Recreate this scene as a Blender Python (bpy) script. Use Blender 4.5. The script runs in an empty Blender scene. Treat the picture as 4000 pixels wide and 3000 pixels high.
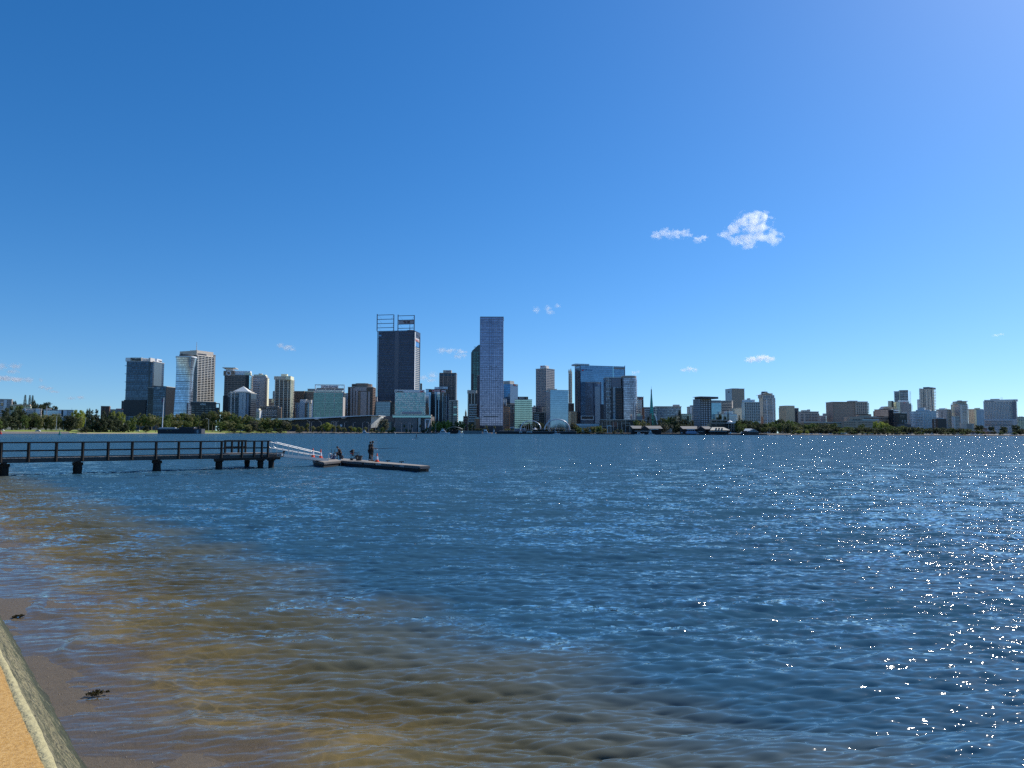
import bpy, bmesh, math, random
import numpy as np
from mathutils import Vector, Matrix
sc = bpy.context.scene
COL = sc.collection
R = math.radians
# ---------------- camera, sky, sun, exposure ----------------
FPX = 2774.0
CAMH = 3.0
PITCH, ROLL = R(3.887), R(0.15)
cd = bpy.data.cameras.new('camera')
cam = bpy.data.objects.new('camera', cd)
COL.objects.link(cam)
cd.sensor_width = 36.0
cd.lens = FPX / 4000.0 * 36.0
cd.clip_start = 0.1
cd.clip_end = 40000.0
CR = Matrix.Rotation(R(90) + PITCH, 3, 'X') @ Matrix.Rotation(ROLL, 3, 'Z')
cam.matrix_world = Matrix.Translation((0, 0, CAMH)) @ CR.to_4x4()
sc.camera = cam

SUN_AZ, SUN_EL = R(54), R(43)           # azimuth measured from +Y towards +X
SKY_LIFT, SKY_GAMMA, SKY_SAT, SKY_HUE, SKY_STR = .05, 1.0, 1.26, .5, .108
world = bpy.data.worlds.new('World')
sc.world = world
world.use_nodes = True
nt = world.node_tree
nt.nodes.clear()
sky = nt.nodes.new('ShaderNodeTexSky')
sky.sky_type = 'NISHITA'
sky.sun_disc = False
sky.sun_elevation = SUN_EL
sky.sun_rotation = SUN_AZ
sky.altitude = 0
sky.air_density = 1.0
sky.dust_density = 0.4
sky.ozone_density = 6.0
# lift the view direction a little so the murky band right at the horizon stays below it
tc = nt.nodes.new('ShaderNodeTexCoord')
mpw = nt.nodes.new('ShaderNodeVectorMath')
mpw.operation = 'ADD'
mpw.inputs[1].default_value = (0, 0, SKY_LIFT)
nrm = nt.nodes.new('ShaderNodeVectorMath')
nrm.operation = 'NORMALIZE'
nt.links.new(tc.outputs['Generated'], mpw.inputs[0])
nt.links.new(mpw.outputs[0], nrm.inputs[0])
nt.links.new(nrm.outputs[0], sky.inputs['Vector'])
gm = nt.nodes.new('ShaderNodeGamma')
gm.inputs['Gamma'].default_value = SKY_GAMMA
hs = nt.nodes.new('ShaderNodeHueSaturation')
hs.inputs['Saturation'].default_value = SKY_SAT
hs.inputs['Hue'].default_value = SKY_HUE
bg = nt.nodes.new('ShaderNodeBackground')
bg.inputs['Strength'].default_value = SKY_STR
wo = nt.nodes.new('ShaderNodeOutputWorld')
nt.links.new(sky.outputs[0], gm.inputs['Color'])
nt.links.new(gm.outputs[0], hs.inputs['Color'])
wb_ = nt.nodes.new('ShaderNodeVectorMath')       # white balance of the camera
wb_.operation = 'MULTIPLY'
wb_.inputs[1].default_value = (1.03, 1.09, 1.15)
nt.links.new(hs.outputs[0], wb_.inputs[0])
nt.links.new(wb_.outputs[0], bg.inputs['Color'])
nt.links.new(bg.outputs[0], wo.inputs['Surface'])

sd = bpy.data.lights.new('sun', 'SUN')
sd.energy = 4.3
sd.angle = R(0.53)
sd.color = (1.0, 0.955, 0.88)
sun = bpy.data.objects.new('sun', sd)
COL.objects.link(sun)
SUND = Vector((math.sin(SUN_AZ) * math.cos(SUN_EL), math.cos(SUN_AZ) * math.cos(SUN_EL), math.sin(SUN_EL)))
sun.rotation_euler = SUND.to_track_quat('Z', 'Y').to_euler()
sc.view_settings.view_transform = 'Standard'
sc.view_settings.look = 'None'
sc.view_settings.exposure = 0.16
sc.view_settings.gamma = 1.0
sc.render.engine = 'CYCLES'
sc.cycles.use_denoising = False
sc.cycles.max_bounces = 12
sc.cycles.transparent_max_bounces = 12
sc.cycles.volume_bounces = 12
sc.cycles.volume_step_rate = 0.6
sc.cycles.volume_max_steps = 128
sc.cycles.caustics_reflective = False
sc.cycles.caustics_refractive = False
sc.cycles.sample_clamp_indirect = 4.0

# ---------------- helpers ----------------
RND = random.Random(7)


def ray(px, py):
    return CR @ Vector(((px - 2000.0) / FPX, (1500.0 - py) / FPX, -1.0))


def P(px, py, D):
    """point seen at photo pixel (px, py) whose distance north of the viewer is D metres"""
    d = ray(px, py)
    return Vector((0, 0, CAMH)) + d * (D / d.y)


def G(px, py, z):
    d = ray(px, py)
    return Vector((0, 0, CAMH)) + d * ((z - CAMH) / d.z)


def Zat(px, py, x, y):
    """height seen at pixel row py over the ground point x, y"""
    d = ray(px, py)
    return CAMH + d.z * (y / d.y)


def tag(o, label=None, cat=None, group=None, kind=None):
    if label: o['label'] = label
    if cat: o['category'] = cat
    if group: o['group'] = group
    if kind: o['kind'] = kind
    return o


def empty(name, loc=(0, 0, 0), label=None, cat=None, group=None, rz=0.0):
    o = bpy.data.objects.new(name, None)
    COL.objects.link(o)
    o.location = loc
    o.rotation_euler = (0, 0, rz)
    return tag(o, label, cat, group)


class MB:
    """collects faces, then becomes one mesh object"""
    def __init__(s):
        s.v, s.f, s.uv = [], [], []

    def add(s, verts, faces, uvs=None):
        k = len(s.v)
        s.v += [tuple(v) for v in verts]
        for i, f in enumerate(faces):
            s.f.append([k + j for j in f])
            s.uv.append(uvs[i] if uvs else None)
        return s

    def hexa(s, b, t):
        """eight corners: four below, four above, counter clockwise"""
        return s.add(list(b) + list(t), [(3, 2, 1, 0), (4, 5, 6, 7), (0, 1, 5, 4), (1, 2, 6, 5), (2, 3, 7, 6), (3, 0, 4, 7)])

    def box(s, x0, x1, y0, y1, z0, z1):
        return s.hexa([(x0, y0, z0), (x1, y0, z0), (x1, y1, z0), (x0, y1, z0)], [(x0, y0, z1), (x1, y0, z1), (x1, y1, z1), (x0, y1, z1)])

    def bar(s, a, b, w, h=None, up=(0, 0, 1)):
        a, b = Vector(a), Vector(b)
        h = h or w
        d = (b - a).normalized()
        u = Vector(up)
        if abs(d.dot(u)) > 0.98: u = Vector((0, 1, 0))
        r = d.cross(u).normalized() * (w / 2)
        q = r.cross(d).normalized() * (h / 2)
        return s.hexa([a - r - q, a + r - q, b + r - q, b - r - q], [a - r + q, a + r + q, b + r + q, b - r + q])

    def tube(s, pts, rad, n=8, caps=True):
        pts = [Vector(p) for p in pts]
        rs = rad if isinstance(rad, (list, tuple)) else [rad] * len(pts)
        k = len(s.v)
        pu = None
        for i, p in enumerate(pts):
            d = (pts[min(i + 1, len(pts) - 1)] - pts[max(i - 1, 0)])
            if d.length < 1e-9: d = Vector((0, 0, 1))
            d.normalize()
            u = pu if pu is not None else (Vector((0, 0, 1)) if abs(d.z) < .9 else Vector((1, 0, 0)))
            r = d.cross(u).normalized()
            q = r.cross(d).normalized()
            pu = q
            for j in range(n):
                a = 2 * math.pi * j / n
                s.v.append(tuple(p + (r * math.cos(a) + q * math.sin(a)) * rs[i]))
        for i in range(len(pts) - 1):
            for j in range(n):
                a, b = k + i * n + j, k + i * n + (j + 1) % n
                s.f.append([a, b, b + n, a + n]); s.uv.append(None)
        if caps:
            s.f.append([k + j for j in range(n)][::-1]); s.uv.append(None)
            e = k + (len(pts) - 1) * n
            s.f.append([e + j for j in range(n)]); s.uv.append(None)
        return s

    def lathe(s, prof, n=16, c=(0, 0, 0), sx=1, sy=1, cap=True):
        k = len(s.v)
        for r, z in prof:
            for j in range(n):
                a = 2 * math.pi * j / n
                s.v.append((c[0] + r * sx * math.cos(a), c[1] + r * sy * math.sin(a), c[2] + z))
        for i in range(len(prof) - 1):
            for j in range(n):
                a, b = k + i * n + j, k + i * n + (j + 1) % n
                s.f.append([a, b, b + n, a + n]); s.uv.append(None)
        if cap:
            s.f.append([k + j for j in range(n)][::-1]); s.uv.append(None)
            e = k + (len(prof) - 1) * n
            s.f.append([e + j for j in range(n)]); s.uv.append(None)
        return s

    def prism(s, poly, z0, z1, poly2=None, voff=0.0):
        """vertical prism over a counter-clockwise outline; walls carry metre UVs"""
        n = len(poly)
        poly2 = poly2 or poly
        k = len(s.v)
        s.v += [(p[0], p[1], z0) for p in poly] + [(p[0], p[1], z1) for p in poly2]
        u = 0.0
        for i in range(n):
            j = (i + 1) % n
            L = math.hypot(poly[j][0] - poly[i][0], poly[j][1] - poly[i][1])
            s.f.append([k + i, k + j, k + n + j, k + n + i])
            s.uv.append([(u, z0 - voff), (u + L, z0 - voff), (u + L, z1 - voff), (u, z1 - voff)])
            u += L
        s.f.append([k + n + i for i in range(n)]); s.uv.append(None)
        s.f.append([k + n - 1 - i for i in range(n)]); s.uv.append(None)
        return s

    def mesh(s, name):
        me = bpy.data.meshes.new(name)
        me.from_pydata(s.v, [], s.f)
        if any(u is not None for u in s.uv):
            lay = me.uv_layers.new(name='UVMap')
            arr = []
            for f, u in zip(s.f, s.uv):
                arr += [c for p in (u or [(0.0, 0.0)] * len(f)) for c in p]
            lay.data.foreach_set('uv', arr)
        me.update()
        return me

    def build(s, name, mat, parent=None, smooth=False, loc=None):
        me = s.mesh(name)
        o = bpy.data.objects.new(name, me)
        COL.objects.link(o)
        if mat: me.materials.append(mat)
        if smooth:
            me.polygons.foreach_set('use_smooth', [True] * len(me.polygons))
        if parent is not None:
            o.parent = parent
            if loc is None:
                # geometry was given in world space: take the parent's place out of it
                me.transform(Matrix.LocRotScale(parent.location, parent.rotation_euler, None).inverted())
            else:
                o.location = loc
        elif loc is not None:
            o.location = loc
        return o


def copy_thing(o, parent=None):
    c = o.copy()
    COL.objects.link(c)
    if parent is not None: c.parent = parent
    for ch in list(o.children):
        copy_thing(ch, c)
    return c


# ---------------- materials ----------------
MATS = {}


def nodes(m):
    m.use_nodes = True
    n = m.node_tree
    n.nodes.clear()
    out = n.nodes.new('ShaderNodeOutputMaterial')
    return n, out


def mth(n, op, a, b=None, c=None, clamp=False):
    x = n.nodes.new('ShaderNodeMath')
    x.operation = op
    x.use_clamp = clamp
    for i, v in enumerate((a, b, c)):
        if v is None: continue
        if isinstance(v, (int, float)): x.inputs[i].default_value = v
        else: n.links.new(v, x.inputs[i])
    return x.outputs[0]


def mixc(n, f, a, b):
    x = n.nodes.new('ShaderNodeMix')
    x.data_type = 'RGBA'
    for s, v in ((0, f), (6, a), (7, b)):
        if isinstance(v, (int, float)): x.inputs[s].default_value = v
        elif isinstance(v, tuple): x.inputs[s].default_value = (*v[:3], 1)
        else: n.links.new(v, x.inputs[s])
    return x.outputs[2]


def noise(n, scale, detail=3, rough=.5, vec=None, dist=0.0):
    x = n.nodes.new('ShaderNodeTexNoise')
    x.inputs['Scale'].default_value = scale
    x.inputs['Detail'].default_value = detail
    x.inputs['Roughness'].default_value = rough
    x.inputs['Distortion'].default_value = dist
    if vec is not None: n.links.new(vec, x.inputs['Vector'])
    return x


def ramp(n, f, stops):
    x = n.nodes.new('ShaderNodeValToRGB')
    el = x.color_ramp.elements
    while len(el) > 1: el.remove(el[-1])
    el[0].position, el[0].color = stops[0][0], (*stops[0][1], 1)
    for p, c in stops[1:]:
        e = el.new(p)
        e.color = (*c, 1)
    n.links.new(f, x.inputs[0])
    return x.outputs[0]


def objco(n):
    return n.nodes.new('ShaderNodeTexCoord').outputs['Object']


def bsdf(n, col=None, rough=.6, metal=0.0, spec=.5, ior=None):
    b = n.nodes.new('ShaderNodeBsdfPrincipled')
    b.inputs['Roughness'].default_value = rough
    b.inputs['Metallic'].default_value = metal
    b.inputs['Specular IOR Level'].default_value = spec
    if ior: b.inputs['IOR'].default_value = ior
    if col is not None:
        if isinstance(col, tuple): b.inputs['Base Color'].default_value = (*col[:3], 1)
        else: n.links.new(col, b.inputs['Base Color'])
    return b


def M(name, col, rough=.6, metal=0.0, var=.12, scale=2.0, bump=0.0):
    """plain surface with a little mottling"""
    if name in MATS: return MATS[name]
    m = bpy.data.materials.new(name)
    n, out = nodes(m)
    nz = noise(n, scale, 4, .6, objco(n))
    dark = tuple(c * (1 - var) for c in col)
    lite = tuple(min(1, c * (1 + var)) for c in col)
    b = bsdf(n, mixc(n, nz.outputs[0], dark, lite), rough, metal)
    if bump:
        bp = n.nodes.new('ShaderNodeBump')
        bp.inputs['Strength'].default_value = bump
        bp.inputs['Distance'].default_value = .02
        n.links.new(nz.outputs[0], bp.inputs['Height'])
        n.links.new(bp.outputs[0], b.inputs['Normal'])
    n.links.new(b.outputs[0], out.inputs[0])
    MATS[name] = m
    return m


def brighten(c):
    """albedo of a city facade: panel colours brightened and warmed to stand in for missing fill light"""
    l = max(c)
    k = 1.45 if l < .08 else 1.8
    return tuple(min(.82, v * k * w) for v, w in zip(c, (1.07, 1.0, .90)))


def tint(c):
    k = 1.5
    return tuple(min(.92, v * k * w) for v, w in zip(c, (1.12, 1.0, .86)))


def facade(name, wall, glass, bay=3.0, storey=3.6, fx=.8, fy=.6, metal=.55, grough=.12, wrough=.7, var=.35, blinds=0.0, u0=0.0):
    """wall with a grid of window openings laid out in metres on the wall's own UVs"""
    if name in MATS: return MATS[name]
    wall, glass = brighten(wall), tint(glass)
    m = bpy.data.materials.new(name)
    n, out = nodes(m)
    uv = n.nodes.new('ShaderNodeUVMap')
    uv.uv_map = 'UVMap'
    sp = n.nodes.new('ShaderNodeSeparateXYZ')
    n.links.new(uv.outputs[0], sp.inputs[0])
    U = mth(n, 'DIVIDE', mth(n, 'ADD', sp.outputs[0], u0), bay)
    V = mth(n, 'DIVIDE', sp.outputs[1], storey)
    fu, fv = mth(n, 'FRACT', U), mth(n, 'FRACT', V)
    win = mth(n, 'MULTIPLY',
              mth(n, 'LESS_THAN', mth(n, 'ABSOLUTE', mth(n, 'SUBTRACT', fu, .5)), fx / 2),
              mth(n, 'LESS_THAN', mth(n, 'ABSOLUTE', mth(n, 'SUBTRACT', fv, .5)), fy / 2))
    cell = n.nodes.new('ShaderNodeCombineXYZ')
    n.links.new(mth(n, 'FLOOR', U), cell.inputs[0])
    n.links.new(mth(n, 'FLOOR', V), cell.inputs[1])
    wn = n.nodes.new('ShaderNodeTexWhiteNoise')
    wn.noise_dimensions = '3D'
    n.links.new(cell.outputs[0], wn.inputs['Vector'])
    row = n.nodes.new('ShaderNodeTexWhiteNoise')
    row.noise_dimensions = '1D'
    n.links.new(mth(n, 'FLOOR', V), row.inputs['W'])
    vv = mth(n, 'ADD', mth(n, 'MULTIPLY', wn.outputs['Value'], .65), mth(n, 'MULTIPLY', row.outputs['Value'], .35))
    g0 = tuple(c * (1 - var) for c in glass)
    g1 = tuple(min(1, c * (1 + var)) for c in glass)
    gc = mixc(n, vv, g0, g1)
    if blinds:
        w2 = n.nodes.new('ShaderNodeTexWhiteNoise')
        w2.noise_dimensions = '3D'
        mp = n.nodes.new('ShaderNodeVectorMath')
        mp.operation = 'ADD'
        mp.inputs[1].default_value = (17.3, 5.1, 2.2)
        n.links.new(cell.outputs[0], mp.inputs[0])
        n.links.new(mp.outputs[0], w2.inputs['Vector'])
        gc = mixc(n, mth(n, 'LESS_THAN', w2.outputs['Value'], blinds), gc, (.45, .46, .45))
    gb = bsdf(n, gc, grough, metal)
    nz = noise(n, .15, 4, .6, objco(n))
    wb = bsdf(n, mixc(n, nz.outputs[0], tuple(c * .85 for c in wall), tuple(min(1, c * 1.12) for c in wall)), wrough)
    mx = n.nodes.new('ShaderNodeMixShader')
    n.links.new(win, mx.inputs[0])
    n.links.new(wb.outputs[0], mx.inputs[1])
    n.links.new(gb.outputs[0], mx.inputs[2])
    n.links.new(mx.outputs[0], out.inputs[0])
    MATS[name] = m
    return m


def gl(name, col, rough=.08, metal=.6):
    """plain window glass, reflecting"""
    return M(name, col, rough, metal, .15, .3)
# ---------------- foreshore: path, sea wall, river bed ----------------
# the sea wall runs away to the left; WN is its outward (river) normal, WD its direction
WD = Vector((-.655, .756, 0)).normalized()
WN = Vector((.756, .655, 0)).normalized()


def wall_pt(t, d, z):
    p = WD * t + WN * d
    return Vector((p.x, p.y, z))


def m_path():
    m = bpy.data.materials.new('ochre_path')
    n, out = nodes(m)
    oc = objco(n)
    a = noise(n, 42, 6, .8, oc)
    b = noise(n, 2.2, 4, .6, oc)
    v = n.nodes.new('ShaderNodeTexVoronoi')
    v.inputs['Scale'].default_value = 150
    n.links.new(oc, v.inputs['Vector'])
    c = ramp(n, a.outputs[0], [(.3, (.22, .10, .02)), (.5, (.55, .29, .065)), (.72, (.80, .50, .17))])
    c = mixc(n, mth(n, 'MULTIPLY', b.outputs[0], .4), c, (.52, .31, .09))
    c = mixc(n, mth(n, 'LESS_THAN', v.outputs[0], .22), c, (.75, .58, .34))
    s = bsdf(n, c, .85)
    bp = n.nodes.new('ShaderNodeBump')
    bp.inputs['Strength'].default_value = .8
    bp.inputs['Distance'].default_value = .006
    n.links.new(a.outputs[0], bp.inputs['Height'])
    n.links.new(bp.outputs[0], s.inputs['Normal'])
    n.links.new(s.outputs[0], out.inputs[0])
    return m


def m_seawall():
    m = bpy.data.materials.new('weathered_wall')
    n, out = nodes(m)
    oc = objco(n)
    sp = n.nodes.new('ShaderNodeSeparateXYZ')
    n.links.new(oc, sp.inputs[0])
    a = noise(n, 9, 8, .75, oc, .6)
    b = noise(n, 24, 6, .8, oc)
    # streaks along the wall: stretch the noise along its length
    mp = n.nodes.new('ShaderNodeMapping')
    mp.inputs['Rotation'].default_value = (0, 0, -math.atan2(WD.y, WD.x))
    mp.inputs['Scale'].default_value = (1.6, 9, 5)
    n.links.new(oc, mp.inputs[0])
    st = noise(n, 1.0, 6, .7, mp.outputs[0], .8)
    zf = n.nodes.new('ShaderNodeMapRange')
    zf.inputs['From Min'].default_value = 0.05
    zf.inputs['From Max'].default_value = 1.40
    n.links.new(sp.outputs[2], zf.inputs[0])
    # algae below, pale render at the lip
    t = mth(n, 'ADD', zf.outputs[0], mth(n, 'MULTIPLY', mth(n, 'SUBTRACT', st.outputs[0], .5), 1.1))
    base = ramp(n, t, [(.0, (.030, .034, .014)), (.25, (.06, .07, .03)), (.42, (.27, .23, .12)), (.5, (.10, .10, .05)), (.62, (.33, .28, .15)), (.72, (.07, .075, .035)), (.85, (.25, .22, .12)), (1.0, (.34, .30, .17))])
    grit = mth(n, 'GREATER_THAN', b.outputs[0], .54)
    c = mixc(n, mth(n, 'MULTIPLY', grit, .85), base, (.03, .032, .02))
    c = mixc(n, mth(n, 'MULTIPLY', mth(n, 'GREATER_THAN', a.outputs[0], .6), .6), c, (.27, .23, .14))
    s = bsdf(n, c, .8)
    bp = n.nodes.new('ShaderNodeBump')
    bp.inputs['Strength'].default_value = 1
    bp.inputs['Distance'].default_value = .03
    n.links.new(mth(n, 'ADD', a.outputs[0], mth(n, 'MULTIPLY', b.outputs[0], .6)), bp.inputs['Height'])
    n.links.new(bp.outputs[0], s.inputs['Normal'])
    n.links.new(s.outputs[0], out.inputs[0])
    return m


def jit(t, k, amp):
    return amp * (math.sin(t * 2.1 + k) + .6 * math.sin(t * 5.3 + 2 * k) + .5 * math.sin(t * 13.7 + 3 * k) + .35 * math.sin(t * 31 + 5 * k) + .25 * math.sin(t * 67 + k))


D_TOP, D_CREAM, D_BASE = .612, .672, 1.43
path = MB()
lip = MB()
face = MB()
T = [-40 + i * 1.0 for i in range(38)] + [-2 + i * .04 for i in range(500)] + [18 + i for i in range(80)]
for i, t in enumerate(T):
    dt = D_TOP + jit(t, 1, .003)
    dc = D_CREAM + jit(t, 4, .003)
    path.v += [tuple(wall_pt(t, -60, 1.402)), tuple(wall_pt(t, dt, 1.402))]
    lip.v += [tuple(wall_pt(t, dt - .05, 1.36)), tuple(wall_pt(t, dt + .012, 1.40)), tuple(wall_pt(t, dc - .012, 1.397)), tuple(wall_pt(t, dc, 1.37)), tuple(wall_pt(t, dc + .01, 1.33))]
    for k in range(9):
        f = k / 8
        d = dc + (D_BASE + .255 - dc) * f + (jit(t + k, 7 + k, .012) if 0 < k else 0)
        face.v.append(tuple(wall_pt(t, d - .02, 1.345 - f * 1.75)))
    if i:
        a = (i - 1) * 2
        path.f.append([a, a + 2, a + 3, a + 1][::-1]); path.uv.append(None)
        for k in range(4):
            a = (i - 1) * 5 + k
            lip.f.append([a, a + 1, a + 6, a + 5]); lip.uv.append(None)
        for k in range(8):
            a = (i - 1) * 9 + k
            face.f.append([a, a + 1, a + 10, a + 9]); face.uv.append(None)
tag(path.build('path', m_path()), kind='structure')
seawall = empty('sea_wall', wall_pt(0, 1.0, 0), 'low sloping concrete sea wall stained with algae beside the ochre path', 'wall')
face.build('wall_face', m_seawall(), seawall, smooth=True)
lip.build('coping', M('cream_lip', (.43, .37, .19), .9, 0, .45, 26, 1.0), seawall, smooth=True)


def bed_h(x, y):
    """river bed height: a shelving sandy foreshore off the wall"""
    d = x * WN.x + y * WN.y - D_BASE
    t = x * WD.x + y * WD.y
    cusp = .32 * np.sin(t * 1.55 + .6) + .18 * np.sin(t * 3.1 + 2.0) + .12 * np.sin(t * .7)
    dd = d + cusp
    z = np.where(dd < .9, .010 - .032 * dd, -.0185 - .155 * (dd - .9) - .014 * np.clip(dd - 3, 0, 9) ** 2)
    far = d - 9
    z = np.where(far > 0, np.minimum(z, -1.3 - far * .03), z)
    z = np.maximum(z, -3.5)
    z = z + .012 * np.sin(x * 5.1 + 1.3 * np.sin(y * 3.0)) * np.cos(y * 4.3) * np.clip(d, 0, 1)
    return z


def grid_mesh(name, X, Y, Z, attrs=None):
    r, c = X.shape
    co = np.empty((r * c, 3), np.float32)
    co[:, 0], co[:, 1], co[:, 2] = X.ravel(), Y.ravel(), Z.ravel()
    me = bpy.data.meshes.new(name)
    me.vertices.add(r * c)
    me.vertices.foreach_set('co', co.ravel())
    idx = np.arange(r * c, dtype=np.int32).reshape(r, c)
    q = np.stack([idx[:-1, :-1], idx[:-1, 1:], idx[1:, 1:], idx[1:, :-1]], -1).reshape(-1, 4)
    nf = len(q)
    me.loops.add(nf * 4)
    me.loops.foreach_set('vertex_index', q.ravel())
    me.polygons.add(nf)
    me.polygons.foreach_set('loop_start', np.arange(0, nf * 4, 4, dtype=np.int32))
    me.polygons.foreach_set('use_smooth', np.ones(nf, bool))
    me.update(calc_edges=True)
    for k, a in (attrs or {}).items():
        at = me.attributes.new(k, 'FLOAT', 'POINT')
        at.data.foreach_set('value', a.ravel().astype(np.float32))
    return me


# bed: fine near the wall, coarse outwards
yy = np.concatenate([np.linspace(-12, 20, 420), np.linspace(20.3, 60, 60), np.linspace(62, 3000, 30)])
xx = np.concatenate([np.linspace(-1500, -61, 20), np.linspace(-60, -14, 60), np.linspace(-13.8, 12, 330), np.linspace(12.4, 60, 60), np.linspace(62, 1600, 20)])
BX, BY = np.meshgrid(xx, yy)
BZ = bed_h(BX, BY)


def m_bed():
    m = bpy.data.materials.new('river_sand')
    n, out = nodes(m)
    oc = objco(n)
    a = noise(n, 1.1, 5, .6, oc, .5)
    b = noise(n, 90, 4, .7, oc)
    rp = noise(n, 4.5, 3, .5, oc, 1.2)
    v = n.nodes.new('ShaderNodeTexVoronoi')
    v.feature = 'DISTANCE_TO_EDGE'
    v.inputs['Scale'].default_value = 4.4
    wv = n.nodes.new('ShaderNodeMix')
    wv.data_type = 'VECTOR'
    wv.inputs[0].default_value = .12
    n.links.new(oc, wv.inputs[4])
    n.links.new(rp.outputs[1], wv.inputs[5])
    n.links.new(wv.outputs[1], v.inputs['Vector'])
    c = ramp(n, a.outputs[0], [(.3, (.11, .085, .032)), (.5, (.27, .20, .065)), (.7, (.48, .34, .11))])
    # bright caustic light network painted into the bed colour along cell edges
    caustic = mth(n, 'SUBTRACT', 1.0, mth(n, 'MULTIPLY', v.outputs[0], 9.0), clamp=True)
    wet = n.nodes.new('ShaderNodeSeparateXYZ')
    n.links.new(oc, wet.inputs[0])
    under = mth(n, 'MULTIPLY', mth(n, 'ADD', wet.outputs[2], .03), -9.0, clamp=True)
    rb = noise(n, 9, 5, .65, oc, 1.5)
    c = mixc(n, under, mixc(n, rb.outputs[0], (.055, .042, .026), (.17, .125, .075)), c)
    c = mixc(n, mth(n, 'MULTIPLY', mth(n, 'MULTIPLY', caustic, .6), under), c, (.55, .39, .13))
    c = mixc(n, mth(n, 'MULTIPLY', b.outputs[0], .45), c, (.17, .13, .07))
    s = bsdf(n, c, .5, 0, .3)
    bp = n.nodes.new('ShaderNodeBump')
    bp.inputs['Strength'].default_value = .5
    bp.inputs['Distance'].default_value = .01
    n.links.new(mth(n, 'ADD', b.outputs[0], mth(n, 'MULTIPLY', rb.outputs[0], 2.5)), bp.inputs['Height'])
    n.links.new(bp.outputs[0], s.inputs['Normal'])
    n.links.new(s.outputs[0], out.inputs[0])
    return m


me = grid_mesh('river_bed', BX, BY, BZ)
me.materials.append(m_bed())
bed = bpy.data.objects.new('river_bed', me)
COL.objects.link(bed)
tag(bed, kind='structure')

# ---------------- water ----------------
def build_water():
    NC = 1750
    # rows closer together than the pixels of the picture, closer still in the middle distance
    py = np.concatenate([np.arange(3350, 2320, -2.8), np.arange(2320, 1830, -1.25), np.arange(1830, 1690.4, -1.6)])
    Y = CAMH * FPX / (py - 1688.6)
    Y = Y[Y < 3400]
    Y = np.concatenate([np.linspace(-6, Y[0] - .05, 24), Y])
    k = np.linspace(-1, 1, NC)
    tanx = (.86 * k + .22 * k ** 5)
    half = np.maximum(Y, 6.5)
    X = half[:, None] * tanx[None, :]
    YY = np.repeat(Y[:, None], NC, 1)
    dY = np.abs(np.gradient(Y))[:, None]
    dX = (half * 2 * .86 / NC)[:, None]
    # patchiness of the wind
    gust = .92 + .12 * np.sin(X * .21 + 1.1 * np.sin(YY * .13)) * np.sin(YY * .17 + .9 * np.sin(X * .11 + 2)) \
        + .12 * np.sin(X * .9 + YY * .6 + 2 * np.sin(YY * .4)) * np.sin(YY * .8 - X * .3)
    dsh = X * WN.x + YY * WN.y - D_BASE
    shoal = np.clip((dsh + .6) / 3.2, .22, 1.0)
    Z = np.zeros_like(X)
    HX = np.zeros_like(X)
    HY = np.zeros_like(X)
    lost = np.zeros_like(X)
    rng = np.random.RandomState(11)
    lam = np.exp(np.linspace(math.log(.065), math.log(4.5), 104))
    slope_tot = 0
    for L in lam:
        L = L * rng.uniform(.9, 1.1)
        th = rng.normal(-1.44, .33 if L > .5 else .27)        # travelling towards the viewer, a little to the left
        kx, ky = math.cos(th), math.sin(th)
        w = 2 * math.pi / L
        s = .040 * (1.6 if L < .28 else 1.25 if L < .45 else .7 if L < .9 else .5) * (.6 if L > 2 else 1)
        a = s / w
        ph = rng.uniform(0, 6.283)
        # spacing met along the direction of travel
        sp = np.sqrt((dX * kx) ** 2 + (dY * ky) ** 2)
        keep = np.clip(L / sp / 1.8 - .9, 0, 1)
        lost += (s * (1 - keep)) ** 2 / 2 * np.ones_like(lost)
        if keep.max() <= 0: continue
        A = w * (kx * X + ky * YY) + ph + 1.3 * np.sin(.35 / max(L, .3) * (X * ky - YY * kx) + ph * 3)
        g = keep * (gust if L < 1.2 else 1.0)
        Z += a * g * np.sin(A)
        HX += -a * g * kx * np.cos(A) * .8
        HY += -a * g * ky * np.cos(A) * .8
    Z *= shoal; HX *= shoal; HY *= shoal
    # one lazy breaking line on the shelf
    t = X * WD.x + YY * WD.y
    for off, amp, wid in ((.75, .028, .10), (2.3, .03, .28)):
        c = off + .28 * np.sin(t * 1.55 + .6) + .2 * np.sin(t * .8 + 1) + .06 * np.sin(t * 4.3)
        Z += amp * np.exp(-((dsh - c) / wid) ** 2) * (.45 + .55 * np.sin(t * 1.1 + off * 2) ** 2)
    Z += .004
    bz = bed_h(X, YY)
    depth = np.clip(Z - bz, 0, 9)
    me = grid_mesh('water', X + HX, YY + HY, Z, {'lost': np.sqrt(lost) * shoal, 'depth': depth})
    return me


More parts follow.
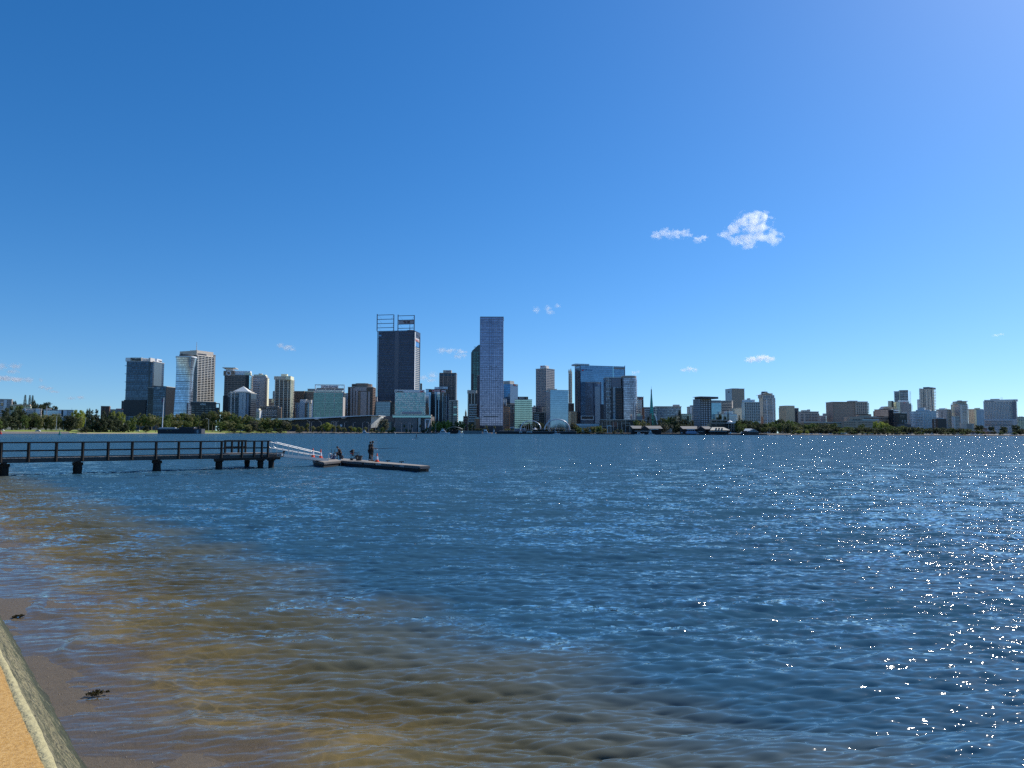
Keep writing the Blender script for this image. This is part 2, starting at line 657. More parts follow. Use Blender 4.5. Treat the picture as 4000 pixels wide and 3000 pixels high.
def m_water():
    m = bpy.data.materials.new('river_water')
    n, out = nodes(m)
    oc = objco(n)
    geo = n.nodes.new('ShaderNodeNewGeometry')
    at = n.nodes.new('ShaderNodeAttribute')
    at.attribute_name = 'lost'
    dp = n.nodes.new('ShaderNodeAttribute')
    dp.attribute_name = 'depth'

    def vm(op, a, b=None, sc_=None):
        x = n.nodes.new('ShaderNodeVectorMath')
        x.operation = op
        for i, v in enumerate((a, b)):
            if v is None: continue
            if isinstance(v, tuple): x.inputs[i].default_value = v
            else: n.links.new(v, x.inputs[i])
        if sc_ is not None:
            if isinstance(sc_, (int, float)): x.inputs['Scale'].default_value = sc_
            else: n.links.new(sc_, x.inputs['Scale'])
        return x.outputs[0]

    def slopes(scale, stretch, det):
        mp = n.nodes.new('ShaderNodeMapping')
        mp.inputs['Scale'].default_value = (stretch, 1, 1)
        mp.inputs['Rotation'].default_value = (0, 0, R(-6))
        n.links.new(oc, mp.inputs[0])
        z = noise(n, scale, det, .55, mp.outputs[0], .3)
        return vm('SUBTRACT', z.outputs[1], (.5, .5, .5))

    fine = slopes(9.0, .55, 2)        # ripples of a hand's breadth
    mid = slopes(1.6, .45, 3)         # chop
    big = slopes(.22, .5, 2)
    far = vm('ADD', vm('SCALE', fine, None, 1.3), vm('SCALE', mid, None, 1.15))
    far = vm('ADD', far, vm('SCALE', big, None, .4))
    k = mth(n, 'MULTIPLY', at.outputs['Fac'], 8.0)
    off = vm('MULTIPLY', vm('SCALE', far, None, k), (.75, 1.0, 0.0))
    # the wind leans the unresolved crests towards this shore
    lean = n.nodes.new('ShaderNodeCombineXYZ')
    gp = n.nodes.new('ShaderNodeMapping')
    gp.inputs['Scale'].default_value = (.35, 1, 1)
    n.links.new(oc, gp.inputs[0])
    gust = noise(n, .09, 4, .65, gp.outputs[0], .6)
    def streak(sx, sy):
        # wind lanes drawn out along the fetch
        q = n.nodes.new('ShaderNodeMapping')
        q.inputs['Scale'].default_value = (sx, sy, 1)
        n.links.new(oc, q.inputs[0])
        return noise(n, 1.0, 3, .6, q.outputs[0]).outputs[0]
    lanes = mth(n, 'ADD', streak(.9, .10), mth(n, 'ADD', streak(.42, .022), streak(.17, .006)))
    gfac = mth(n, 'ADD', -1.3, mth(n, 'ADD', mth(n, 'MULTIPLY', gust.outputs[0], .6), mth(n, 'MULTIPLY', lanes, 1.3)))
    gfac = mth(n, 'MAXIMUM', gfac, .12)
    n.links.new(mth(n, 'MULTIPLY', mth(n, 'MULTIPLY', at.outputs['Fac'], -1.1), gfac), lean.inputs[1])
    off = vm('ADD', off, lean.outputs[0])
    tiny = slopes(28.0, .6, 2)
    off = vm('ADD', off, vm('MULTIPLY', vm('SCALE', tiny, None, .09), (1, 1, 0)))
    N = vm('NORMALIZE', vm('ADD', geo.outputs['Normal'], off))
    # reflectance of water for light met from above or from below alike
    dt = n.nodes.new('ShaderNodeVectorMath')
    dt.operation = 'DOT_PRODUCT'
    n.links.new(N, dt.inputs[0])
    n.links.new(geo.outputs['Incoming'], dt.inputs[1])
    ca = mth(n, 'ABSOLUTE', dt.outputs['Value'])
    fres = mth(n, 'ADD', .02, mth(n, 'MULTIPLY', .98, mth(n, 'POWER', mth(n, 'SUBTRACT', 1.0, ca, None, True), 5.0)), None, True)
    g = n.nodes.new('ShaderNodeBsdfGlossy')
    g.inputs['Roughness'].default_value = .03
    g.inputs['Color'].default_value = (1, .97, .92, 1)
    n.links.new(N, g.inputs['Normal'])
    tr = n.nodes.new('ShaderNodeBsdfTransparent')
    tr.inputs['Color'].default_value = (.93, .90, .82, 1)
    df = n.nodes.new('ShaderNodeBsdfDiffuse')
    patch = noise(n, .03, 3, .5, oc)
    deep = mixc(n, patch.outputs[0], (.024, .078, .132), (.036, .090, .130))
    turb = n.nodes.new('ShaderNodeMapRange')
    turb.inputs['From Min'].default_value = .22
    turb.inputs['From Max'].default_value = .95
    n.links.new(dp.outputs['Fac'], turb.inputs[0])
    n.links.new(mixc(n, turb.outputs[0], (.135, .115, .05), deep), df.inputs['Color'])
    f = n.nodes.new('ShaderNodeMapRange')
    f.inputs['From Min'].default_value = 0.02
    f.inputs['From Max'].default_value = .62
    n.links.new(dp.outputs['Fac'], f.inputs[0])
    body = n.nodes.new('ShaderNodeMixShader')
    n.links.new(mth(n, 'POWER', f.outputs[0], .62), body.inputs[0])
    n.links.new(tr.outputs[0], body.inputs[1])
    n.links.new(df.outputs[0], body.inputs[2])
    mx = n.nodes.new('ShaderNodeMixShader')
    n.links.new(fres, mx.inputs[0])
    n.links.new(body.outputs[0], mx.inputs[1])
    n.links.new(g.outputs[0], mx.inputs[2])
    n.links.new(mx.outputs[0], out.inputs[0])
    return m


wme = build_water()
wme.materials.append(m_water())
water = bpy.data.objects.new('water', wme)
COL.objects.link(water)
tag(water, kind='structure')
# ---------------- far bank and city ground ----------------
def interp(tab, x):
    if x <= tab[0][0]: return tab[0][1]
    for (a, u), (b, v) in zip(tab, tab[1:]):
        if x <= b: return u + (v - u) * (x - a) / (b - a)
    return tab[-1][1]


SHORE = [(-1500, 700), (0, 800), (500, 940), (850, 1120), (1150, 1220), (1600, 1250), (2100, 1260), (2330, 1230), (2480, 1080), (2700, 1000), (3000, 960), (4000, 880), (5500, 860)]
RISE = [(-1500, 5.0), (700, 4.6), (950, 4.2), (1150, 3.5), (1700, 2.4), (5500, 2.2)]
BANK = [(-1500, 2.2), (250, 2.2), (280, .5), (880, .5), (900, 1.0), (5500, 1.0)]


def shoreD(px): return interp(SHORE, px)


def ground_z(px, D):
    off = D - shoreD(px)
    b, r = interp(BANK, px), interp(RISE, px)
    if off <= 0: return b
    return b + (r - b) * min(1, off / 70.0) + min(26, max(0, off - 280) * .11) * interp([(-1500, 1), (300, 1), (480, 0), (5500, 0)], px)


PXS = list(range(-1500, 5501, 20))


def ground_strip(name, offs, mat, drop=None, px0=-1500, px1=5500, lift=0.0):
    mb = MB()
    pxs = [p for p in PXS if px0 <= p <= px1]
    k = len(offs)
    for p in pxs:
        for j, o in enumerate(offs):
            D = shoreD(p) + o
            q = P(p, 1689, D)
            z = ground_z(p, D) + lift
            if drop is not None and j == 0: z = drop
            mb.v.append((q.x, D, z))
    for i in range(len(pxs) - 1):
        for j in range(k - 1):
            a = i * k + j
            mb.f.append([a, a + k, a + k + 1, a + 1]); mb.uv.append(None)
    return tag(mb.build(name, mat), kind='structure')


ground_strip('river_bank', [-3, 0.0], M('bank_stone', (.085, .075, .065), .9, 0, .6, .5, .8), drop=-1.2)
ground_strip('beach', [-9, 6], M('pale_sand', (.46, .37, .25), .9, 0, .15, .3), drop=-.4, px0=300, px1=880, lift=.15)
ground_strip('lawn', [0, 4, 12, 25, 45, 80, 130], M('park_grass', (.21, .26, .045), .9, 0, .45, .06), px1=1120, lift=.02)
ground_strip('promenade', [0, 4, 12, 25, 60, 130], M('shore_paving', (.16, .145, .12), .9, 0, .35, .08), px0=1120, lift=.02)
ground_strip('city_ground', [120, 200, 320, 500, 900, 1600, 3000, 5000], M('city_earth', (.10, .11, .08), .95, 0, .3, .01))

# ---------------- buildings ----------------
M0 = M


def M(name, col, rough=.6, metal=0.0, var=.12, scale=2.0, bump=0.0):
    if name in MATS: return MATS[name]
    return M0(name, tint(col) if metal else brighten(col), rough, metal, var, scale, bump)


def gl(name, col, rough=.08, metal=.6):
    return M(name, col, rough, metal, .15, .3)


BLD = []          # (px0, px1, short phrase) used to tell trees and lamps apart
MAT_WHITE = M('white_render', (.62, .62, .60), .6, 0, .06, .1)
MAT_GREY = M('grey_concrete', (.27, .27, .265), .75, 0, .12, .1)
MAT_DARK = M('dark_cladding', (.035, .037, .042), .5, 0, .2, .1)
MAT_CREAM = M('cream_concrete', (.50, .45, .36), .75, 0, .08, .1)
MAT_BROWN = M('brown_precast', (.15, .115, .09), .75, 0, .12, .1)
MAT_BLACKG = gl('dark_glass', (.025, .032, .045), .12, .5)
MAT_NAVYG = gl('navy_glass', (.05, .08, .13), .1, .7)
MAT_BLUEG = gl('blue_glass', (.16, .27, .42), .08, .85)


def hexpoly(lines):
    return lines


class Face:
    """a vertical wall plane seen from the river"""
    def __init__(s, A, B):
        s.A, s.B = Vector((A[0], A[1], 0)), Vector((B[0], B[1], 0))
        s.L = (s.B - s.A).length
        s.e = (s.B - s.A).normalized()
        s.n = Vector((s.e.y, -s.e.x, 0))
        if s.n.dot(s.A + s.B) > 0: s.n = -s.n      # outwards, towards the viewer

    def hit(s, px, py):
        d = ray(px, py)
        o = Vector((0, 0, CAMH))
        t = (s.A - o).dot(s.n) / d.dot(s.n)
        p = o + d * t
        return (Vector((p.x, p.y, 0)) - s.A).dot(s.e), p.z

    def box(s, mb, u0, u1, z0, z1, out, back=.4):
        a = s.A + s.e * u0
        b = s.A + s.e * u1
        f0, f1 = a + s.n * out, b + s.n * out
        g0, g1 = a - s.n * back, b - s.n * back
        q = [f0, f1, g1, g0]
        area = sum(q[i].x * q[(i + 1) % 4].y - q[(i + 1) % 4].x * q[i].y for i in range(4))
        if area < 0: q = q[::-1]
        return mb.hexa([(p.x, p.y, z0) for p in q], [(p.x, p.y, z1) for p in q])

    def span(s, px0, px1, py0, py1):
        """horizontal extent measured on one level, heights measured in one column"""
        pm, ym = (px0 + px1) / 2, min((py0 + py1) / 2, 1600)
        return s.hit(px0, ym)[0], s.hit(px1, ym)[0], s.hit(pm, py1)[1], s.hit(pm, py0)[1]

    def panel(s, root, name, mat, px0, px1, py0, py1, out=.5, back=.4, label=None):
        u0, u1, z0, z1 = s.span(px0, px1, py0, py1)
        o = s.box(MB(), min(u0, u1), max(u0, u1), min(z0, z1), max(z0, z1), out, back).build(name, mat, root)
        if label: o['label'] = label
        return o

    def text(s, root, string, mat, px0, px1, py0, py1, out=.75, mirror=False, name='lettering', skew=0):
        u0, u1, z0, z1 = s.span(px0, px1, py0, py1)
        cu = bpy.data.curves.new('lettering', 'FONT')
        cu.body = string
        cu.extrude = .02
        cu.offset = .012
        cu.resolution_u = 3
        t = bpy.data.objects.new('lettering_source', cu)
        COL.objects.link(t)
        dg = bpy.context.evaluated_depsgraph_get()
        me = bpy.data.meshes.new_from_object(t.evaluated_get(dg))
        bpy.data.objects.remove(t)
        xs = [v.co.x for v in me.vertices]
        ys = [v.co.y for v in me.vertices]
        w, h = max(xs) - min(xs), max(ys) - min(ys)
        x0, y0 = min(xs), min(ys)
        for v in me.vertices:
            f = (v.co.x - x0) / w
            if mirror: f = 1 - f
            u = u0 + (u1 - u0) * f
            z = min(z0, z1) + abs(z1 - z0) * (v.co.y - y0) / h
            p = s.A + s.e * u + s.n * (out + v.co.z * 4)
            v.co = (p.x, p.y, z)
        me.materials.clear()
        me.materials.append(mat)
        o = bpy.data.objects.new(name, me)
        COL.objects.link(o)
        o.parent = root
        me.transform(Matrix.LocRotScale(root.location, root.rotation_euler, None).inverted())
        return o

    def bands(s, root, name, mat, px0, px1, py0, py1, n, frac=.5, out=.3):
        """n horizontal strips, each a part"""
        u0, _ = s.hit(px0, (py0 + py1) / 2)
        u1, _ = s.hit(px1, (py0 + py1) / 2)
        _, z1 = s.hit((px0 + px1) / 2, py0)
        _, z0 = s.hit((px0 + px1) / 2, py1)
        st = (z1 - z0) / n
        for i in range(n):
            a = z0 + i * st + st * (1 - frac) / 2
            s.box(MB(), min(u0, u1), max(u0, u1), a, a + st * frac, out).build(name, mat, root)

    def fins(s, root, name, mat, pxs, py0, py1, w=1.2, out=.9):
        for p in pxs:
            u0, z1 = s.hit(p, py0)
            _, z0 = s.hit(p, py1)
            s.box(MB(), u0 - w / 2, u0 + w / 2, z0, z1, out).build(name, mat, root)

    def grid(s, root, name, mat, px0, px1, py0, py1, nx, nz, fx=.6, fz=.5, out=.14, skip=0.0):
        """windows: up to a hundred separate parts, nearest the viewer's eye first, the rest one part of kind stuff"""
        u0, _ = s.hit(px0, (py0 + py1) / 2)
        u1, _ = s.hit(px1, (py0 + py1) / 2)
        u0, u1 = min(u0, u1), max(u0, u1)
        _, z1 = s.hit((px0 + px1) / 2, py0)
        _, z0 = s.hit((px0 + px1) / 2, py1)
        du, dz = (u1 - u0) / nx, (z1 - z0) / nz
        w, h = du * fx, dz * fz
        have = sum(1 for c in root.children if c.name.startswith('window') and c.get('kind') != 'stuff')
        rest = MB()
        me = None
        for j in range(nz - 1, -1, -1):
            for i in range(nx):
                if skip and RND.random() < skip: continue
                uu, zz = u0 + (i + .5) * du, z0 + (j + .5) * dz
                if have < 100:
                    c = s.A + s.e * uu
                    c = Vector((c.x, c.y, zz))
                    if me is None:
                        o = s.box(MB(), uu - w / 2, uu + w / 2, zz - h / 2, zz + h / 2, out, .05).build(name, mat, root)
                        me = o.data
                        me.transform(Matrix.Translation(root.location - c))
                        o.location = c - root.location
                    else:
                        o = bpy.data.objects.new(name, me)
                        COL.objects.link(o)
                        o.parent = root
                        o.location = c - root.location
                    have += 1
                else:
                    s.box(rest, uu - w / 2, uu + w / 2, zz - h / 2, zz + h / 2, out, .05)
        if rest.f:
            tag(rest.build(name, mat, root), kind='stuff')


class Bld:
    """a block seen as a front between px0 and px1, with an optional side face running back to pixel side"""
    def __init__(s, name, label, cat, short, D, px0, px1, yt, mat, side=None, depth=28.0, yb=1700, group=None, roof='roof', roofmat=None, cap=.35, root=None, part='wall'):
        if 935 < px0 < 1700: D = D * 1.13      # this block of the city stands further back, behind the halls
        s.D = D
        base = P((px0 + px1) / 2, 1689, D)
        gz = ground_z((px0 + px1) / 2, D) - .5
        mid = (px0 + px1) / 2
        if side is None or px0 <= side <= px1:
            left_to_right = True
            cx, fx = (px0, px1)
            C = P(cx, 1689, D)
            e = Vector((1, 0, 0))
            k = None
        side_left = side is not None and side < px0
        cx = px0 if side_left else px1
        fx = px1 if side_left else px0
        C = P(cx, 1689, D)
        C = Vector((C.x, C.y, 0))
        sgn = 1 if side_left else -1
        ang = 0.0
        if side is not None and not (px0 <= side <= px1):
            dx = ray(side, 1689)
            kk = dx.x / dx.y
            lo, hi = -1.2, 1.45

            def err(a):
                q = C + Vector((-sgn * math.sin(a), math.cos(a), 0)) * depth
                return (q.x / q.y - kk) * (-sgn)
            if err(lo) * err(hi) < 0:
                for _ in range(50):
                    m = (lo + hi) / 2
                    if err(lo) * err(m) <= 0: hi = m
                    else: lo = m
            ang = (lo + hi) / 2 if err(lo) * err(hi) < 0 or True else 0
        sv = Vector((-sgn * math.sin(ang), math.cos(ang), 0))
        fv = Vector((sgn * math.cos(ang), math.sin(ang), 0))
        dx = ray(fx, 1689)
        kk = dx.x / dx.y
        t = (kk * C.y - C.x) / (fv.x - kk * fv.y)
        Fp = C + fv * t
        s.C, s.Fp = C, Fp
        Sp = C + sv * depth
        Bp = Fp + sv * depth
        poly = [Fp, C, Sp, Bp] if sgn < 0 else [C, Fp, Bp, Sp]
        ar = sum(poly[i].x * poly[(i + 1) % 4].y - poly[(i + 1) % 4].x * poly[i].y for i in range(4))
        if ar < 0: poly = poly[::-1]
        s.poly = [(p.x, p.y) for p in poly]
        s.F = Face(Fp, C) if sgn < 0 else Face(C, Fp)
        s.S = Face(C, Sp) if sgn < 0 else Face(Sp, C)
        s.z1 = Zat(cx, yt, C.x, C.y)
        s.z0 = gz
        c = (C + Fp + Sp + Bp) / 4
        s.new = root is None
        s.root = root or empty(name, (c.x, c.y, gz), label, cat, group)
        s.sv, s.fv, s.depth, s.t, s.sgn = sv, fv, depth, t, sgn
        s.cx = cx
        MB().prism(s.poly, gz, s.z1, voff=s.z1 - 400).build(part, mat, s.root)
        if roof:
            pc = Vector((sum(p[0] for p in s.poly) / 4, sum(p[1] for p in s.poly) / 4))
            pr = [tuple(pc + (Vector(p) - pc) * (1 + .6 / max(8, (Vector(p) - pc).length))) for p in s.poly]
            MB().prism(pr, s.z1 + .002, s.z1 + cap + .6).build(roof, roofmat or MAT_GREY, s.root)
        if s.new and short: BLD.append((px0, px1, short))

    def on(s, px0, px1, py0, py1, name, mat, inset=4.0, depth=None, label=None):
        """a box standing on the roof, its front set back by inset"""
        f = Face(s.F.A - s.F.n * inset, s.F.B - s.F.n * inset)
        u0, u1, z0, z1 = f.span(px0, px1, py0, py1)
        depth = depth or max(3.0, s.depth - 2 * inset)
        mb = MB()
        a, b = f.A + f.e * u0, f.A + f.e * u1
        q = [a, b, b - f.n * depth, a - f.n * depth]
        ar = sum(q[i].x * q[(i + 1) % 4].y - q[(i + 1) % 4].x * q[i].y for i in range(4))
        if ar < 0: q = q[::-1]
        z0 = min(z0, z1 - .5)
        mb.prism([(p.x, p.y) for p in q], max(z0, s.z1 + .9) if z0 < s.z1 + 3 else z0, max(z1, s.z1 + 1.5), voff=z1 - 400)
        o = mb.build(name, mat, s.root)
        if label: o['label'] = label
        return f

    def mast(s, px, py0, py1, name='antenna', w=.5, inset=8.0, mat=None):
        f = Face(s.F.A - s.F.n * inset, s.F.B - s.F.n * inset)
        u, z1 = f.hit(px, py0)
        p = f.A + f.e * u
        MB().tube([(p.x, p.y, s.z1), (p.x, p.y, z1)], [w / 2, w / 5], 6).build(name, mat or MAT_GREY, s.root)


PR, OB, OT = 'plant_room', 'office_building', 'office_tower'
# shorthands acting on the building b in hand
def FP(*a, **k): return b.F.panel(b.root, *a, **k)
def SP(*a, **k): return b.S.panel(b.root, *a, **k)
def FG(*a, **k): return b.F.grid(b.root, 'window', *a, **k)
def SG(*a, **k): return b.S.grid(b.root, 'window', *a, **k)
def FB(*a, **k): return b.F.bands(b.root, *a, **k)
def SB(*a, **k): return b.S.bands(b.root, *a, **k)
def FF(*a, **k): return b.F.fins(b.root, *a, **k)
def SF(*a, **k): return b.S.fins(b.root, *a, **k)
# ---- facade materials ----
F = facade
f_navy = F('facade_navy_glass', (.045, .06, .085), (.035, .06, .10), 1.5, 3.9, .86, .72, .75, .12, .4, .6)
f_side = F('facade_light_glass', (.06, .09, .12), (.18, .32, .45), 1.5, 3.9, .86, .74, .8, .1, .4, .5)
f_black = F('facade_black_glass', (.012, .015, .02), (.015, .022, .032), 1.5, 3.9, .9, .8, .5, .12, .4, .8)
f_lilac = F('facade_lilac_glass', (.20, .19, .23), (.21, .205, .31), 3.6, 3.5, .86, .8, .8, .1, .35, .28)
f_bluesteel = F('facade_steel_blue', (.10, .14, .20), (.13, .22, .36), 1.5, 4.0, .9, .86, .85, .08, .35, .22)
f_pale = F('facade_pale_blue', (.22, .27, .33), (.20, .29, .42), 1.5, 3.8, .9, .84, .85, .1, .35, .18)
f_teal = F('facade_teal_glass', (.09, .13, .13), (.10, .17, .18), 1.4, 3.7, .86, .8, .75, .12, .4, .3)
f_mint = F('facade_mint_blinds', (.22, .30, .31), (.13, .25, .29), 3.0, 4.2, .93, .72, .6, .15, .4, .35, .42)
f_slate = F('facade_slate_glass', (.035, .045, .06), (.025, .036, .055), 1.4, 3.9, .88, .7, .7, .15, .5, .7)
f_greybands = F('facade_grey_bands', (.17, .165, .16), (.02, .025, .035), 6.5, 4.0, .86, .5, .4, .15, .7, .5)
f_dotdark = F('facade_brown_punched', (.125, .095, .075), (.02, .02, .025), 3.6, 3.6, .45, .5, .3, .2, .8, .4)
f_brownline = F('facade_brown_lined', (.20, .17, .145), (.05, .05, .055), 2.2, 3.6, .9, .35, .3, .2, .8, .4)
f_white = F('facade_white_punched', (.55, .55, .54), (.05, .07, .10), 4.2, 3.4, .5, .5, .5, .15, .6, .5)
f_greyp = F('facade_grey_punched', (.25, .245, .25), (.045, .055, .075), 2.6, 3.5, .5, .55, .4, .2, .7, .5)
f_tanp = F('facade_tan_punched', (.235, .195, .17), (.10, .09, .095), 1.9, 3.5, .4, .6, .3, .3, .8, .4)
f_cream = F('facade_cream_punched', (.50, .45, .35), (.10, .10, .11), 3.8, 3.4, .45, .5, .3, .2, .7, .4)
f_darkstripe = F('facade_dark_striped', (.055, .055, .06), (.015, .018, .025), 40, 3.9, .99, .5, .4, .2, .6, .4)
f_balc = F('facade_white_balconies', (.50, .52, .54), (.10, .13, .18), 5.2, 3.3, .78, .52, .5, .2, .6, .5)
f_dkapt = F('facade_dark_apartment', (.035, .037, .045), (.12, .15, .22), 2.2, 3.3, .62, .8, .75, .12, .5, .9)
f_lit = F('facade_warm_cream', (.62, .52, .38), (.12, .11, .10), 4.5, 3.4, .35, .45, .3, .3, .7, .4)
f_greyglass = F('facade_grey_glass', (.13, .15, .18), (.10, .14, .20), 2.0, 3.8, .85, .8, .8, .12, .4, .25)
W_DARK = gl('window_glass', (.025, .035, .055), .12, .6)
W_BLUE = gl('window_blue', (.10, .16, .25), .1, .8)
SIGNW = M('sign_white', (.72, .72, .72), .5, 0, .03, .2)
SIGNR = M('sign_red', (.55, .03, .03), .5, 0, .03, .2)
SIGNK = M('sign_black', (.01, .01, .012), .5, 0, .03, .2)

# ---- far left, on the hill ----
b = Bld('apartment_building', 'grey and white balcony block on the hill at the far left edge', 'apartments', 'hill apartments', 1430, -30, 40, 1561, f_greyp, side=44)
FP('wall_panel', MAT_WHITE, 14, 25, 1562, 1640)
FB('balcony', MAT_WHITE, -28, 13, 1568, 1620, 6, .3, 1.2)
FP('wall_panel', M('ochre_render', (.42, .26, .12), .8), 4, 12, 1574, 1583, 1.4)
b = Bld('villa', 'cream villa with flat tan roofs among the trees on the hill', 'villa', 'cream villa', 1370, 38, 115, 1587, f_cream, side=118, depth=20)
FP('eaves', M('tan_roof', (.42, .33, .24)), 57, 118, 1580, 1584, 4, 20)
b.on(40, 60, 1580, 1587, 'upper_storey', f_cream, 2, 10)
b = Bld('apartment_building', 'low white balcony block below the cream villa', 'apartments', 'white balcony block', 1290, 80, 157, 1598, f_greyp, side=159, depth=16)
FP('stair_tower', MAT_WHITE, 96, 102, 1596, 1618, 1.5)
FP('wall_panel', MAT_WHITE, 140, 156, 1597, 1616, 1.0)
FB('balcony', MAT_WHITE, 81, 95, 1600, 1616, 3, .35, 1.5)
FB('balcony', MAT_WHITE, 104, 130, 1600, 1616, 3, .3, 1.5)
b = Bld(OB, 'long low pale blue glass office with flat grey roof on the hill', 'office', 'long low glass office', 1330, 167, 227, 1603, f_pale, side=229, depth=20)
FP('eaves', MAT_GREY, 165, 228, 1600, 1603, 3, 8)
b.on(180, 200, 1595, 1600, PR, MAT_GREY, 5, 8)
b = Bld('apartment_building', 'blocky white and charcoal flats with a thin rooftop mast', 'apartments', 'charcoal and white flats', 1320, 228, 282, 1603, f_greyp, side=284, depth=18)
FP('wall_panel', MAT_WHITE, 230, 240, 1603, 1626, 1.2)
FP('wall_panel', MAT_WHITE, 248, 262, 1603, 1628, 1.2)
FP('wall_panel', MAT_DARK, 240, 248, 1602, 1626, .8)
FB('balcony', MAT_WHITE, 263, 281, 1606, 1624, 3, .35, 1.6)
b.mast(281, 1592, 1603)
b = Bld('house', 'dark brick upper storey with a sloping roof above the park trees', 'house', 'dark brick block', 1400, 390, 424, 1588, M('dark_brick', (.10, .06, .05), .85, 0, .3, 1.5), side=428, depth=22)
FP('window', W_DARK, 396, 402, 1594, 1600)
FP('window', W_DARK, 409, 414, 1594, 1600)
b = Bld(OB, 'low grey building with red brown roofs between trees and the navy tower', 'office', 'low grey building', 1460, 424, 482, 1601, f_greyp, side=483, depth=20)
b.on(453, 484, 1596, 1601, 'hip_roof', M('red_roof', (.16, .06, .05), .85), 1, 12)
b = Bld(OB, 'slim dark building just left of the navy glass tower', 'office', 'slim dark building', 1560, 470, 486, 1568, f_black, depth=20)
b.on(476, 483, 1565, 1568, PR, MAT_GREY)

# ---- navy tower with white crown ----
b = Bld(OT, 'dark navy glass tower with a white crown and sign boards', 'office tower', 'navy glass tower', 1360, 484, 588, 1412, f_navy, side=632, depth=42)
f = b.F
m = MB()
FP('crown', SIGNW, 489, 508, 1397, 1411.5, -1.0, 6)
FP('sign_board', MAT_GREY, 508.5, 552, 1396.5, 1411.5, -.4, 5)
b.F.text(b.root, 'Woodside', SIGNK, 516, 549, 1399, 1409, .1)
tri = MB()
u0, z0 = b.F.hit(511, 1408); u1, z1 = b.F.hit(517, 1399)
for (ua, za, ub, zb) in ((u0, (z0 + z1) / 2, (u0 + u1) / 2, z1), ((u0 + u1) / 2, z1, u1, (z0 + z1) / 2), (u1, (z0 + z1) / 2, (u0 + u1) / 2, z0)):
    pa = b.F.A + b.F.e * ua + b.F.n * .2; pb = b.F.A + b.F.e * ub + b.F.n * .2
    tri.bar((pa.x, pa.y, za), (pb.x, pb.y, zb), .5)
tri.build('emblem', SIGNK, b.root)
for i in range(9):
    px = 555 + i * 3.9
    FP('crown_fin', MAT_WHITE if i % 2 else M('crown_grey', (.33, .33, .34)), px, px + 2.2, 1398 + i * .4, 1411.5, -.5, 2.5)
SP('crown', M('crown_grey', (.33, .33, .34)), 588.5, 606, 1399, 1414, -.5, 4)
SP('sign_board', SIGNW, 612, 632, 1403, 1417, .4, 3)
b.S.text(b.root, 'Woodside', SIGNK, 618, 631, 1408, 1413, .9)
SP('glass_bay', f_side, 600, 631, 1418, 1508, .4, 1)
FP('recess', MAT_BLACKG, 580, 586, 1413, 1520, .2)
FP('podium', f_black, 485, 571, 1562, 1625, 2.0, 1)
for i in range(6):
    FP('floor_band', MAT_BLACKG, 488, 588, 1428 + i * 31.5, 1430 + i * 31.5, .35)
b = Bld(OB, 'very dark narrow wing joining the navy tower and the number 200 block', 'office', 'dark narrow wing', 1330, 572, 601, 1515, f_black, depth=20)
FB('floor_band', MAT_DARK, 572, 601, 1518, 1620, 8, .1)
b = Bld(OB, 'black glass office block marked 200 beside the flared glass tower', 'office', 'number 200 block', 1310, 594, 645, 1511, f_navy, side=683, depth=34)
b.F.text(b.root, '200', SIGNW, 614, 626, 1512.5, 1519, .6)
SP('side_wall', f_black, 645.5, 682, 1512, 1690, .3)
FP('parapet', MAT_DARK, 591, 646, 1508.5, 1511, .8)
for i in range(4):
    FP('floor_band', MAT_BLACKG, 594, 645, 1522 + i * 27, 1523.4 + i * 27, .3)

# ---- flared glass tower ----
D0 = 1270
c = P(716, 1689, D0 + 18)
root = empty(OT, (c.x, c.y, 3), 'slender flared blue glass tower, wider at its top rim', 'office tower')
BLD.append((684, 740, 'flared glass tower'))
prof = [(1690, 677, 742), (1610, 680, 744), (1560, 682.5, 744), (1500, 684.5, 744.5), (1450, 685, 746.5), (1420, 684.5, 750), (1398, 683, 753)]
mb = MB()
rings = []
for (py, xl, xr) in prof:
    z = Zat(716, py, c.x, c.y) if py < 1689 else 2.0
    k = c.y / FPX
    cx_, w = P((xl + xr) / 2, 1689, c.y).x, (xr - xl) * k / 2
    ring = []
    for j in range(40):
        a = 2 * math.pi * j / 40
        ca, sa = math.cos(a), math.sin(a)
        q = 2 / 3.2
        ring.append((cx_ + w * math.copysign(abs(ca) ** q, ca), c.y + w * .8 * math.copysign(abs(sa) ** q, sa), z))
    rings.append(ring)
n_ = 40
for ring in rings: mb.v += ring
for i in range(len(rings) - 1):
    for j in range(n_):
        a, bb = i * n_ + j, i * n_ + (j + 1) % n_
        mb.f.append([a, bb, bb + n_, a + n_])
        u = j * 3.1
        mb.uv.append([(u, rings[i][0][2]), (u + 3.1, rings[i][0][2]), (u + 3.1, rings[i + 1][0][2]), (u, rings[i + 1][0][2])])
mb.build('wall', F('facade_flared_glass', (.12, .15, .20), (.24, .32, .45), 1.55, 3.9, .8, .82, .9, .1, .35, .3), root, smooth=True)
top = MB()
top.v += [(x + (x - c.x) * .05, y + (y - c.y) * .05, z + .1) for x, y, z in rings[-1]] + [(x + (x - c.x) * .05, y + (y - c.y) * .05, z + 2.2) for x, y, z in rings[-1]]
for j in range(n_): top.f.append([j, (j + 1) % n_, n_ + (j + 1) % n_, n_ + j]); top.uv.append(None)
top.f.append([n_ + j for j in range(n_)]); top.uv.append(None)
top.f.append([n_ - 1 - j for j in range(n_)]); top.uv.append(None)
top.build('rim', SIGNW, root)
MB().lathe([(11, 0), (11, 3.2), (10, 3.4)], 24, (c.x, c.y, rings[-1][0][2] + 2.3)).build('plant_room', MAT_DARK, root)
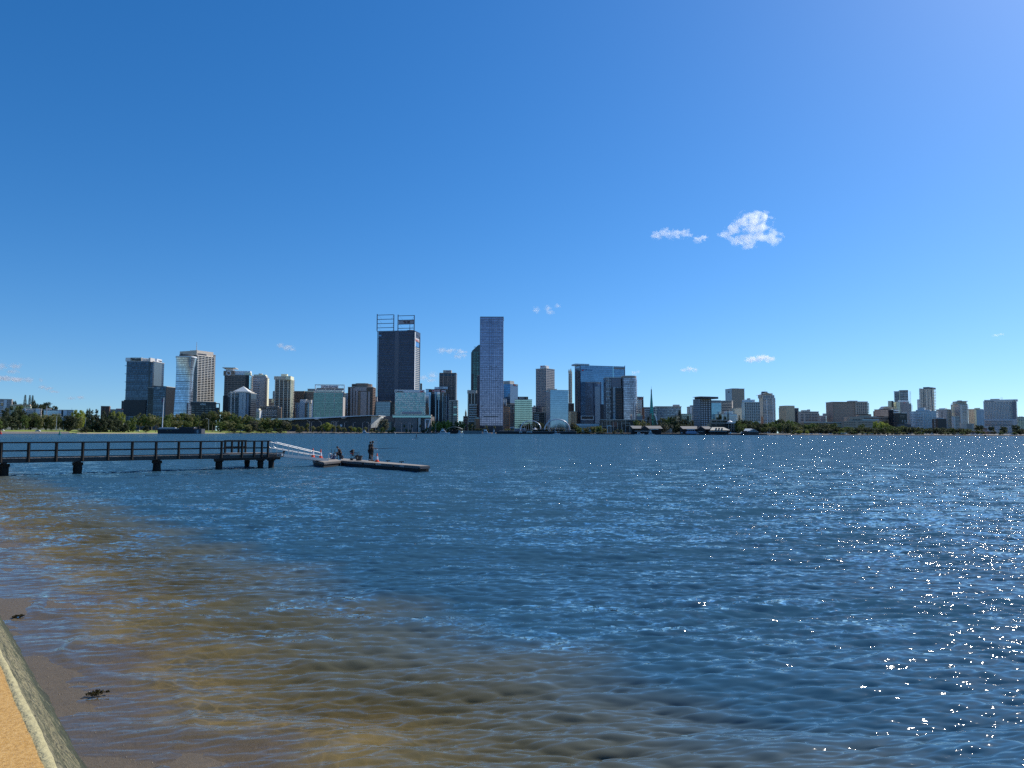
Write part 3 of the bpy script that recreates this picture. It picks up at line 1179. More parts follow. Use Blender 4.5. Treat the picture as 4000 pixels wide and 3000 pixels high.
for py in (1436, 1464, 1492, 1520, 1548, 1576, 1604):
    z = Zat(716, py, c.x, c.y)
    i = max(k for k in range(len(rings) - 1) if rings[k][0][2] <= z)
    f_ = (z - rings[i][0][2]) / (rings[i + 1][0][2] - rings[i][0][2])
    ring = [tuple(a * (1 - f_) + q * f_ for a, q in zip(r0, r1)) for r0, r1 in zip(rings[i], rings[i + 1])]
    rb = MB()
    rb.v += [(x + (x - c.x) * .012, y + (y - c.y) * .012, z - .35) for x, y, _ in ring] + [(x + (x - c.x) * .012, y + (y - c.y) * .012, z + .35) for x, y, _ in ring]
    for j in range(n_): rb.f.append([j, (j + 1) % n_, n_ + (j + 1) % n_, n_ + j]); rb.uv.append(None)
    rb.build('floor_band', MAT_BLACKG, root)

# ---- tall gridded tower behind it ----
b = Bld(OT, 'tall beige tower with a white balcony grid and rooftop mast', 'office tower', 'white gridded tower', 1480, 703, 768, 1380, f_greybands, side=833, depth=44)
FP('crown', M('beige_crown', (.33, .30, .27)), 703, 768, 1371, 1388, .4, 18)
SP('crown', M('beige_crown', (.33, .30, .27)), 768, 833, 1372, 1391, .4, 18)
SP('louvre', W_DARK, 771, 806, 1382.5, 1387, .7)
FP('louvre', W_DARK, 706, 714, 1381, 1387, .7)
SP('dark_backing', MAT_BLACKG, 768.3, 832.6, 1391, 1690, .1)  # dark glass sheet behind the white grid
for i in range(27):
    y = 1391 + i * 6.75
    SP('sun_shade', M('shade_white', (.42, .42, .41)), 768, 833, y, y + 1.5, 1.5)
for px in (768.6, 782, 794.5, 807, 819.5, 832):
    SP('pier', MATS['shade_white'], px - .6, px + .6, 1391, 1690, 1.6)
b.mast(769, 1335, 1372, 'antenna', 1.6)
b.mast(745, 1368, 1374, 'antenna', 3)
b = Bld(OB, 'low dark office with a KPMG sign and open corner frame', 'office', 'dark sign block', 1250, 744, 838, 1572, F('facade_dark_office', (.02, .022, .026), (.05, .065, .085), 5.5, 3.8, .85, .55, .6, .15, .5, .5), side=842, depth=26)
FP('fascia', MAT_DARK, 744, 841, 1571, 1585, .8)
b.F.text(b.root, 'KPMG', SIGNW, 783, 804, 1576, 1583, 1.3)
FP('frame_beam', MAT_DARK, 838, 859, 1575, 1578.5, .6)
FP('frame_post', MAT_DARK, 855, 859, 1578, 1625, .6)
FP('end_bay', f_black, 838.5, 855, 1592, 1640, .2, 6)
FF('pier', MAT_DARK, (765, 782, 798, 815, 831), 1586, 1640, 1.4, .7)

# ---- group with the round emblem ----
b = Bld(OT, 'grey tower with a white ring emblem below its flat roof canopy', 'office tower', 'ring emblem tower', 1480, 870, 973, 1466, F('facade_grey_recess', (.115, .105, .10), (.025, .03, .035), 6.8, 3.9, .84, .45, .4, .2, .7, .4), side=983, depth=30)
FP('upper_block', MAT_BROWN, 873, 917, 1449, 1467, .3, 24)
b.on(917, 978, 1449, 1466, 'plant_room', MAT_WHITE, 2, 16)
b.on(955, 980, 1455, 1466, 'plant_room', MAT_CREAM, 1, 10)
FP('canopy', MAT_GREY, 871, 921, 1436, 1438.5, 5, 28)
FP('penthouse', MAT_WHITE, 881, 910, 1438.5, 1449, -2, 18)
u, z = b.F.hit(893.5, 1458)
p = b.F.A + b.F.e * u
ring = MB()
pts = [(p.x + b.F.e.x * 4.0 * math.cos(a) + b.F.n.x * .9, p.y + b.F.e.y * 4.0 * math.cos(a) + b.F.n.y * .9, z + 4.0 * math.sin(a)) for a in [2 * math.pi * i / 32 for i in range(33)]]
ring.tube(pts, 1.1, 6, caps=False)
ring.build('emblem', SIGNW, b.root)
SP('glass_bay', gl('cyan_glass', (.35, .55, .62), .1, .85), 974, 983, 1468, 1520, .4)
FP('dark_bay', f_black, 958, 973, 1467, 1560, .3)
b.mast(879, 1423, 1437)
FP('lower_wall', f_black, 870, 972, 1546, 1690, .35)
b = Bld(OB, 'glass office with a white pyramid roof in front of the ring emblem tower', 'office', 'pyramid roofed office', 1370, 889, 976, 1536, f_slate, depth=30)
FP('glass_bay', f_pale, 933, 960, 1536, 1690, 1.2)
FP('glass_bay', f_bluesteel, 963, 971, 1540, 1690, .8)
FF('pier', M('pale_pier', (.38, .40, .43)), (903, 906, 918), 1533, 1690, .8, 1.0)
FB('floor_band', M('pale_pier', (.38, .40, .43)), 890, 932, 1536, 1553, 3, .2, .8)
FG(W_DARK, 946, 952, 1541, 1600, 1, 9, .55, .4, 1.5)
rt = MB()
fz = Zat(936, 1529, b.C.x, b.C.y)
az = Zat(938, 1507, b.C.x, b.C.y)
cc = Vector((sum(p[0] for p in b.poly) / 4, sum(p[1] for p in b.poly) / 4))
bs = [tuple(cc + (Vector(p) - cc) * .72) for p in b.poly]
rt.v += [(x, y, fz) for x, y in bs] + [(cc.x + 1, cc.y, az)]
for i in range(4): rt.f.append([i, (i + 1) % 4, 4]); rt.uv.append(None)
rt.f.append([3, 2, 1, 0]); rt.uv.append(None)
rt.build('pyramid_roof', M('pale_metal_roof', (.50, .49, .46), .45, 0, .05), b.root)
b.on(898, 976, 1529, 1536, 'attic', MAT_GREY, 3, 24)
b = Bld(OT, 'striped tower with pale left face and dark banded middle', 'office tower', 'striped tower', 1400, 983, 1037, 1476, F('facade_silver_bands', (.36, .38, .42), (.12, .16, .23), 30, 3.9, .99, .45, .8, .15, .5, .3), side=1047, depth=26)
FP('banded_bay', F('facade_black_white_bands', (.34, .33, .32), (.012, .014, .02), 40, 3.9, .99, .55, .3, .2, .6, .3), 1013, 1036.5, 1478, 1690, .8)
FP('crown', MAT_GREY, 985, 1040, 1468, 1475, 1.2, 20)
FP('crown', MAT_CREAM, 991, 1037, 1463, 1469, .2, 18)
b.on(1010, 1023, 1459, 1464, PR, MAT_GREY, 6, 8)
SP('end_wall', MAT_CREAM, 1042, 1047.5, 1478, 1690, .5)
SP('corner_bay', f_darkstripe, 1037, 1041.5, 1476, 1690, .5)
b = Bld(OB, 'small dark block with white ledges between striped tower and cream fin tower', 'office', 'small ledged block', 1440, 1046, 1070, 1559, F('facade_ledges', (.32, .31, .30), (.02, .022, .03), 20, 3.6, .99, .6, .4, .2, .6, .4), depth=20)
FP('stair_tower', MAT_CREAM, 1061, 1069, 1559, 1574, .8)
b = Bld(OB, 'thin slice of blue glass left of the cream fin tower', 'office', 'blue glass slice', 1560, 1062, 1074, 1529, f_bluesteel, depth=20)
FB('floor_band', MAT_DARK, 1062, 1074, 1532, 1560, 5, .15)
b = Bld(OT, 'cream concrete tower with tall vertical fins and a plain top band', 'office tower', 'cream fin tower', 1380, 1072, 1133, 1482, F('facade_cream_spandrel', (.21, .20, .18), (.018, .02, .025), 60, 3.9, .995, .52, .4, .2, .7, .3), side=1146, depth=32)
FP('crown', M('cream_crown', (.36, .33, .28)), 1071, 1134, 1470, 1483, 1.2, 16)
SP('crown', MAT_CREAM, 1133.5, 1146.5, 1471, 1485, 1.0, 10)
b.on(1098, 1121, 1461, 1470, 'plant_room', MAT_CREAM, 6, 10)
FF('fin', M('pale_fin', (.46, .45, .42)), (1076, 1093, 1109.5, 1126), 1483, 1690, 1.5, 1.5)
SF('fin', MAT_CREAM, (1135, 1138, 1141, 1144), 1485, 1690, 1.8, 1.2)
FP('plant_floor', MAT_BROWN, 1073, 1132, 1555, 1563, .35)
b.mast(1123, 1459, 1471)
b = Bld(OB, 'brown building with small square windows right of the cream fin tower', 'office', 'brown punched building', 1470, 1144, 1185, 1529, f_dotdark, depth=24)
FG(W_DARK, 1149, 1184, 1535, 1575, 6, 5, .4, .45)
b = Bld(OB, 'brown lined building with a pale roof edge beside the teal glass block', 'office', 'brown lined building', 1475, 1185.5, 1224, 1531, f_brownline, depth=24)
FP('parapet', MAT_CREAM, 1185, 1224, 1527, 1531, .6)
b = Bld(OB, 'small grey green rooftop block behind the brown lined building', 'office', 'grey green rooftop block', 1580, 1198, 1238, 1520, MAT_GREY, depth=20)
FB('louvre', MAT_DARK, 1200, 1234, 1521, 1530, 2, .2)
b = Bld(OB, 'stepped office of blue glass strips and dark bays in front of brown buildings', 'office', 'stepped blue office', 1350, 1150, 1206, 1575, F('facade_dotted_dark', (.05, .05, .055), (.25, .30, .36), 3.0, 3.6, .35, .5, .6, .2, .6, .6), side=1216, depth=24)
FP('glass_bay', f_bluesteel, 1159, 1165, 1575, 1690, 1)
FP('glass_bay', f_pale, 1169, 1191, 1574, 1690, 1.6)
FP('dark_bay', MAT_BROWN, 1191, 1197, 1576, 1690, 1.2)
b.on(1172, 1195, 1560, 1575, 'drum', M('pale_drum', (.33, .35, .38)), 4, 14)
b.on(1195, 1215, 1562, 1575, 'drum', MAT_GREY, 6, 12)
FP('glass_bay', W_BLUE, 1203, 1206, 1576, 1632, 1)
b = Bld(OB, 'low white and grey block with striped end left of the dark crescent block', 'office', 'low white block', 1270, 938, 1012, 1604, M('pale_blue_render', (.34, .38, .42), .6), depth=20)
FP('wall_panel', MAT_GREY, 940, 953, 1605, 1618, .8)
FB('sun_shade', SIGNW, 984, 994, 1598, 1630, 5, .45, 1.4)
FP('stair_tower', MAT_CREAM, 995, 1012, 1596, 1640, .8, 10)
FP('bright_wall', SIGNW, 1001, 1011, 1597, 1609, 1.0)  # white panel on the stair tower
b = Bld(OB, 'low dark brown office with a white crescent sign above the park trees', 'office', 'dark crescent block', 1290, 1013, 1083, 1588, F('facade_dark_brown', (.045, .038, .036), (.13, .14, .16), 3.5, 3.8, .7, .35, .5, .2, .7, .6), side=1086, depth=22)
b.F.text(b.root, 'Ooooooo', SIGNW, 1050, 1069, 1591.5, 1594, .8, name='lettering')
u, z = b.F.hit(1043, 1592)
p = b.F.A + b.F.e * u + b.F.n * .6
cm = MB()
cm.tube([(p.x + b.F.e.x * 1.9 * math.cos(a), p.y + b.F.e.y * 1.9 * math.cos(a), z + 1.6 * math.sin(a)) for a in [R(d) for d in range(-150, 61, 15)]], [.15 + .4 * math.sin(math.pi * i / 14) for i in range(15)], 6)
cm.build('emblem', SIGNW, b.root)
FG(M('blind_white', (.5, .5, .5)), 1024, 1081, 1599, 1628, 8, 4, .6, .28)
FP('side_block', MAT_BROWN, 1084, 1099, 1590, 1650, .2, 12)
FP('roof_tank', SIGNW, 1091, 1096, 1591, 1595, .9, 3)

# ---- teal glass block ----
b = Bld(OB, 'teal glass office block carrying a large Perdaman roof sign in an open frame', 'office', 'teal glass block', 1310, 1222, 1338, 1534, f_teal, side=1347, depth=34)
FP('attic', M('pale_teal_panel', (.30, .36, .34)), 1236, 1336, 1525, 1534, -.5, 20)
FP('attic_beam', SIGNW, 1234, 1340, 1522.5, 1525, .5, 3)
FP('roof_plant', MAT_DARK, 1236, 1340, 1516, 1522.5, -3, 14)
FP('frame_beam', M('steel_frame', (.33, .35, .37), .4), 1230, 1346, 1502, 1505, .6, 1.2)
FP('frame_post', MATS['steel_frame'], 1230, 1233, 1505, 1534, .6, 1.2)
FP('frame_post', MATS['steel_frame'], 1343, 1346, 1505, 1534, .6, 1.2)
for px in (1238, 1243, 1249, 1327, 1332, 1338):
    FP('frame_post', MATS['steel_frame'], px, px + .8, 1505, 1516, .3, .6)
FP('sign_board', SIGNW, 1253, 1322, 1505.5, 1516.5, .3, .8)
b.F.text(b.root, 'Perdaman', M('sign_maroon', (.06, .02, .05)), 1264, 1321, 1506.5, 1514.8, .7)
eb = MB()
u, z = b.F.hit(1259, 1511)
p = b.F.A + b.F.e * u + b.F.n * .8
eb.tube([(p.x + b.F.e.x * x, p.y + b.F.e.y * x, z + y) for x, y in ((.2, 3.8), (-.3, 2), (-1.2, 0), (-1, -1.8), (.6, -2.0), (1.2, -.6), (.4, .3))], [.15, .3, .35, .4, .35, .3, .1], 6)
eb.build('emblem', M('sign_maroon', (.06, .02, .05)), b.root)
FF('mast_fin', M('steel_frame', (.33, .35, .37)), (1271, 1307), 1518, 1626, .7, 1.4)
FF('mast_fin', M('steel_frame', (.33, .35, .37)), (1232, 1251, 1288, 1325), 1600, 1626, .7, 1.2)
FP('white_blade', SIGNW, 1218, 1221.5, 1562, 1634, .5, 14)
SP('glass_bay', W_BLUE, 1339, 1344, 1530, 1550, .5)
SP('side_wall', f_greyp, 1338.5, 1347, 1552, 1690, .5)
b = Bld(OB, 'white dotted slab just right of the teal glass block', 'office', 'white dotted slab', 1430, 1343, 1355, 1537, f_white, depth=22)
FG(W_DARK, 1351, 1355, 1540, 1596, 1, 10, .6, .5)
FP('lower_wall', MAT_BROWN, 1343, 1355, 1598, 1640, .3)
b = Bld(OT, 'brown tower with stepped octagonal top and pale blue window columns', 'office tower', 'octagonal topped tower', 1370, 1356, 1454, 1513, F('facade_brown_dark', (.085, .06, .048), (.02, .02, .024), 5.5, 3.7, .8, .5, .3, .2, .8, .4), depth=34)
for a0, a1, n_c in ((1368, 1375.5, 0), (1379, 1386, 0), (1389, 1397, 0), (1408, 1432, 0), (1437, 1445, 0)):
    FP('glass_column', F('facade_blue_ledges', (.20, .19, .21), (.30, .36, .50), 30, 3.7, .99, .66, .85, .12, .5, .2), a0, a1, 1516 if a0 < 1400 else 1530, 1690, 1.3)
FP('glass_column', MATS['facade_blue_ledges'], 1386.5, 1432, 1514, 1527, 1.1)
FP('dark_recess', MAT_BROWN, 1399, 1407, 1530, 1690, .6)
pc = cc = Vector((sum(p[0] for p in b.poly) / 4, sum(p[1] for p in b.poly) / 4))
for (s_, y0, y1, nm) in ((.78, 1499, 1512, 'upper_tier'), (.5, 1496, 1499, 'plant_room')):
    w = (b.F.L / 2) * s_
    d = 13 * (1 if s_ > .6 else .7)
    ch = 5
    pl = [(-w, -d + ch), (-w + ch, -d), (w - ch, -d), (w, -d + ch), (w, d - ch), (w - ch, d), (-w + ch, d), (-w, d - ch)]
    pl = [(cc.x + b.F.e.x * x - b.F.n.x * y, cc.y + b.F.e.y * x - b.F.n.y * y) for x, y in pl]
    ar = sum(pl[i][0] * pl[(i + 1) % 8][1] - pl[(i + 1) % 8][0] * pl[i][1] for i in range(8))
    if ar < 0: pl = pl[::-1]
    MB().prism(pl, Zat(1405, y1, b.C.x, b.C.y) + (.5 if s_ > .6 else .01), Zat(1405, y0, b.C.x, b.C.y)).build(nm, M('brown_cap', (.12, .095, .08)), b.root)
ft = Face(b.F.A + b.F.n * -4, b.F.B + b.F.n * -4)
ft.text(b.root, 'Bennett', SIGNK, 1376, 1394, 1502, 1508, .9)
b = Bld(OB, 'plain white block with three dark windows beside the tallest dark tower', 'office', 'plain white block', 1560, 1454.5, 1470, 1551, MAT_WHITE, depth=22)
FG(W_DARK, 1460, 1464, 1564, 1590, 1, 4, .7, .5)
b = Bld(OB, 'low dark striped block beneath the plain white block', 'office', 'low dark striped block', 1450, 1452, 1467, 1589, F('facade_olive_stripe', (.17, .16, .12), (.02, .022, .025), 30, 3.6, .99, .6, .3, .2, .7, .3), depth=20)
FB('floor_band', MAT_DARK, 1452, 1467, 1596, 1620, 4, .3)
# ---- tallest dark tower with roof frames ----
STEEL = M('navy_steel', (.012, .018, .05), .45, 0, .1)
b = Bld(OT, 'tallest dark blue grey tower with twin open steel frames on its roof', 'office tower', 'tall framed tower', 1500, 1472, 1617, 1292, F('facade_framed_tower', (.05, .052, .062), (.028, .038, .075), 1.6, 4.0, .8, .62, .55, .2, .6, .55), side=1638, depth=42, roof=None)
for px, y0 in ((1473, 1227), (1538, 1229), (1554.5, 1229), (1618, 1231)):
    FP('frame_post', STEEL, px - 1.3, px + 1.3, y0, 1292, .3, 1.4)
for (x0, x1, ys) in ((1474, 1537, (1230, 1247, 1263.5, 1280)), (1556, 1617, (1233, 1250, 1266, 1282))):
    for y in ys:
        FP('frame_beam', STEEL, x0, x1, y - .95, y + .95, .2, 1.2)
    for i in range(4):
        y = ys[i] + 1
        for (xa, xb) in ((x0 + 3, x0 + 13), (x1 - 3, x1 - 13)):
            ua, za = b.F.hit(xa, y + 1)
            ub, zb = b.F.hit(xb, y + 13)
            p0, p1 = b.F.A + b.F.e * ua - b.F.n * 8, b.F.A + b.F.e * ub - b.F.n * 8
            MB().bar((p0.x, p0.y, za), (p1.x, p1.y, max(zb, b.z1)), .22).build('brace', STEEL, b.root)
FP('sign_board', M('sign_mesh', (.16, .17, .22)), 1557, 1617, 1251, 1265, -.6, .8)
b.F.text(b.root, 'BHP', M('sign_rust', (.035, .006, .01)), 1574, 1601, 1253.5, 1263, -.2, mirror=True)
FP('parapet', STEEL, 1472, 1618, 1291.5, 1293.5, .3)
b.on(1590, 1612, 1289, 1292.5, 'plant_room', MAT_DARK, 8, 10)
b.on(1600, 1609, 1288.5, 1291, 'crane_cab', SIGNW, 4, 3)
b.mast(1601, 1265, 1290, 'antenna', 2.0, 14, STEEL)
FP('sky_panel', W_BLUE, 1480, 1490, 1308, 1314, .4)
FP('core_strip', M('core_navy', (.05, .055, .085), .3), 1540.5, 1556, 1293, 1690, .25)
for px in (1472.6, 1616):
    FP('edge_pier', STEEL, px - 1, px + 1, 1293, 1690, .7)
SP('side_pier', MAT_WHITE, 1618, 1620.5, 1296, 1690, .6)
for i in range(5):
    FP('floor_band', MAT_BLACKG, 1474, 1538, 1322 + i * 68, 1323.6 + i * 68, .3)
    FP('floor_band', MAT_BLACKG, 1557, 1614, 1322 + i * 68, 1323.6 + i * 68, .3)
SP('side_backing', MAT_BLACKG, 1621, 1637.5, 1355, 1690, .25)
for i in range(44):
    y = 1359 + i * 7.3
    SP('spandrel', M('spandrel_grey', (.24, .24, .245)), 1621, 1637.5, y, y + 3.7, .6)
SP('corner_post', STEEL, 1637, 1638.4, 1316, 1690, .9)
SP('sign_board', M('sign_grey', (.30, .30, .32)), 1621, 1637, 1322, 1335, .7)
b.S.text(b.root, 'into', M('sign_soft_red', (.40, .07, .08)), 1622, 1634, 1326, 1333, 1.2)
SP('glass_bay', MAT_BLUEG, 1621, 1637, 1338, 1355, .5)
u0, z0 = b.S.hit(1621, 1300)
u1, z1 = b.S.hit(1637.5, 1316)
p0, p1 = b.S.A + b.S.e * u0, b.S.A + b.S.e * u1
MB().bar((p0.x, p0.y, z0), (p1.x, p1.y, z1), .7).build('brace', STEEL, b.root)
MB().bar((p0.x, p0.y, z1), (p1.x, p1.y, z1), .6).build('brace', STEEL, b.root)
b = Bld(OB, 'low slate blue glass block at the foot of the tall framed tower', 'office', 'low slate glass block', 1400, 1466, 1523, 1570, F('facade_slate_blue', (.10, .13, .17), (.11, .16, .23), 1.6, 3.8, .88, .8, .8, .12, .4, .2), side=1527, depth=24)
b.on(1496, 1524, 1563, 1570, 'plant_room', MAT_DARK, 4, 10)
FP('side_frame', MAT_DARK, 1523.5, 1541, 1570, 1640, -1, 8)
FF('pier', MAT_CREAM, (1535.5,), 1580, 1640, .8, -.4)
b = Bld(OB, 'pale aqua glass office with scattered blinds and a white Deloitte top band', 'office', 'aqua blinds office', 1370, 1541.5, 1658, 1533, f_mint, side=1661, depth=34)
FP('top_band', M('pale_aqua_band', (.42, .48, .50)), 1541.5, 1659, 1522.5, 1534, .5, 3)
b.F.text(b.root, 'Deloitte.', SIGNK, 1545.5, 1577, 1525, 1532.5, .9)
for x0 in (1583, 1600, 1617, 1631):
    FP('band_window', M('band_glass', (.62, .68, .70)), x0, x0 + 9, 1527, 1532, .8)
em = MB()
for xa, ya, xb, yb_ in ((1641.5, 1526, 1645.5, 1532), (1653.5, 1526, 1649.5, 1532), (1647.5, 1526, 1647.5, 1532)):
    ua, za = b.F.hit(xa, ya); ub, zb = b.F.hit(xb, yb_)
    pa, pb = b.F.A + b.F.e * ua + b.F.n * .9, b.F.A + b.F.e * ub + b.F.n * .9
    em.bar((pa.x, pa.y, za), (pb.x, pb.y, zb), 1.6, 1.0)
em.build('emblem', SIGNR, b.root)
for i in range(13):
    FP('floor_band', M('pale_aqua_band', (.42, .48, .50)), 1542, 1658, 1541.6 + i * 8, 1542.8 + i * 8, .35)
FP('entrance_canopy', M('mauve_grey', (.27, .27, .31)), 1571, 1646, 1608, 1617, 3, 3)
b = Bld('chimney_stack', 'plain dark shaft rising between the aqua office and the tall framed tower', 'shaft', None, 1600, 1639, 1645.5, 1499, MAT_DARK, depth=8)
b = Bld(OB, 'narrow grey blue slab between the aqua office and the blue bay office', 'office', 'narrow grey blue slab', 1480, 1661, 1683, 1521, f_pale, depth=20)
FP('lower_block', MAT_BROWN, 1659, 1674, 1575, 1640, 1.5)
FG(M('blind_white', (.5, .5, .5)), 1663, 1672, 1580, 1618, 3, 7, .25, .3, 1.7)

# ---- convention halls on the shore ----
def hall(name, label, prof, D, depth, mat, nm='wall'):
    """long building whose front outline follows the given points (px, y of the roof)"""
    xs = [p[0] for p in prof]
    c = P(sum(xs) / len(xs), 1689, D)
    root = empty(name, (c.x, c.y, 1), label, 'hall')
    mb = MB()
    k = len(prof)
    pts = []
    for px, y in prof:
        q = P(px, 1689, D)
        pts.append((q.x, D, Zat(px, y, q.x, D)))
    mb.v += [(x, y, .5) for x, y, z in pts] + pts + [(x, y + depth, z) for x, y, z in pts] + [(x, y + depth, .5) for x, y, z in pts]
    for i in range(k - 1):
        mb.f += [[i, i + 1, k + i + 1, k + i], [k + i, k + i + 1, 2 * k + i + 1, 2 * k + i], [2 * k + i, 2 * k + i + 1, 3 * k + i + 1, 3 * k + i]]
    mb.f += [[0, k, 2 * k, 3 * k], [k - 1, 4 * k - 1, 3 * k - 1, 2 * k - 1]]
    mb.uv += [None] * (len(mb.f))
    mb.build(nm, mat, root)
    return root, pts


HALLD = M('hall_charcoal', (.045, .043, .047), .7, 0, .12, .05)
root, pts = hall('convention_hall', 'long low charcoal hall with a sweeping white roof edge on the shore', [(985, 1642), (1100, 1641.5), (1250, 1636.5), (1400, 1628.5), (1449, 1624.5)], 1305, 85, HALLD)
BLD.append((985, 1449, 'white roofed hall'))
rf = MB()
top = [(985, 1633.5), (1060, 1634), (1150, 1633), (1250, 1629.5), (1350, 1625.5), (1449, 1621.5), (1478, 1622.5)]
bot = [(985, 1640.5), (1060, 1641), (1150, 1639), (1250, 1634.5), (1350, 1628.5), (1449, 1623.5), (1478, 1624)]
v0 = []
for (px, y), (_, y2) in zip(top, bot):
    q = P(px, 1689, 1298)
    v0.append((q.x, 1298, Zat(px, y, q.x, 1298), Zat(px, y2, q.x, 1298)))
k = len(v0)
rf.v += [(x, y, zb) for x, y, zt, zb in v0] + [(x, y, zt) for x, y, zt, zb in v0] + [(x, y + 92, zt + .3) for x, y, zt, zb in v0] + [(x, y + 92, zb) for x, y, zt, zb in v0]
for i in range(k - 1):
    for j in range(3):
        rf.f.append([j * k + i, j * k + i + 1, (j + 1) * k + i + 1, (j + 1) * k + i]); rf.uv.append(None)
    rf.f.append([3 * k + i, 3 * k + i + 1, i + 1, i]); rf.uv.append(None)
rf.f += [[0, k, 2 * k, 3 * k], [k - 1, 4 * k - 1, 3 * k - 1, 2 * k - 1]]; rf.uv += [None, None]
rf.build('roof', M('hall_white_roof', (.72, .71, .68), .4, 0, .03, .1), root)
for px in (1135, 1237, 1341):
    q = P(px, 1689, 1297)
    y = 1641 - (px - 1135) * .047
    MB().hexa([(q.x - 3, 1296, Zat(px, y + 3, q.x, 1297)), (q.x + 2, 1296, Zat(px, y + 3, q.x, 1297)), (q.x + 2, 1303, Zat(px, y + 3, q.x, 1297)), (q.x - 3, 1303, Zat(px, y + 3, q.x, 1297))],
              [(q.x - 4.5, 1295, Zat(px, y, q.x, 1297)), (q.x + 4.5, 1295, Zat(px, y, q.x, 1297)), (q.x + 4.5, 1303, Zat(px, y, q.x, 1297)), (q.x - 4.5, 1303, Zat(px, y, q.x, 1297))]).build('roof_bracket', MATS['hall_white_roof'], root)
pw = MB()
prow = [(1449, 1623, 1672), (1462, 1622.5, 1670), (1472, 1623.2, 1655), (1482, 1625, 1640), (1490, 1629, 1633)]
v0 = []
for i, (px, y, y2) in enumerate(prow):
    D = 1302 + i * 6
    q = P(px, 1689, D)
    v0.append((q.x, D, Zat(px, y, q.x, D), max(.6, Zat(px, y2, q.x, D))))
k = len(v0)
pw.v += [(x, y, zb) for x, y, zt, zb in v0] + [(x, y, zt) for x, y, zt, zb in v0] + [(x + 1, y + 60, zt) for x, y, zt, zb in v0] + [(x + 1, y + 60, zb) for x, y, zt, zb in v0]
for i in range(k - 1):
    for j in range(3):
        pw.f.append([j * k + i, j * k + i + 1, (j + 1) * k + i + 1, (j + 1) * k + i]); pw.uv.append(None)
    pw.f.append([3 * k + i, 3 * k + i + 1, i + 1, i]); pw.uv.append(None)
pw.f += [[0, k, 2 * k, 3 * k], [k - 1, 4 * k - 1, 3 * k - 1, 2 * k - 1]]; pw.uv += [None, None]
pw.build('prow', M('pale_concrete_shell', (.30, .32, .32), .6, 0, .08, .1), root, smooth=False)
hf = Face((P(985, 1689, 1305).x, 1305), (P(1449, 1689, 1305).x, 1305))
hf.panel(root, 'panel_joint', MAT_DARK, 1431, 1448, 1627, 1690, .3)
hf.panel(root, 'door', SIGNW, 1330, 1338, 1658, 1666, .4)
for px in (1170, 1212, 1290, 1360):
    hf.panel(root, 'panel_joint', MAT_BLACKG, px, px + 1.2, 1650, 1690, .2)
root, pts = hall('convention_hall', 'lower grey hall with a glazed strip and leaning white columns', [(1478, 1640), (1497, 1628), (1515, 1624), (1640, 1625), (1683, 1626)], 1345, 60, M('hall_grey', (.085, .083, .09), .7, 0, .1, .05))
BLD.append((1478, 1683, 'leaning column hall'))
hf = Face((P(1478, 1689, 1345).x, 1345), (P(1683, 1689, 1345).x, 1345))
hf.panel(root, 'glazed_strip', M('strip_glass', (.22, .38, .42), .15, .6), 1536, 1684, 1624, 1631, 6, 1)
hf.panel(root, 'roof_slab', MAT_GREY, 1534, 1686, 1620.5, 1624, 7, 10)
hf.panel(root, 'glass_corner', f_teal, 1470, 1531, 1648, 1690, 4, 1)
hf.panel(root, 'curved_wall', M('hall_grey_front', (.10, .10, .108)), 1545, 1632, 1632, 1690, 5, 1)
hf.panel(root, 'prow', M('pale_concrete_shell', (.30, .32, .32)), 1636, 1645, 1633, 1690, 7, 1)
hf.panel(root, 'glass_bay', f_side, 1663, 1682, 1638, 1668, 4, 1)
for xa, xb in ((1661, 1662), (1680, 1667)):
    q0, q1 = P(xa, 1689, 1335), P(xb, 1689, 1335)
    MB().bar((q0.x, 1335, Zat(xa, 1638, q0.x, 1335)), (q1.x, 1335, 1.5), 1.8).build('column', SIGNW, root)
q0, q1 = P(1661, 1689, 1335), P(1680, 1689, 1335)
MB().bar((q0.x, 1335, Zat(1661, 1638, q0.x, 1335)), (q1.x, 1335, Zat(1680, 1638, q1.x, 1335)), 1.8).build('beam', SIGNW, root)

# ---- blue bay office with red sign ----
b = Bld(OB, 'office of blue glass bays under a brown band with red and white LAVAN sign', 'office', 'blue bay office', 1400, 1673, 1738, 1530, F('facade_bay_dark', (.05, .05, .055), (.04, .055, .08), 1.6, 3.8, .8, .7, .6, .15, .4, .4), side=1760, depth=30)
FP('top_band', M('dark_red_brown', (.07, .035, .032)), 1675, 1739, 1520, 1532, .6, 10)
SP('top_band', MAT_BROWN, 1739, 1759, 1521, 1546, .6, 10)
FP('sign_board', M('sign_dim_red', (.32, .03, .03)), 1690, 1719, 1522.5, 1531, 1.2)
b.F.text(b.root, 'LAVAN', M('sign_pink', (.72, .52, .52)), 1691, 1719, 1523, 1530, 1.7)
FP('sign_board', M('sign_pink', (.72, .52, .52)), 1726, 1741, 1524.5, 1532.5, 1.6)
b.F.text(b.root, 'BDO', SIGNR, 1728, 1739, 1526, 1531, 2.2)
for (x0, x1, y0, mt) in ((1674, 1685, 1533, 0), (1697, 1708, 1531, 1), (1711, 1717, 1553, 0), (1727, 1733, 1537, 1)):
    q = b.F.A + b.F.e * ((b.F.hit(x0, 1600)[0] + b.F.hit(x1, 1600)[0]) / 2)
    w = abs(b.F.hit(x1, 1600)[0] - b.F.hit(x0, 1600)[0]) / 2
    MB().lathe([(w, 1.0), (w, Zat((x0 + x1) / 2, y0, q.x, q.y)), (w * .6, Zat((x0 + x1) / 2, y0, q.x, q.y) + 1)], 14, (q.x, q.y, 0)).build('glass_bay', W_BLUE if mt else MAT_BLUEG, b.root)
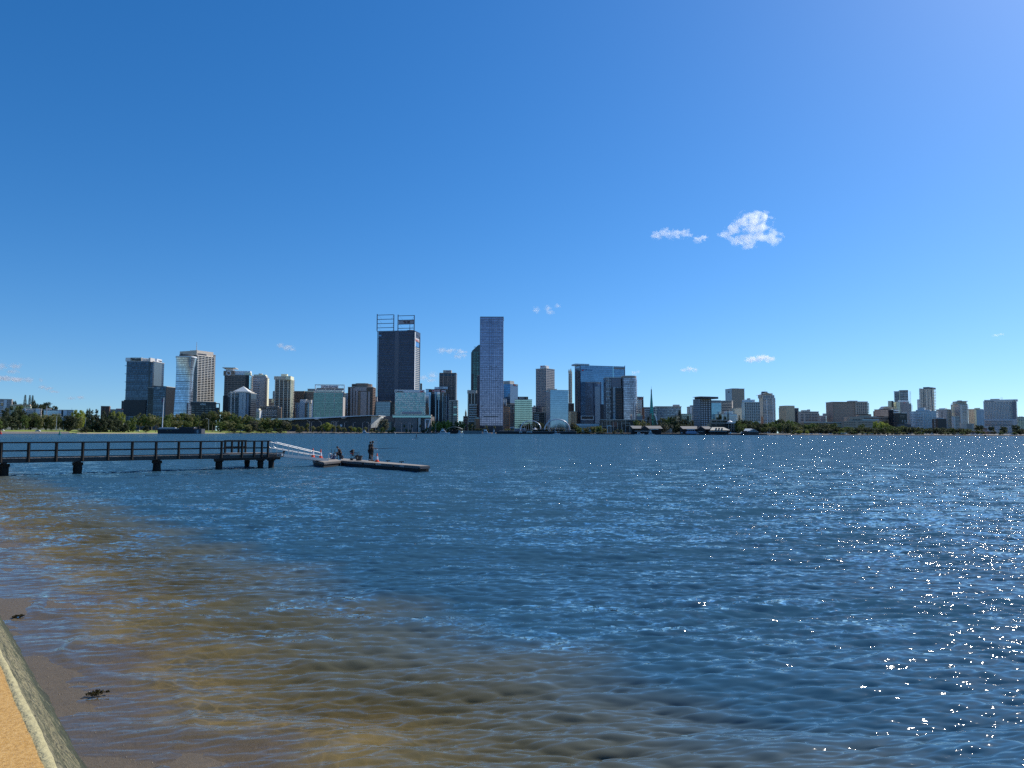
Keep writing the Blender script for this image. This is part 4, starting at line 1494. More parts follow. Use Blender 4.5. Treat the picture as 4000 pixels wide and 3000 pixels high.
for (x0, x1, y0) in ((1697, 1719, 1531), (1745, 1750, 1536), (1754, 1757, 1540)):
    (b.F if x0 < 1738 else b.S).panel(b.root, 'glass_bay', MAT_BLUEG, x0, x1, y0, 1563 if x0 == 1697 else 1690, .8)
SF('pier', SIGNW, (1742, 1752, 1758.5), 1538, 1690, .7, 1.3)
b.on(1697, 1748, 1511, 1521, 'sign_board', M('sign_pale_blue', (.36, .42, .50)), 9, 2)
f2 = Face(b.F.A - b.F.n * 8, b.F.B - b.F.n * 8)
f2.text(b.root, 'BOON', SIGNK, 1715, 1729, 1513, 1516.5, -.4)
b = Bld(OT, 'brown gridded tower with a grey sign box on top right of the tall framed tower', 'office tower', 'brown gridded tower', 1600, 1715, 1779, 1458, F('facade_brown_grid', (.125, .105, .105), (.014, .014, .02), 7.45, 3.7, .82, .5, .3, .2, .8, .3), depth=34, roofmat=MAT_BROWN)
b.on(1731, 1763, 1446, 1458, PR, MAT_GREY, 8, 14)
f2 = Face(b.F.A - b.F.n * 7.6, b.F.B - b.F.n * 7.6)
f2.text(b.root, 'ZURICH', M('sign_navy', (.05, .08, .2)), 1742, 1761, 1448, 1452, -.2)
FP('louvre', W_DARK, 1716, 1778, 1459.5, 1469, .3)
FF('pier', M('brown_pier', (.20, .17, .165)), (1717, 1733.5, 1750, 1763, 1777), 1459, 1690, 1.2, .7)
FP('plant_floor', MAT_DARK, 1716, 1778, 1551, 1563, .4)
b = Bld(OB, 'low striped office with aqua windows at the right of the blue bay office', 'office', 'aqua striped office', 1430, 1753, 1786, 1565, F('facade_aqua_stripe', (.24, .25, .25), (.03, .045, .055), 40, 3.7, .99, .48, .5, .15, .6, .4), depth=24)
FP('parapet', MAT_GREY, 1755, 1786, 1563, 1568, .8)
FP('glass_bay', M('aqua_pane', (.20, .36, .37), .15, .7), 1772, 1784, 1588, 1593, .5)
FP('glass_bay', M('aqua_pane', (.20, .36, .37), .15, .7), 1772, 1784, 1617, 1622, .5)
FP('dark_bay', f_darkstripe, 1764, 1768, 1567, 1690, .4)

# ---- small old buildings and spire ----
b = Bld('clock_tower', 'small stone tower with a pointed dome in the gap between the towers', 'clock tower', None, 1560, 1815.5, 1822, 1618, M('old_stone', (.24, .19, .14), .85, 0, .25, .5), depth=4, roof=None)
q = b.root.location
zz = b.z1
MB().lathe([(1.9, 0), (2.0, 2), (1.7, 4.5), (1.0, 7), (.4, 9), (.15, 12)], 12, (q.x, q.y, zz)).build('dome', M('dome_ochre', (.26, .19, .11)), b.root)
FP('belfry_opening', W_DARK, 1817.5, 1820, 1621, 1627, .15)
b = Bld(OB, 'old dark brick building beneath the small domed tower', 'old building', 'old brick building', 1520, 1809, 1829, 1627, M('dark_brick', (.10, .06, .05)), side=1832, depth=20)
FG(M('blind_white', (.5, .5, .5)), 1810, 1828, 1632, 1676, 4, 8, .35, .3)
b = Bld(OT, 'dark tower with pale fins and a plain grey top left of the lilac glass tower', 'office tower', 'grey topped fin tower', 1500, 1826, 1862, 1537, F('facade_fin_dark', (.07, .068, .07), (.014, .015, .02), 60, 3.8, .99, .5, .3, .2, .7, .4), depth=28)
FP('crown', M('grey_crown', (.24, .25, .25)), 1825.5, 1862, 1524, 1537, 1.0, 20)
FF('fin', M('pale_fin', (.46, .45, .42)), (1829.5, 1842, 1854), 1537, 1690, 1.1, 1.5)
b.mast(1831, 1518, 1525, 'antenna', .6)
b = Bld(OB, 'short office in bold white and black stripes beside the lilac glass tower', 'office', 'bold striped office', 1380, 1833, 1862, 1580, M('stripe_black', (.015, .017, .022), .2, .3), depth=24)
for i in range(8):
    FP('spandrel', M('stripe_white', (.36, .37, .39)), 1832.6, 1862, 1580 + i * 9, 1584.4 + i * 9, .6)
b = Bld(OT, 'dark green glass tower with a sloping top behind the lilac glass tower', 'office tower', 'sloping green tower', 1600, 1840, 1890, 1376, F('facade_green_glass', (.035, .05, .055), (.06, .12, .125), 1.8, 3.9, .8, .7, .75, .15, .4, .5), depth=34, roof=None)
sl = MB()
pl = []
for px, y in ((1841, 1375.7), (1841, 1371), (1866, 1348), (1890, 1340), (1890, 1375.7)):
    q = P(px, 1689, 1600)
    pl.append((q.x, Zat(px, y, q.x, 1600)))
k = len(pl)
sl.v += [(x, 1600, z) for x, z in pl] + [(x, 1634, z) for x, z in pl]
sl.f += [list(range(k)), [k + i for i in range(k)][::-1]] + [[i, k + i, k + (i + 1) % k, (i + 1) % k] for i in range(k)]
sl.uv += [None] * len(sl.f)
sl.build('sloping_top', M('green_dark_glass', (.045, .07, .08), .2, .6), b.root)
FF('pier', MAT_DARK, (1841.5, 1847, 1860, 1871), 1376, 1690, 1.2, .6)
FP('side_bay', MAT_DARK, 1840, 1849, 1460, 1690, .4)
FB('sky_frame', MAT_DARK, 1851, 1872, 1352, 1374, 3, .25, .5)

# ---- lilac glass tower ----
b = Bld(OT, 'tallest pale lilac glass tower, square topped with fine white mullions', 'office tower', 'lilac glass tower', 1330, 1874, 1965, 1239, f_lilac, depth=46, roofmat=MAT_DARK)
for i in range(14):
    y = 1246 + i * 13.4
    FP('floor_band', M('lilac_line', (.09, .11, .2), .3), 1875, 1964, y, y + 1.1, .25)
for px in (1874.6, 1964.3):
    FP('corner_post', M('lilac_frame', (.17, .165, .22)), px - .8, px + .8, 1238, 1690, .5)
for px in (1884, 1893, 1902, 1911.5, 1919.5, 1928, 1937, 1946, 1955):
    FF('mullion', M('lilac_frame', (.17, .165, .22)), (px,), 1430, 1664, .55, .5)
for px in (1912, 1919, 1926):
    FF('mullion', M('lilac_line', (.09, .11, .2)), (px,), 1240, 1430, .5, .45)
for i in range(33):
    y = 1436 + i * 7
    FP('floor_band', M('lilac_line', (.09, .11, .2)), 1875, 1964, y, y + 1.0, .25)
for px, y, w in ((1911, 1431.5, 13), (1898, 1431.5, 4), (1936, 1431.5, 4), (1911, 1440, 15), (1944, 1464, 4), (1877, 1487, 5), (1936, 1486, 5), (1942, 1509, 4), (1899, 1531, 3), (1878, 1585, 8), (1943, 1585, 5), (1890, 1608, 5)):
    FP('open_bay', MAT_BLACKG, px, px + w, y, y + 2.2, .4)
FP('loggia', MAT_BLACKG, 1889, 1946, 1625.5, 1628.5, .5)
FP('podium', f_dkapt, 1874, 1965, 1663, 1690, 1.5)
b = Bld(OT, 'plain dark grey slab standing against the left edge of the lilac glass tower', 'office tower', 'dark grey slab', 1385, 1862, 1873.4, 1467, M('slab_grey', (.085, .085, .095), .6, 0, .1, .1), depth=30)
FP('edge_strip', MAT_DARK, 1869.5, 1871, 1468, 1690, .3)
b = Bld('apartment_building', 'brown brick block with a planted roof left of the lilac tower foot', 'apartments', 'brown brick block', 1310, 1853, 1872, 1636, M('brown_brick', (.17, .095, .06), .85, 0, .2, .8), depth=20)
FP('roof_terrace', M('pale_teal_panel', (.30, .36, .34)), 1858, 1870, 1631, 1636, -1, 6)
FP('dark_bay', MAT_BROWN, 1853, 1860, 1638, 1690, .3)

# ---- right of the lilac tower ----
b = Bld(OT, 'deep blue glass tower with a black sign panel right of the lilac tower', 'office tower', 'deep blue tower', 1560, 1962, 1992, 1500, F('facade_deep_blue', (.05, .09, .16), (.05, .13, .27), 1.6, 4.0, .9, .78, .85, .1, .4, .25), side=2023, depth=34)
SP('glass_side', F('facade_deep_blue_side', (.06, .12, .22), (.07, .19, .38), 1.6, 4.0, .95, .92, .85, .1, .4, .08), 1992.5, 2022.5, 1500, 1575, .3)
b.on(1964, 1992, 1488, 1499, PR, MAT_GREY, 3, 18)
SP('sign_board', SIGNK, 2005, 2020.5, 1500.5, 1507, .8)
b.S.text(b.root, 'nab', SIGNW, 2012, 2019.5, 1502, 1505.5, 1.2)
SP('emblem', SIGNR, 2007, 2009.5, 1502.3, 1505.3, 1.2)
FP('lower_wall', MAT_DARK, 1978, 1992, 1571, 1690, .4)
SP('lower_wall', MAT_DARK, 1992.5, 2022, 1575, 1690, .4)
b = Bld(OB, 'small white tower with square windows beside the lilac tower', 'office', 'small white windowed tower', 1500, 1962, 1978, 1559, f_white, depth=20)
FG(W_DARK, 1966, 1977, 1572, 1584, 3, 2, .5, .5)
b = Bld(OB, 'beige gabled office with deep square window bays', 'office', 'beige gabled office', 1420, 1966, 1991, 1591, M('beige_bays', (.30, .225, .18), .8, 0, .1, .3), depth=24)
FG(W_DARK, 1966, 1991, 1594, 1664, 5, 10, .62, .6)
gb = MB()
q0, q1, qm = P(1960, 1689, 1418), P(1981, 1689, 1418), P(1966, 1689, 1418)
gb.v += [(q0.x, 1418, b.z1 + 1), (q1.x, 1418, b.z1 + 1), (qm.x, 1418, b.z1 + 8), (q0.x, 1440, b.z1 + 1), (q1.x, 1440, b.z1 + 1), (qm.x, 1440, b.z1 + 8)]
gb.f += [[0, 1, 2], [3, 5, 4], [0, 2, 5, 3], [1, 4, 5, 2], [0, 3, 4, 1]]; gb.uv += [None] * 5
gb.build('gable_roof', M('slab_grey', (.085, .085, .095)), b.root)
b = Bld(OB, 'grey brown ribbed block between the beige gabled office and the green striped office', 'office', 'ribbed block', 1400, 1991.5, 2010, 1614, M('ribbed_grey', (.13, .115, .115), .7), depth=20)
FF('rib', MAT_GREY, (1993.5, 1997, 2000.5, 2004), 1616, 1690, .8, .9)
FP('dark_bay', W_DARK, 2005.5, 2010, 1617, 1690, .4)
b = Bld(OB, 'dark glass block with slim white posts behind the ribbed block', 'office', 'dark posted block', 1470, 1979, 2011, 1581, f_slate, depth=20)
FF('post', SIGNW, (1996, 2005), 1585, 1640, .6, .8)
b = Bld(OB, 'pale green striped glass office topped by a black BGC board', 'office', 'green striped office', 1380, 2010.5, 2078, 1562, F('facade_pale_green', (.035, .05, .045), (.30, .39, .36), 1.6, 60, .96, .99, .75, .15, .5, .2), depth=30)
for i in range(14):
    y = 1568.5 + i * 7.35
    FP('floor_band', MAT_DARK, 2010, 2078.5, y, y + 1.9, .4)
b.on(2023, 2063, 1549.5, 1562, 'sign_board', SIGNK, 3, 3)
f2 = Face(b.F.A - b.F.n * 2.4, b.F.B - b.F.n * 2.4)
f2.text(b.root, 'BGC', SIGNW, 2028, 2050, 1551.5, 1557.5, -.2)
f2.panel(b.root, 'emblem', M('sign_brown', (.2, .15, .1)), 2054, 2059, 1552, 1557.5, -.2)
b = Bld(OB, 'small pale banded block right behind the green striped office', 'office', 'small pale banded block', 1500, 2079, 2093, 1591, F('facade_small_bands', (.36, .36, .38), (.02, .025, .035), 30, 3.8, .99, .5, .3, .2, .7, .3), depth=18)
b.on(2084, 2092, 1584, 1591, PR, MAT_GREY, 3, 8)
b = Bld(OT, 'grey concrete tower dotted with rows of small round-cornered dark windows', 'office tower', 'dotted concrete tower', 1500, 2093, 2134.5, 1440, M('lavender_concrete', (.24, .235, .25), .75, 0, .08, .1), side=2167, depth=33)
FG(W_DARK, 2093.5, 2133, 1442.5, 1610, 7, 26, .62, .55)
SG(W_DARK, 2136, 2166.5, 1442.5, 1560, 6, 18, .62, .55)
b.on(2110, 2129, 1428, 1440, 'plant_room', M('cap_white', (.42, .43, .45)), 7, 16)
b.on(2129.5, 2134, 1429, 1440, PR, M('cap_white', (.42, .43, .45)), 7, 10)
f2 = Face(b.F.A - b.F.n * 6.5, b.F.B - b.F.n * 6.5)
f2.panel(b.root, 'emblem', SIGNR, 2113, 2116, 1429.5, 1433, 0)
f2.text(b.root, 'QBE', M('sign_navy', (.05, .08, .2)), 2118, 2128, 1429.5, 1432, 0)
b = Bld(OB, 'small dark building with a cluster of white window squares near the arch bridge', 'office', 'dark white windowed building', 1390, 2082, 2132, 1612, F('facade_near_black', (.02, .02, .024), (.045, .05, .06), 2.8, 3.6, .6, .4, .4, .2, .6, .5), depth=24)
FG(M('blind_bright', (.62, .66, .70), .4), 2086, 2106, 1616, 1645, 4, 4, .55, .45)
FP('edge_frame', MAT_GREY, 2127, 2129, 1602, 1660, .8)
b = Bld(OB, 'smooth pale blue glass office with a grey windowless left flank', 'office', 'pale blue flank office', 1330, 2150, 2220, 1524.5, F('facade_pale_blue_office', (.10, .16, .23), (.20, .31, .45), 2.0, 3.9, .96, .88, .88, .08, .3, .12), side=2133, depth=26)
SP('flank', M('flank_grey', (.20, .21, .235), .5), 2133, 2149.8, 1529, 1690, .3)
b.on(2145, 2175, 1519.5, 1525, PR, MAT_GREY, 3, 14)
b.mast(2175, 1516, 1524, 'hoist', .8, 4)
for i in range(16):
    FP('floor_band', M('blue_line', (.045, .08, .13)), 2150.5, 2219.5, 1532 + i * 8.2, 1532.8 + i * 8.2, .25)
b = Bld(OB, 'grey rooftop block between the dotted tower and the pale blue office', 'office', None, 1440, 2119, 2134, 1592, MAT_GREY, depth=18)
FB('louvre', MAT_DARK, 2121, 2132, 1596, 1606, 2, .3)
b = Bld(OT, 'pale stone tower with twin pointed tops left of the wide blue glass tower', 'office tower', 'twin pointed tower', 1640, 2221, 2234.5, 1453, F('facade_pale_stone', (.40, .39, .36), (.10, .12, .15), 2.2, 3.7, .5, .4, .4, .2, .7, .4), side=2243, depth=30, roof=None)
for (xa, xm, xb, ya) in ((2221, 2224, 2227.5, 1441), (2227.5, 2231, 2234.5, 1438)):
    pm = MB()
    za, zt = b.z1, Zat(xm, ya, b.C.x, b.C.y)
    q0, q1, qm = P(xa, 1689, 1640.2), P(xb, 1689, 1640.2), P(xm, 1689, 1640.2)
    pm.v += [(q0.x, 1640.2, za), (q1.x, 1640.2, za), (q1.x, 1655, za), (q0.x, 1655, za), (qm.x, 1641, zt), (qm.x, 1655, zt)]
    pm.f += [[0, 1, 4], [2, 3, 5], [1, 2, 5, 4], [3, 0, 4, 5], [3, 2, 1, 0]]; pm.uv += [None] * 5
    pm.build('pointed_top', M('stone_pale', (.42, .41, .37)), b.root)
FF('slot', W_DARK, (2224.5, 2231), 1462, 1570, 1.2, .3)
SP('glass_edge', gl('cyan_glass', (.35, .55, .62)), 2235, 2242.5, 1442, 1690, .5)
b = Bld(OB, 'dark red brown balconied block under the twin pointed tower', 'apartments', 'red brown block', 1500, 2220, 2243, 1577, F('facade_redbrown', (.10, .065, .055), (.03, .03, .035), 4, 3.4, .7, .5, .3, .2, .8, .4), depth=20)
FB('balcony', MAT_DARK, 2234, 2243, 1588, 1606, 3, .3, 1.2)
b = Bld('apartment_building', 'warm cream apartment block with left face coloured as sunlit beside the wide blue glass tower', 'apartments', 'cream apartment block', 1400, 2231, 2254, 1608, F('facade_cream_apts', (.33, .26, .18), (.06, .05, .045), 4.4, 3.4, .5, .4, .3, .3, .8, .4), side=2221, depth=18)
SP('bright_wall', M('painted_lit_cream', (.72, .58, .36), .8), 2221.5, 2230.5, 1608, 1668, .2)  # sunlight on this face is put into its paler cream colour
for i in range(6):
    FP('balcony', M('cream_balcony', (.30, .23, .16)), 2229.5, 2233, 1616 + i * 9.6, 1620 + i * 9.6, 1.4)

# ---- wide blue tower ----
b = Bld(OT, 'wide blue glass tower with a small red and blue emblem and Chevron sign', 'office tower', 'wide blue glass tower', 1400, 2267, 2442, 1428, f_bluesteel, side=2246, depth=30, roofmat=gl('roof_edge', (.06, .10, .16), .2, .5), cap=.1)
SP('glass_bay', f_slate, 2247, 2266, 1450, 1690, .3)
SP('glass_bay', MAT_NAVYG, 2252, 2266, 1438, 1450, .5)
SF('pier', W_BLUE, (2249, 2259.5), 1440, 1690, .8, .9)
b.on(2247.5, 2302, 1421, 1429, 'plant_room', M('plant_blue_grey', (.24, .30, .36), .5), 2, 22)
b.F.text(b.root, 'Chevron', M('sign_navy', (.05, .08, .2)), 2284, 2314, 1442, 1447.5, .5)
for col, yo in (('sign_navy', 0), ('sign_dim_red', 3.6)):
    cv = MB()
    for xa, xb, ya, yb_ in ((2271.5, 2276, 1442 + yo, 1444.5 + yo), (2276, 2280.5, 1444.5 + yo, 1442 + yo)):
        ua, za = b.F.hit(xa, ya); ub, zb = b.F.hit(xb, yb_)
        pa, pb = b.F.A + b.F.e * ua + b.F.n * .5, b.F.A + b.F.e * ub + b.F.n * .5
        cv.bar((pa.x, pa.y, za), (pb.x, pb.y, zb), .5, 1.5)
    cv.build('emblem', MATS[col], b.root)
for px, y0 in ((2319.5, 1494), (2345.5, 1492)):
    FP('slot', STEEL, px - 1, px + 1.2, y0, 1654, .35)
FP('slot', STEEL, 2322, 2324, 1580, 1654, .3)
FP('seam', MATS['cyan_glass'], 2394.5, 2396.5, 1430, 1690, .5)
FP('louvre', M('louvre_grey', (.16, .16, .165)), 2398, 2440.5, 1435.5, 1443, .35)
FP('louvre', MAT_DARK, 2271.5, 2316.5, 1626, 1637, .6)
FP('louvre_frame', M('pale_frame', (.35, .42, .5)), 2269, 2319, 1624, 1640, .4)
FP('dark_glass_bay', f_slate, 2347, 2366, 1580, 1690, .5)
FP('light_glass_bay', f_pale, 2324.5, 2344, 1510, 1654, .3)
FP('corner_post', STEEL, 2440.6, 2442.4, 1428, 1690, .5)
FP('corner_post', STEEL, 2266.4, 2268, 1428, 1690, .6)
for i in range(27):
    FP('floor_band', M('blue_line', (.045, .08, .13)), 2268.5, 2319, 1455 + i * 7.4, 1455.7 + i * 7.4, .2)
b = Bld('podium', 'low white podium with a roof garden in front of the wide blue glass tower', 'podium', None, 1330, 2252, 2341, 1657, MAT_WHITE, depth=20)
FP('grey_front', MAT_GREY, 2252, 2340, 1662, 1690, .3)  # grey panel over the white podium front

# ---- twin apartment towers ----
b = Bld('apartment_tower', 'cluster of dark balconied flats stepping down in front of the wide blue tower', 'apartments', 'dark stepped flats', 1330, 2367, 2427, 1476, F('facade_stepped_flats', (.03, .033, .042), (.10, .12, .18), 2.6, 3.3, .6, .8, .7, .12, .5, .9), depth=32)
FP('glass_front', F('facade_grey_lilac', (.10, .11, .15), (.18, .20, .30), 1.6, 3.3, .85, .8, .85, .1, .4, .35), 2388, 2425, 1478, 1512, .5)
FP('glass_front', f_pale, 2394, 2404, 1512, 1640, 1.0)
FP('step_block', F('facade_stepped_flats', (.03, .033, .042), (.10, .12, .18)), 2404, 2430, 1516, 1690, 3.5)
FP('step_block', MATS['facade_stepped_flats'], 2386, 2394, 1512, 1690, 2.5)
for i in range(5):
    FP('balcony', M('dim_white', (.30, .31, .33)), 2369, 2387, 1484 + i * 31, 1486 + i * 31, 2.6)
for i in range(11):
    FP('balcony', M('dim_brown', (.10, .075, .07)), 2405, 2429, 1530 + i * 10, 1531.6 + i * 10, 4.8)
FF('frame', SIGNW, (2367.6, 2373, 2377), 1476, 1560, .45, .8)
for i in range(4):
    FP('open_bay', MAT_BLACKG, 2395, 2400, 1568 + i * 14, 1571 + i * 14, 1.4)
FP('rooftop_glass', M('pale_teal_panel', (.30, .36, .34)), 2390, 2424, 1474, 1478, -2, 10)
Dr = 1318
c = P(2458, 1689, Dr + 17)
root = empty('apartment_tower', (c.x, c.y, 2), 'round glass apartment tower with a flat round cap beside the wide blue tower', 'apartments')
BLD.append((2427, 2489, 'round glass tower'))
r_ = (2489 - 2427) / 2 / FPX * c.y
zt = Zat(2458, 1479, c.x, c.y)
mb = MB()
ring = [(c.x + r_ * math.cos(2 * math.pi * i / 36), c.y + r_ * math.sin(2 * math.pi * i / 36)) for i in range(36)]
mb.prism(ring, 2, zt)
mb.build('wall', F('facade_round_glass', (.10, .10, .12), (.20, .21, .29), 1.8, 3.4, .84, .78, .85, .1, .4, .5), root)
MB().lathe([(r_ * .95, 0), (r_ * .95, 1.8), (r_ * .96, 1.9), (r_ * .96, 4.6), (r_ * .9, 4.8)], 36, (c.x, c.y, zt)).build('cap', M('cap_grey', (.20, .185, .18)), root)
for i in range(24):
    z = zt - 3.4 * 1.0 * (i + 1) * 1.0
    if z < 26: break
    a0, a1 = R(-40), R(25)
    bal = MB()
    for s0, s1 in zip([a0 + (a1 - a0) * k / 6 for k in range(6)], [a0 + (a1 - a0) * (k + 1) / 6 for k in range(6)]):
        bal.hexa([(c.x + (r_ - .2) * math.cos(s0), c.y + (r_ - .2) * math.sin(s0), z), (c.x + (r_ + 1) * math.cos(s0), c.y + (r_ + 1) * math.sin(s0), z), (c.x + (r_ + 1) * math.cos(s1), c.y + (r_ + 1) * math.sin(s1), z), (c.x + (r_ - .2) * math.cos(s1), c.y + (r_ - .2) * math.sin(s1), z)],
                 [(c.x + (r_ - .2) * math.cos(s0), c.y + (r_ - .2) * math.sin(s0), z + .4), (c.x + (r_ + 1) * math.cos(s0), c.y + (r_ + 1) * math.sin(s0), z + .4), (c.x + (r_ + 1) * math.cos(s1), c.y + (r_ + 1) * math.sin(s1), z + .4), (c.x + (r_ - .2) * math.cos(s1), c.y + (r_ - .2) * math.sin(s1), z + .4)])
    bal.build('balcony', M('pale_balcony', (.45, .47, .50), .3), root)
cf = Face((c.x - r_, c.y - r_ * .93), (c.x + r_, c.y - r_ * .93))
for (x0, x1, y, h) in ((2456, 2464, 1496, 8), (2469, 2472, 1502, 4), (2456, 2463, 1526, 4), (2456, 2464, 1532, 9), (2471, 2475, 1556, 4), (2456, 2464, 1575, 9), (2469, 2473, 1582, 5), (2471, 2475, 1610, 9)):
    cf.panel(root, 'open_bay', MAT_BLACKG, x0, x1, y, y + h, .1, 1)
for (x0, x1, y, h) in ((2462, 2472, 1512, 6), (2459, 2470, 1541, 8), (2461, 2475, 1566, 5), (2459, 2474, 1587, 7), (2460, 2472, 1600, 6)):
    cf.panel(root, 'blind', M('peach_blind', (.42, .27, .20), .5), x0, x1, y, y + h, -.3, 1)
b = Bld('podium', 'dark framed lower levels with roof plants beneath the round glass tower', 'podium', 'dark framed podium', 1290, 2347, 2520, 1641, F('facade_podium', (.03, .028, .03), (.05, .05, .055), 5.0, 4.2, .75, .6, .4, .2, .6, .6), depth=18)
for px in (2352, 2370, 2382, 2396, 2412, 2428, 2443, 2460, 2478, 2490, 2505):
    FF('post', MAT_GREY, (px,), 1641 if px % 4 else 1650, 1690, .8, .9)
for (x0, x1, y) in ((2347, 2520, 1640), (2370, 2395, 1641), (2428, 2460, 1652), (2443, 2505, 1662), (2350, 2400, 1664)):
    FP('ledge', MAT_GREY, x0, x1, y, y + 1.5, 1.2)
FP('brick_panel', M('podium_brick', (.13, .065, .05)), 2390, 2410, 1648, 1668, .5)
FP('brick_panel', M('podium_brick', (.13, .065, .05)), 2478, 2504, 1648, 1658, .5)
b = Bld('apartment_building', 'white banded block with a dark open top and red patch right of the round tower', 'apartments', 'white banded block', 1460, 2486, 2514, 1561, F('facade_white_bands', (.46, .45, .44), (.03, .03, .04), 5, 3.4, .7, .45, .3, .2, .7, .4), depth=24)
FP('crown', MAT_DARK, 2490, 2513, 1550, 1561, -.5, 14)
FP('red_panel', M('red_panel', (.45, .07, .03)), 2496, 2508, 1557, 1561.5, .4)
FB('balcony', MAT_WHITE, 2491, 2507, 1564, 1620, 8, .3, 1.2)
FF('frame', MAT_WHITE, (2493, 2500, 2507, 2513), 1548, 1561, .6, .3)
FP('dark_edge', MAT_DARK, 2508, 2514, 1562, 1690, .3)
b = Bld(OB, 'grey banded office with brick end wall behind the green spire', 'office', 'grey banded office', 1420, 2517, 2562, 1592, F('facade_greyband2', (.30, .32, .35), (.04, .05, .07), 30, 3.6, .99, .45, .3, .2, .7, .3), side=2508, depth=20)
SP('brick_end', M('orange_brick', (.24, .11, .07), .85), 2508, 2516.8, 1592, 1690, .3)
FP('stair_tower', SIGNW, 2517.5, 2520, 1598, 1625, .6)

# ---- green spire tower ----
c = P(2547, 1689, 1190)
root = empty('bell_tower', (c.x, c.y, 2.4), 'tall slender green glass spire rising from curved copper sails', 'bell tower')
BLD.append((2530, 2572, 'green spire'))
k_ = 1190 / FPX
sp = MB()
zf = lambda y: Zat(2547, y, c.x, c.y)
secs = [(1664, 8.0), (1640, 7.8), (1620, 7.2), (1600, 5.6), (1575, 4.2), (1553, 2.9), (1535, 1.9), (1521, 1.2)]
n_ = 4
for y, w in secs:
    for dx, dy in ((-1, -1), (1, -1), (1, 1), (-1, 1)):
        sp.v.append((c.x - 1 * k_ + dx * w * k_, c.y + dy * w * k_, zf(y)))
for i in range(len(secs) - 1):
    for j in range(4):
        a, d_ = i * 4 + j, i * 4 + (j + 1) % 4
        sp.f.append([a, d_, d_ + 4, a + 4]); sp.uv.append([(j * 8, zf(secs[i][0])), (j * 8 + 8, zf(secs[i][0])), (j * 8 + 8, zf(secs[i + 1][0])), (j * 8, zf(secs[i + 1][0]))])
e_ = (len(secs) - 1) * 4
sp.f.append([e_, e_ + 1, e_ + 2, e_ + 3]); sp.uv.append(None)
sp.build('glass_spire', F('facade_spire', (.03, .09, .085), (.05, .24, .20), 1.6, 3.2, .75, .8, .5, .15, .5, .5), root)
MB().tube([(c.x - k_, c.y, zf(1553)), (c.x - k_, c.y, zf(1521))], [1.2, .9], 6).build('dark_tip', M('spire_navy', (.01, .02, .05), .3), root)
MB().tube([(c.x - k_, c.y, zf(1521)), (c.x - k_, c.y, zf(1508))], [.35, .1], 6).build('needle', M('needle_green', (.25, .40, .30), .4), root)
sa = MB()
arc = [(2545, 1614, 1), (2541, 1622, 4), (2537, 1636, 7.5), (2534, 1650, 10), (2532, 1666, 12)]
for x, y, w in arc:
    sa.v += [(P(x, 1689, 1184).x, 1184, zf(y)), (P(x, 1689, 1184).x + w * k_, 1182, zf(y)), (P(x, 1689, 1184).x + w * k_, 1190, zf(y)), (P(x, 1689, 1184).x, 1190, zf(y))]
for i in range(4):
    for j in range(4):
        a, d_ = i * 4 + j, i * 4 + (j + 1) % 4
        sa.f.append([a, d_, d_ + 4, a + 4]); sa.uv.append(None)
sa.build('copper_sail', M('copper_brown', (.13, .085, .07), .5), root)
sb = MB()
sb.tube([(P(x, 1689, 1182).x, 1182, zf(y)) for x, y in ((2556, 1617), (2560, 1622), (2564, 1634), (2567, 1646), (2569, 1658), (2570, 1668))], [.5, .9, 1.1, 1.1, 1.1, 1.1], 6)
sb.build('sail_edge', SIGNW, root)
sg = MB()
for x, y in ((2557, 1622), (2561, 1634), (2565, 1650), (2567, 1666)):
    sg.v += [(P(2551, 1689, 1186).x, 1186, zf(y)), (P(x, 1689, 1186).x, 1186, zf(y)), (P(x, 1689, 1186).x, 1190, zf(y)), (P(2551, 1689, 1186).x, 1190, zf(y))]
for i in range(3):
    for j in range(4):
        a, d_ = i * 4 + j, i * 4 + (j + 1) % 4
        sg.f.append([a, d_, d_ + 4, a + 4]); sg.uv.append(None)
sg.build('glass_sail', M('sail_glass', (.03, .09, .09), .2, .4), root)

b = Bld(OB, 'wide blue grey office with fine punched windows and overhanging flat roof', 'office', 'wide blue grey office', 1430, 2565, 2662, 1591, F('facade_bluegrey_punch', (.11, .13, .165), (.25, .32, .42), 2.6, 3.2, .55, .6, .8, .2, .6, .5), depth=26)
FP('overhanging_roof', MAT_GREY, 2559, 2661, 1587, 1589.5, 3, 16)
b.on(2632, 2655, 1580.5, 1589, PR, MAT_GREY, 4, 10)
b = Bld(OB, 'low beige building between the wide blue grey office and the black framed hotel', 'office', 'low beige building', 1400, 2664, 2702, 1618, f_cream, depth=18)
FG(W_DARK, 2668, 2700, 1624, 1640, 5, 2, .5, .4)
b = Bld('apartment_building', 'pale grey block with rounded top peeping left of the black framed hotel', 'apartments', 'pale rounded block', 1470, 2693, 2716, 1590, f_greyp, depth=18)
FP('white_wall', MAT_WHITE, 2694, 2703, 1589, 1640, .5)
b.on(2699, 2714, 1583, 1590, 'drum', MAT_GREY, 2, 10)
b = Bld('hotel_tower', 'black framed hotel tower with white bays and a thin flat roof', 'hotel', 'black framed hotel', 1230, 2709, 2736, 1561, F('facade_hotel_left', (.10, .115, .14), (.16, .20, .27), 2.4, 3.3, .75, .6, .7, .15, .5, .3), side=2779, depth=24)
SP('dark_front', M('near_black', (.012, .013, .02), .4), 2736.3, 2779, 1561, 1690, .2)
for i in range(14):
    for px in (2738.5, 2747.5, 2756.5, 2767.5):
        if (i, px) and sum(1 for o_ in b.root.children if o_.name.startswith('window')) < 100:
            y = 1564 + i * 7.3
            SP('window', M('bay_pale', (.26, .28, .34), .4), px, px + 6, y, y + 4.0, .6)
FB('floor_band', M('bay_pale', (.26, .28, .34)), 2709, 2736, 1563, 1664, 14, .22, .5)
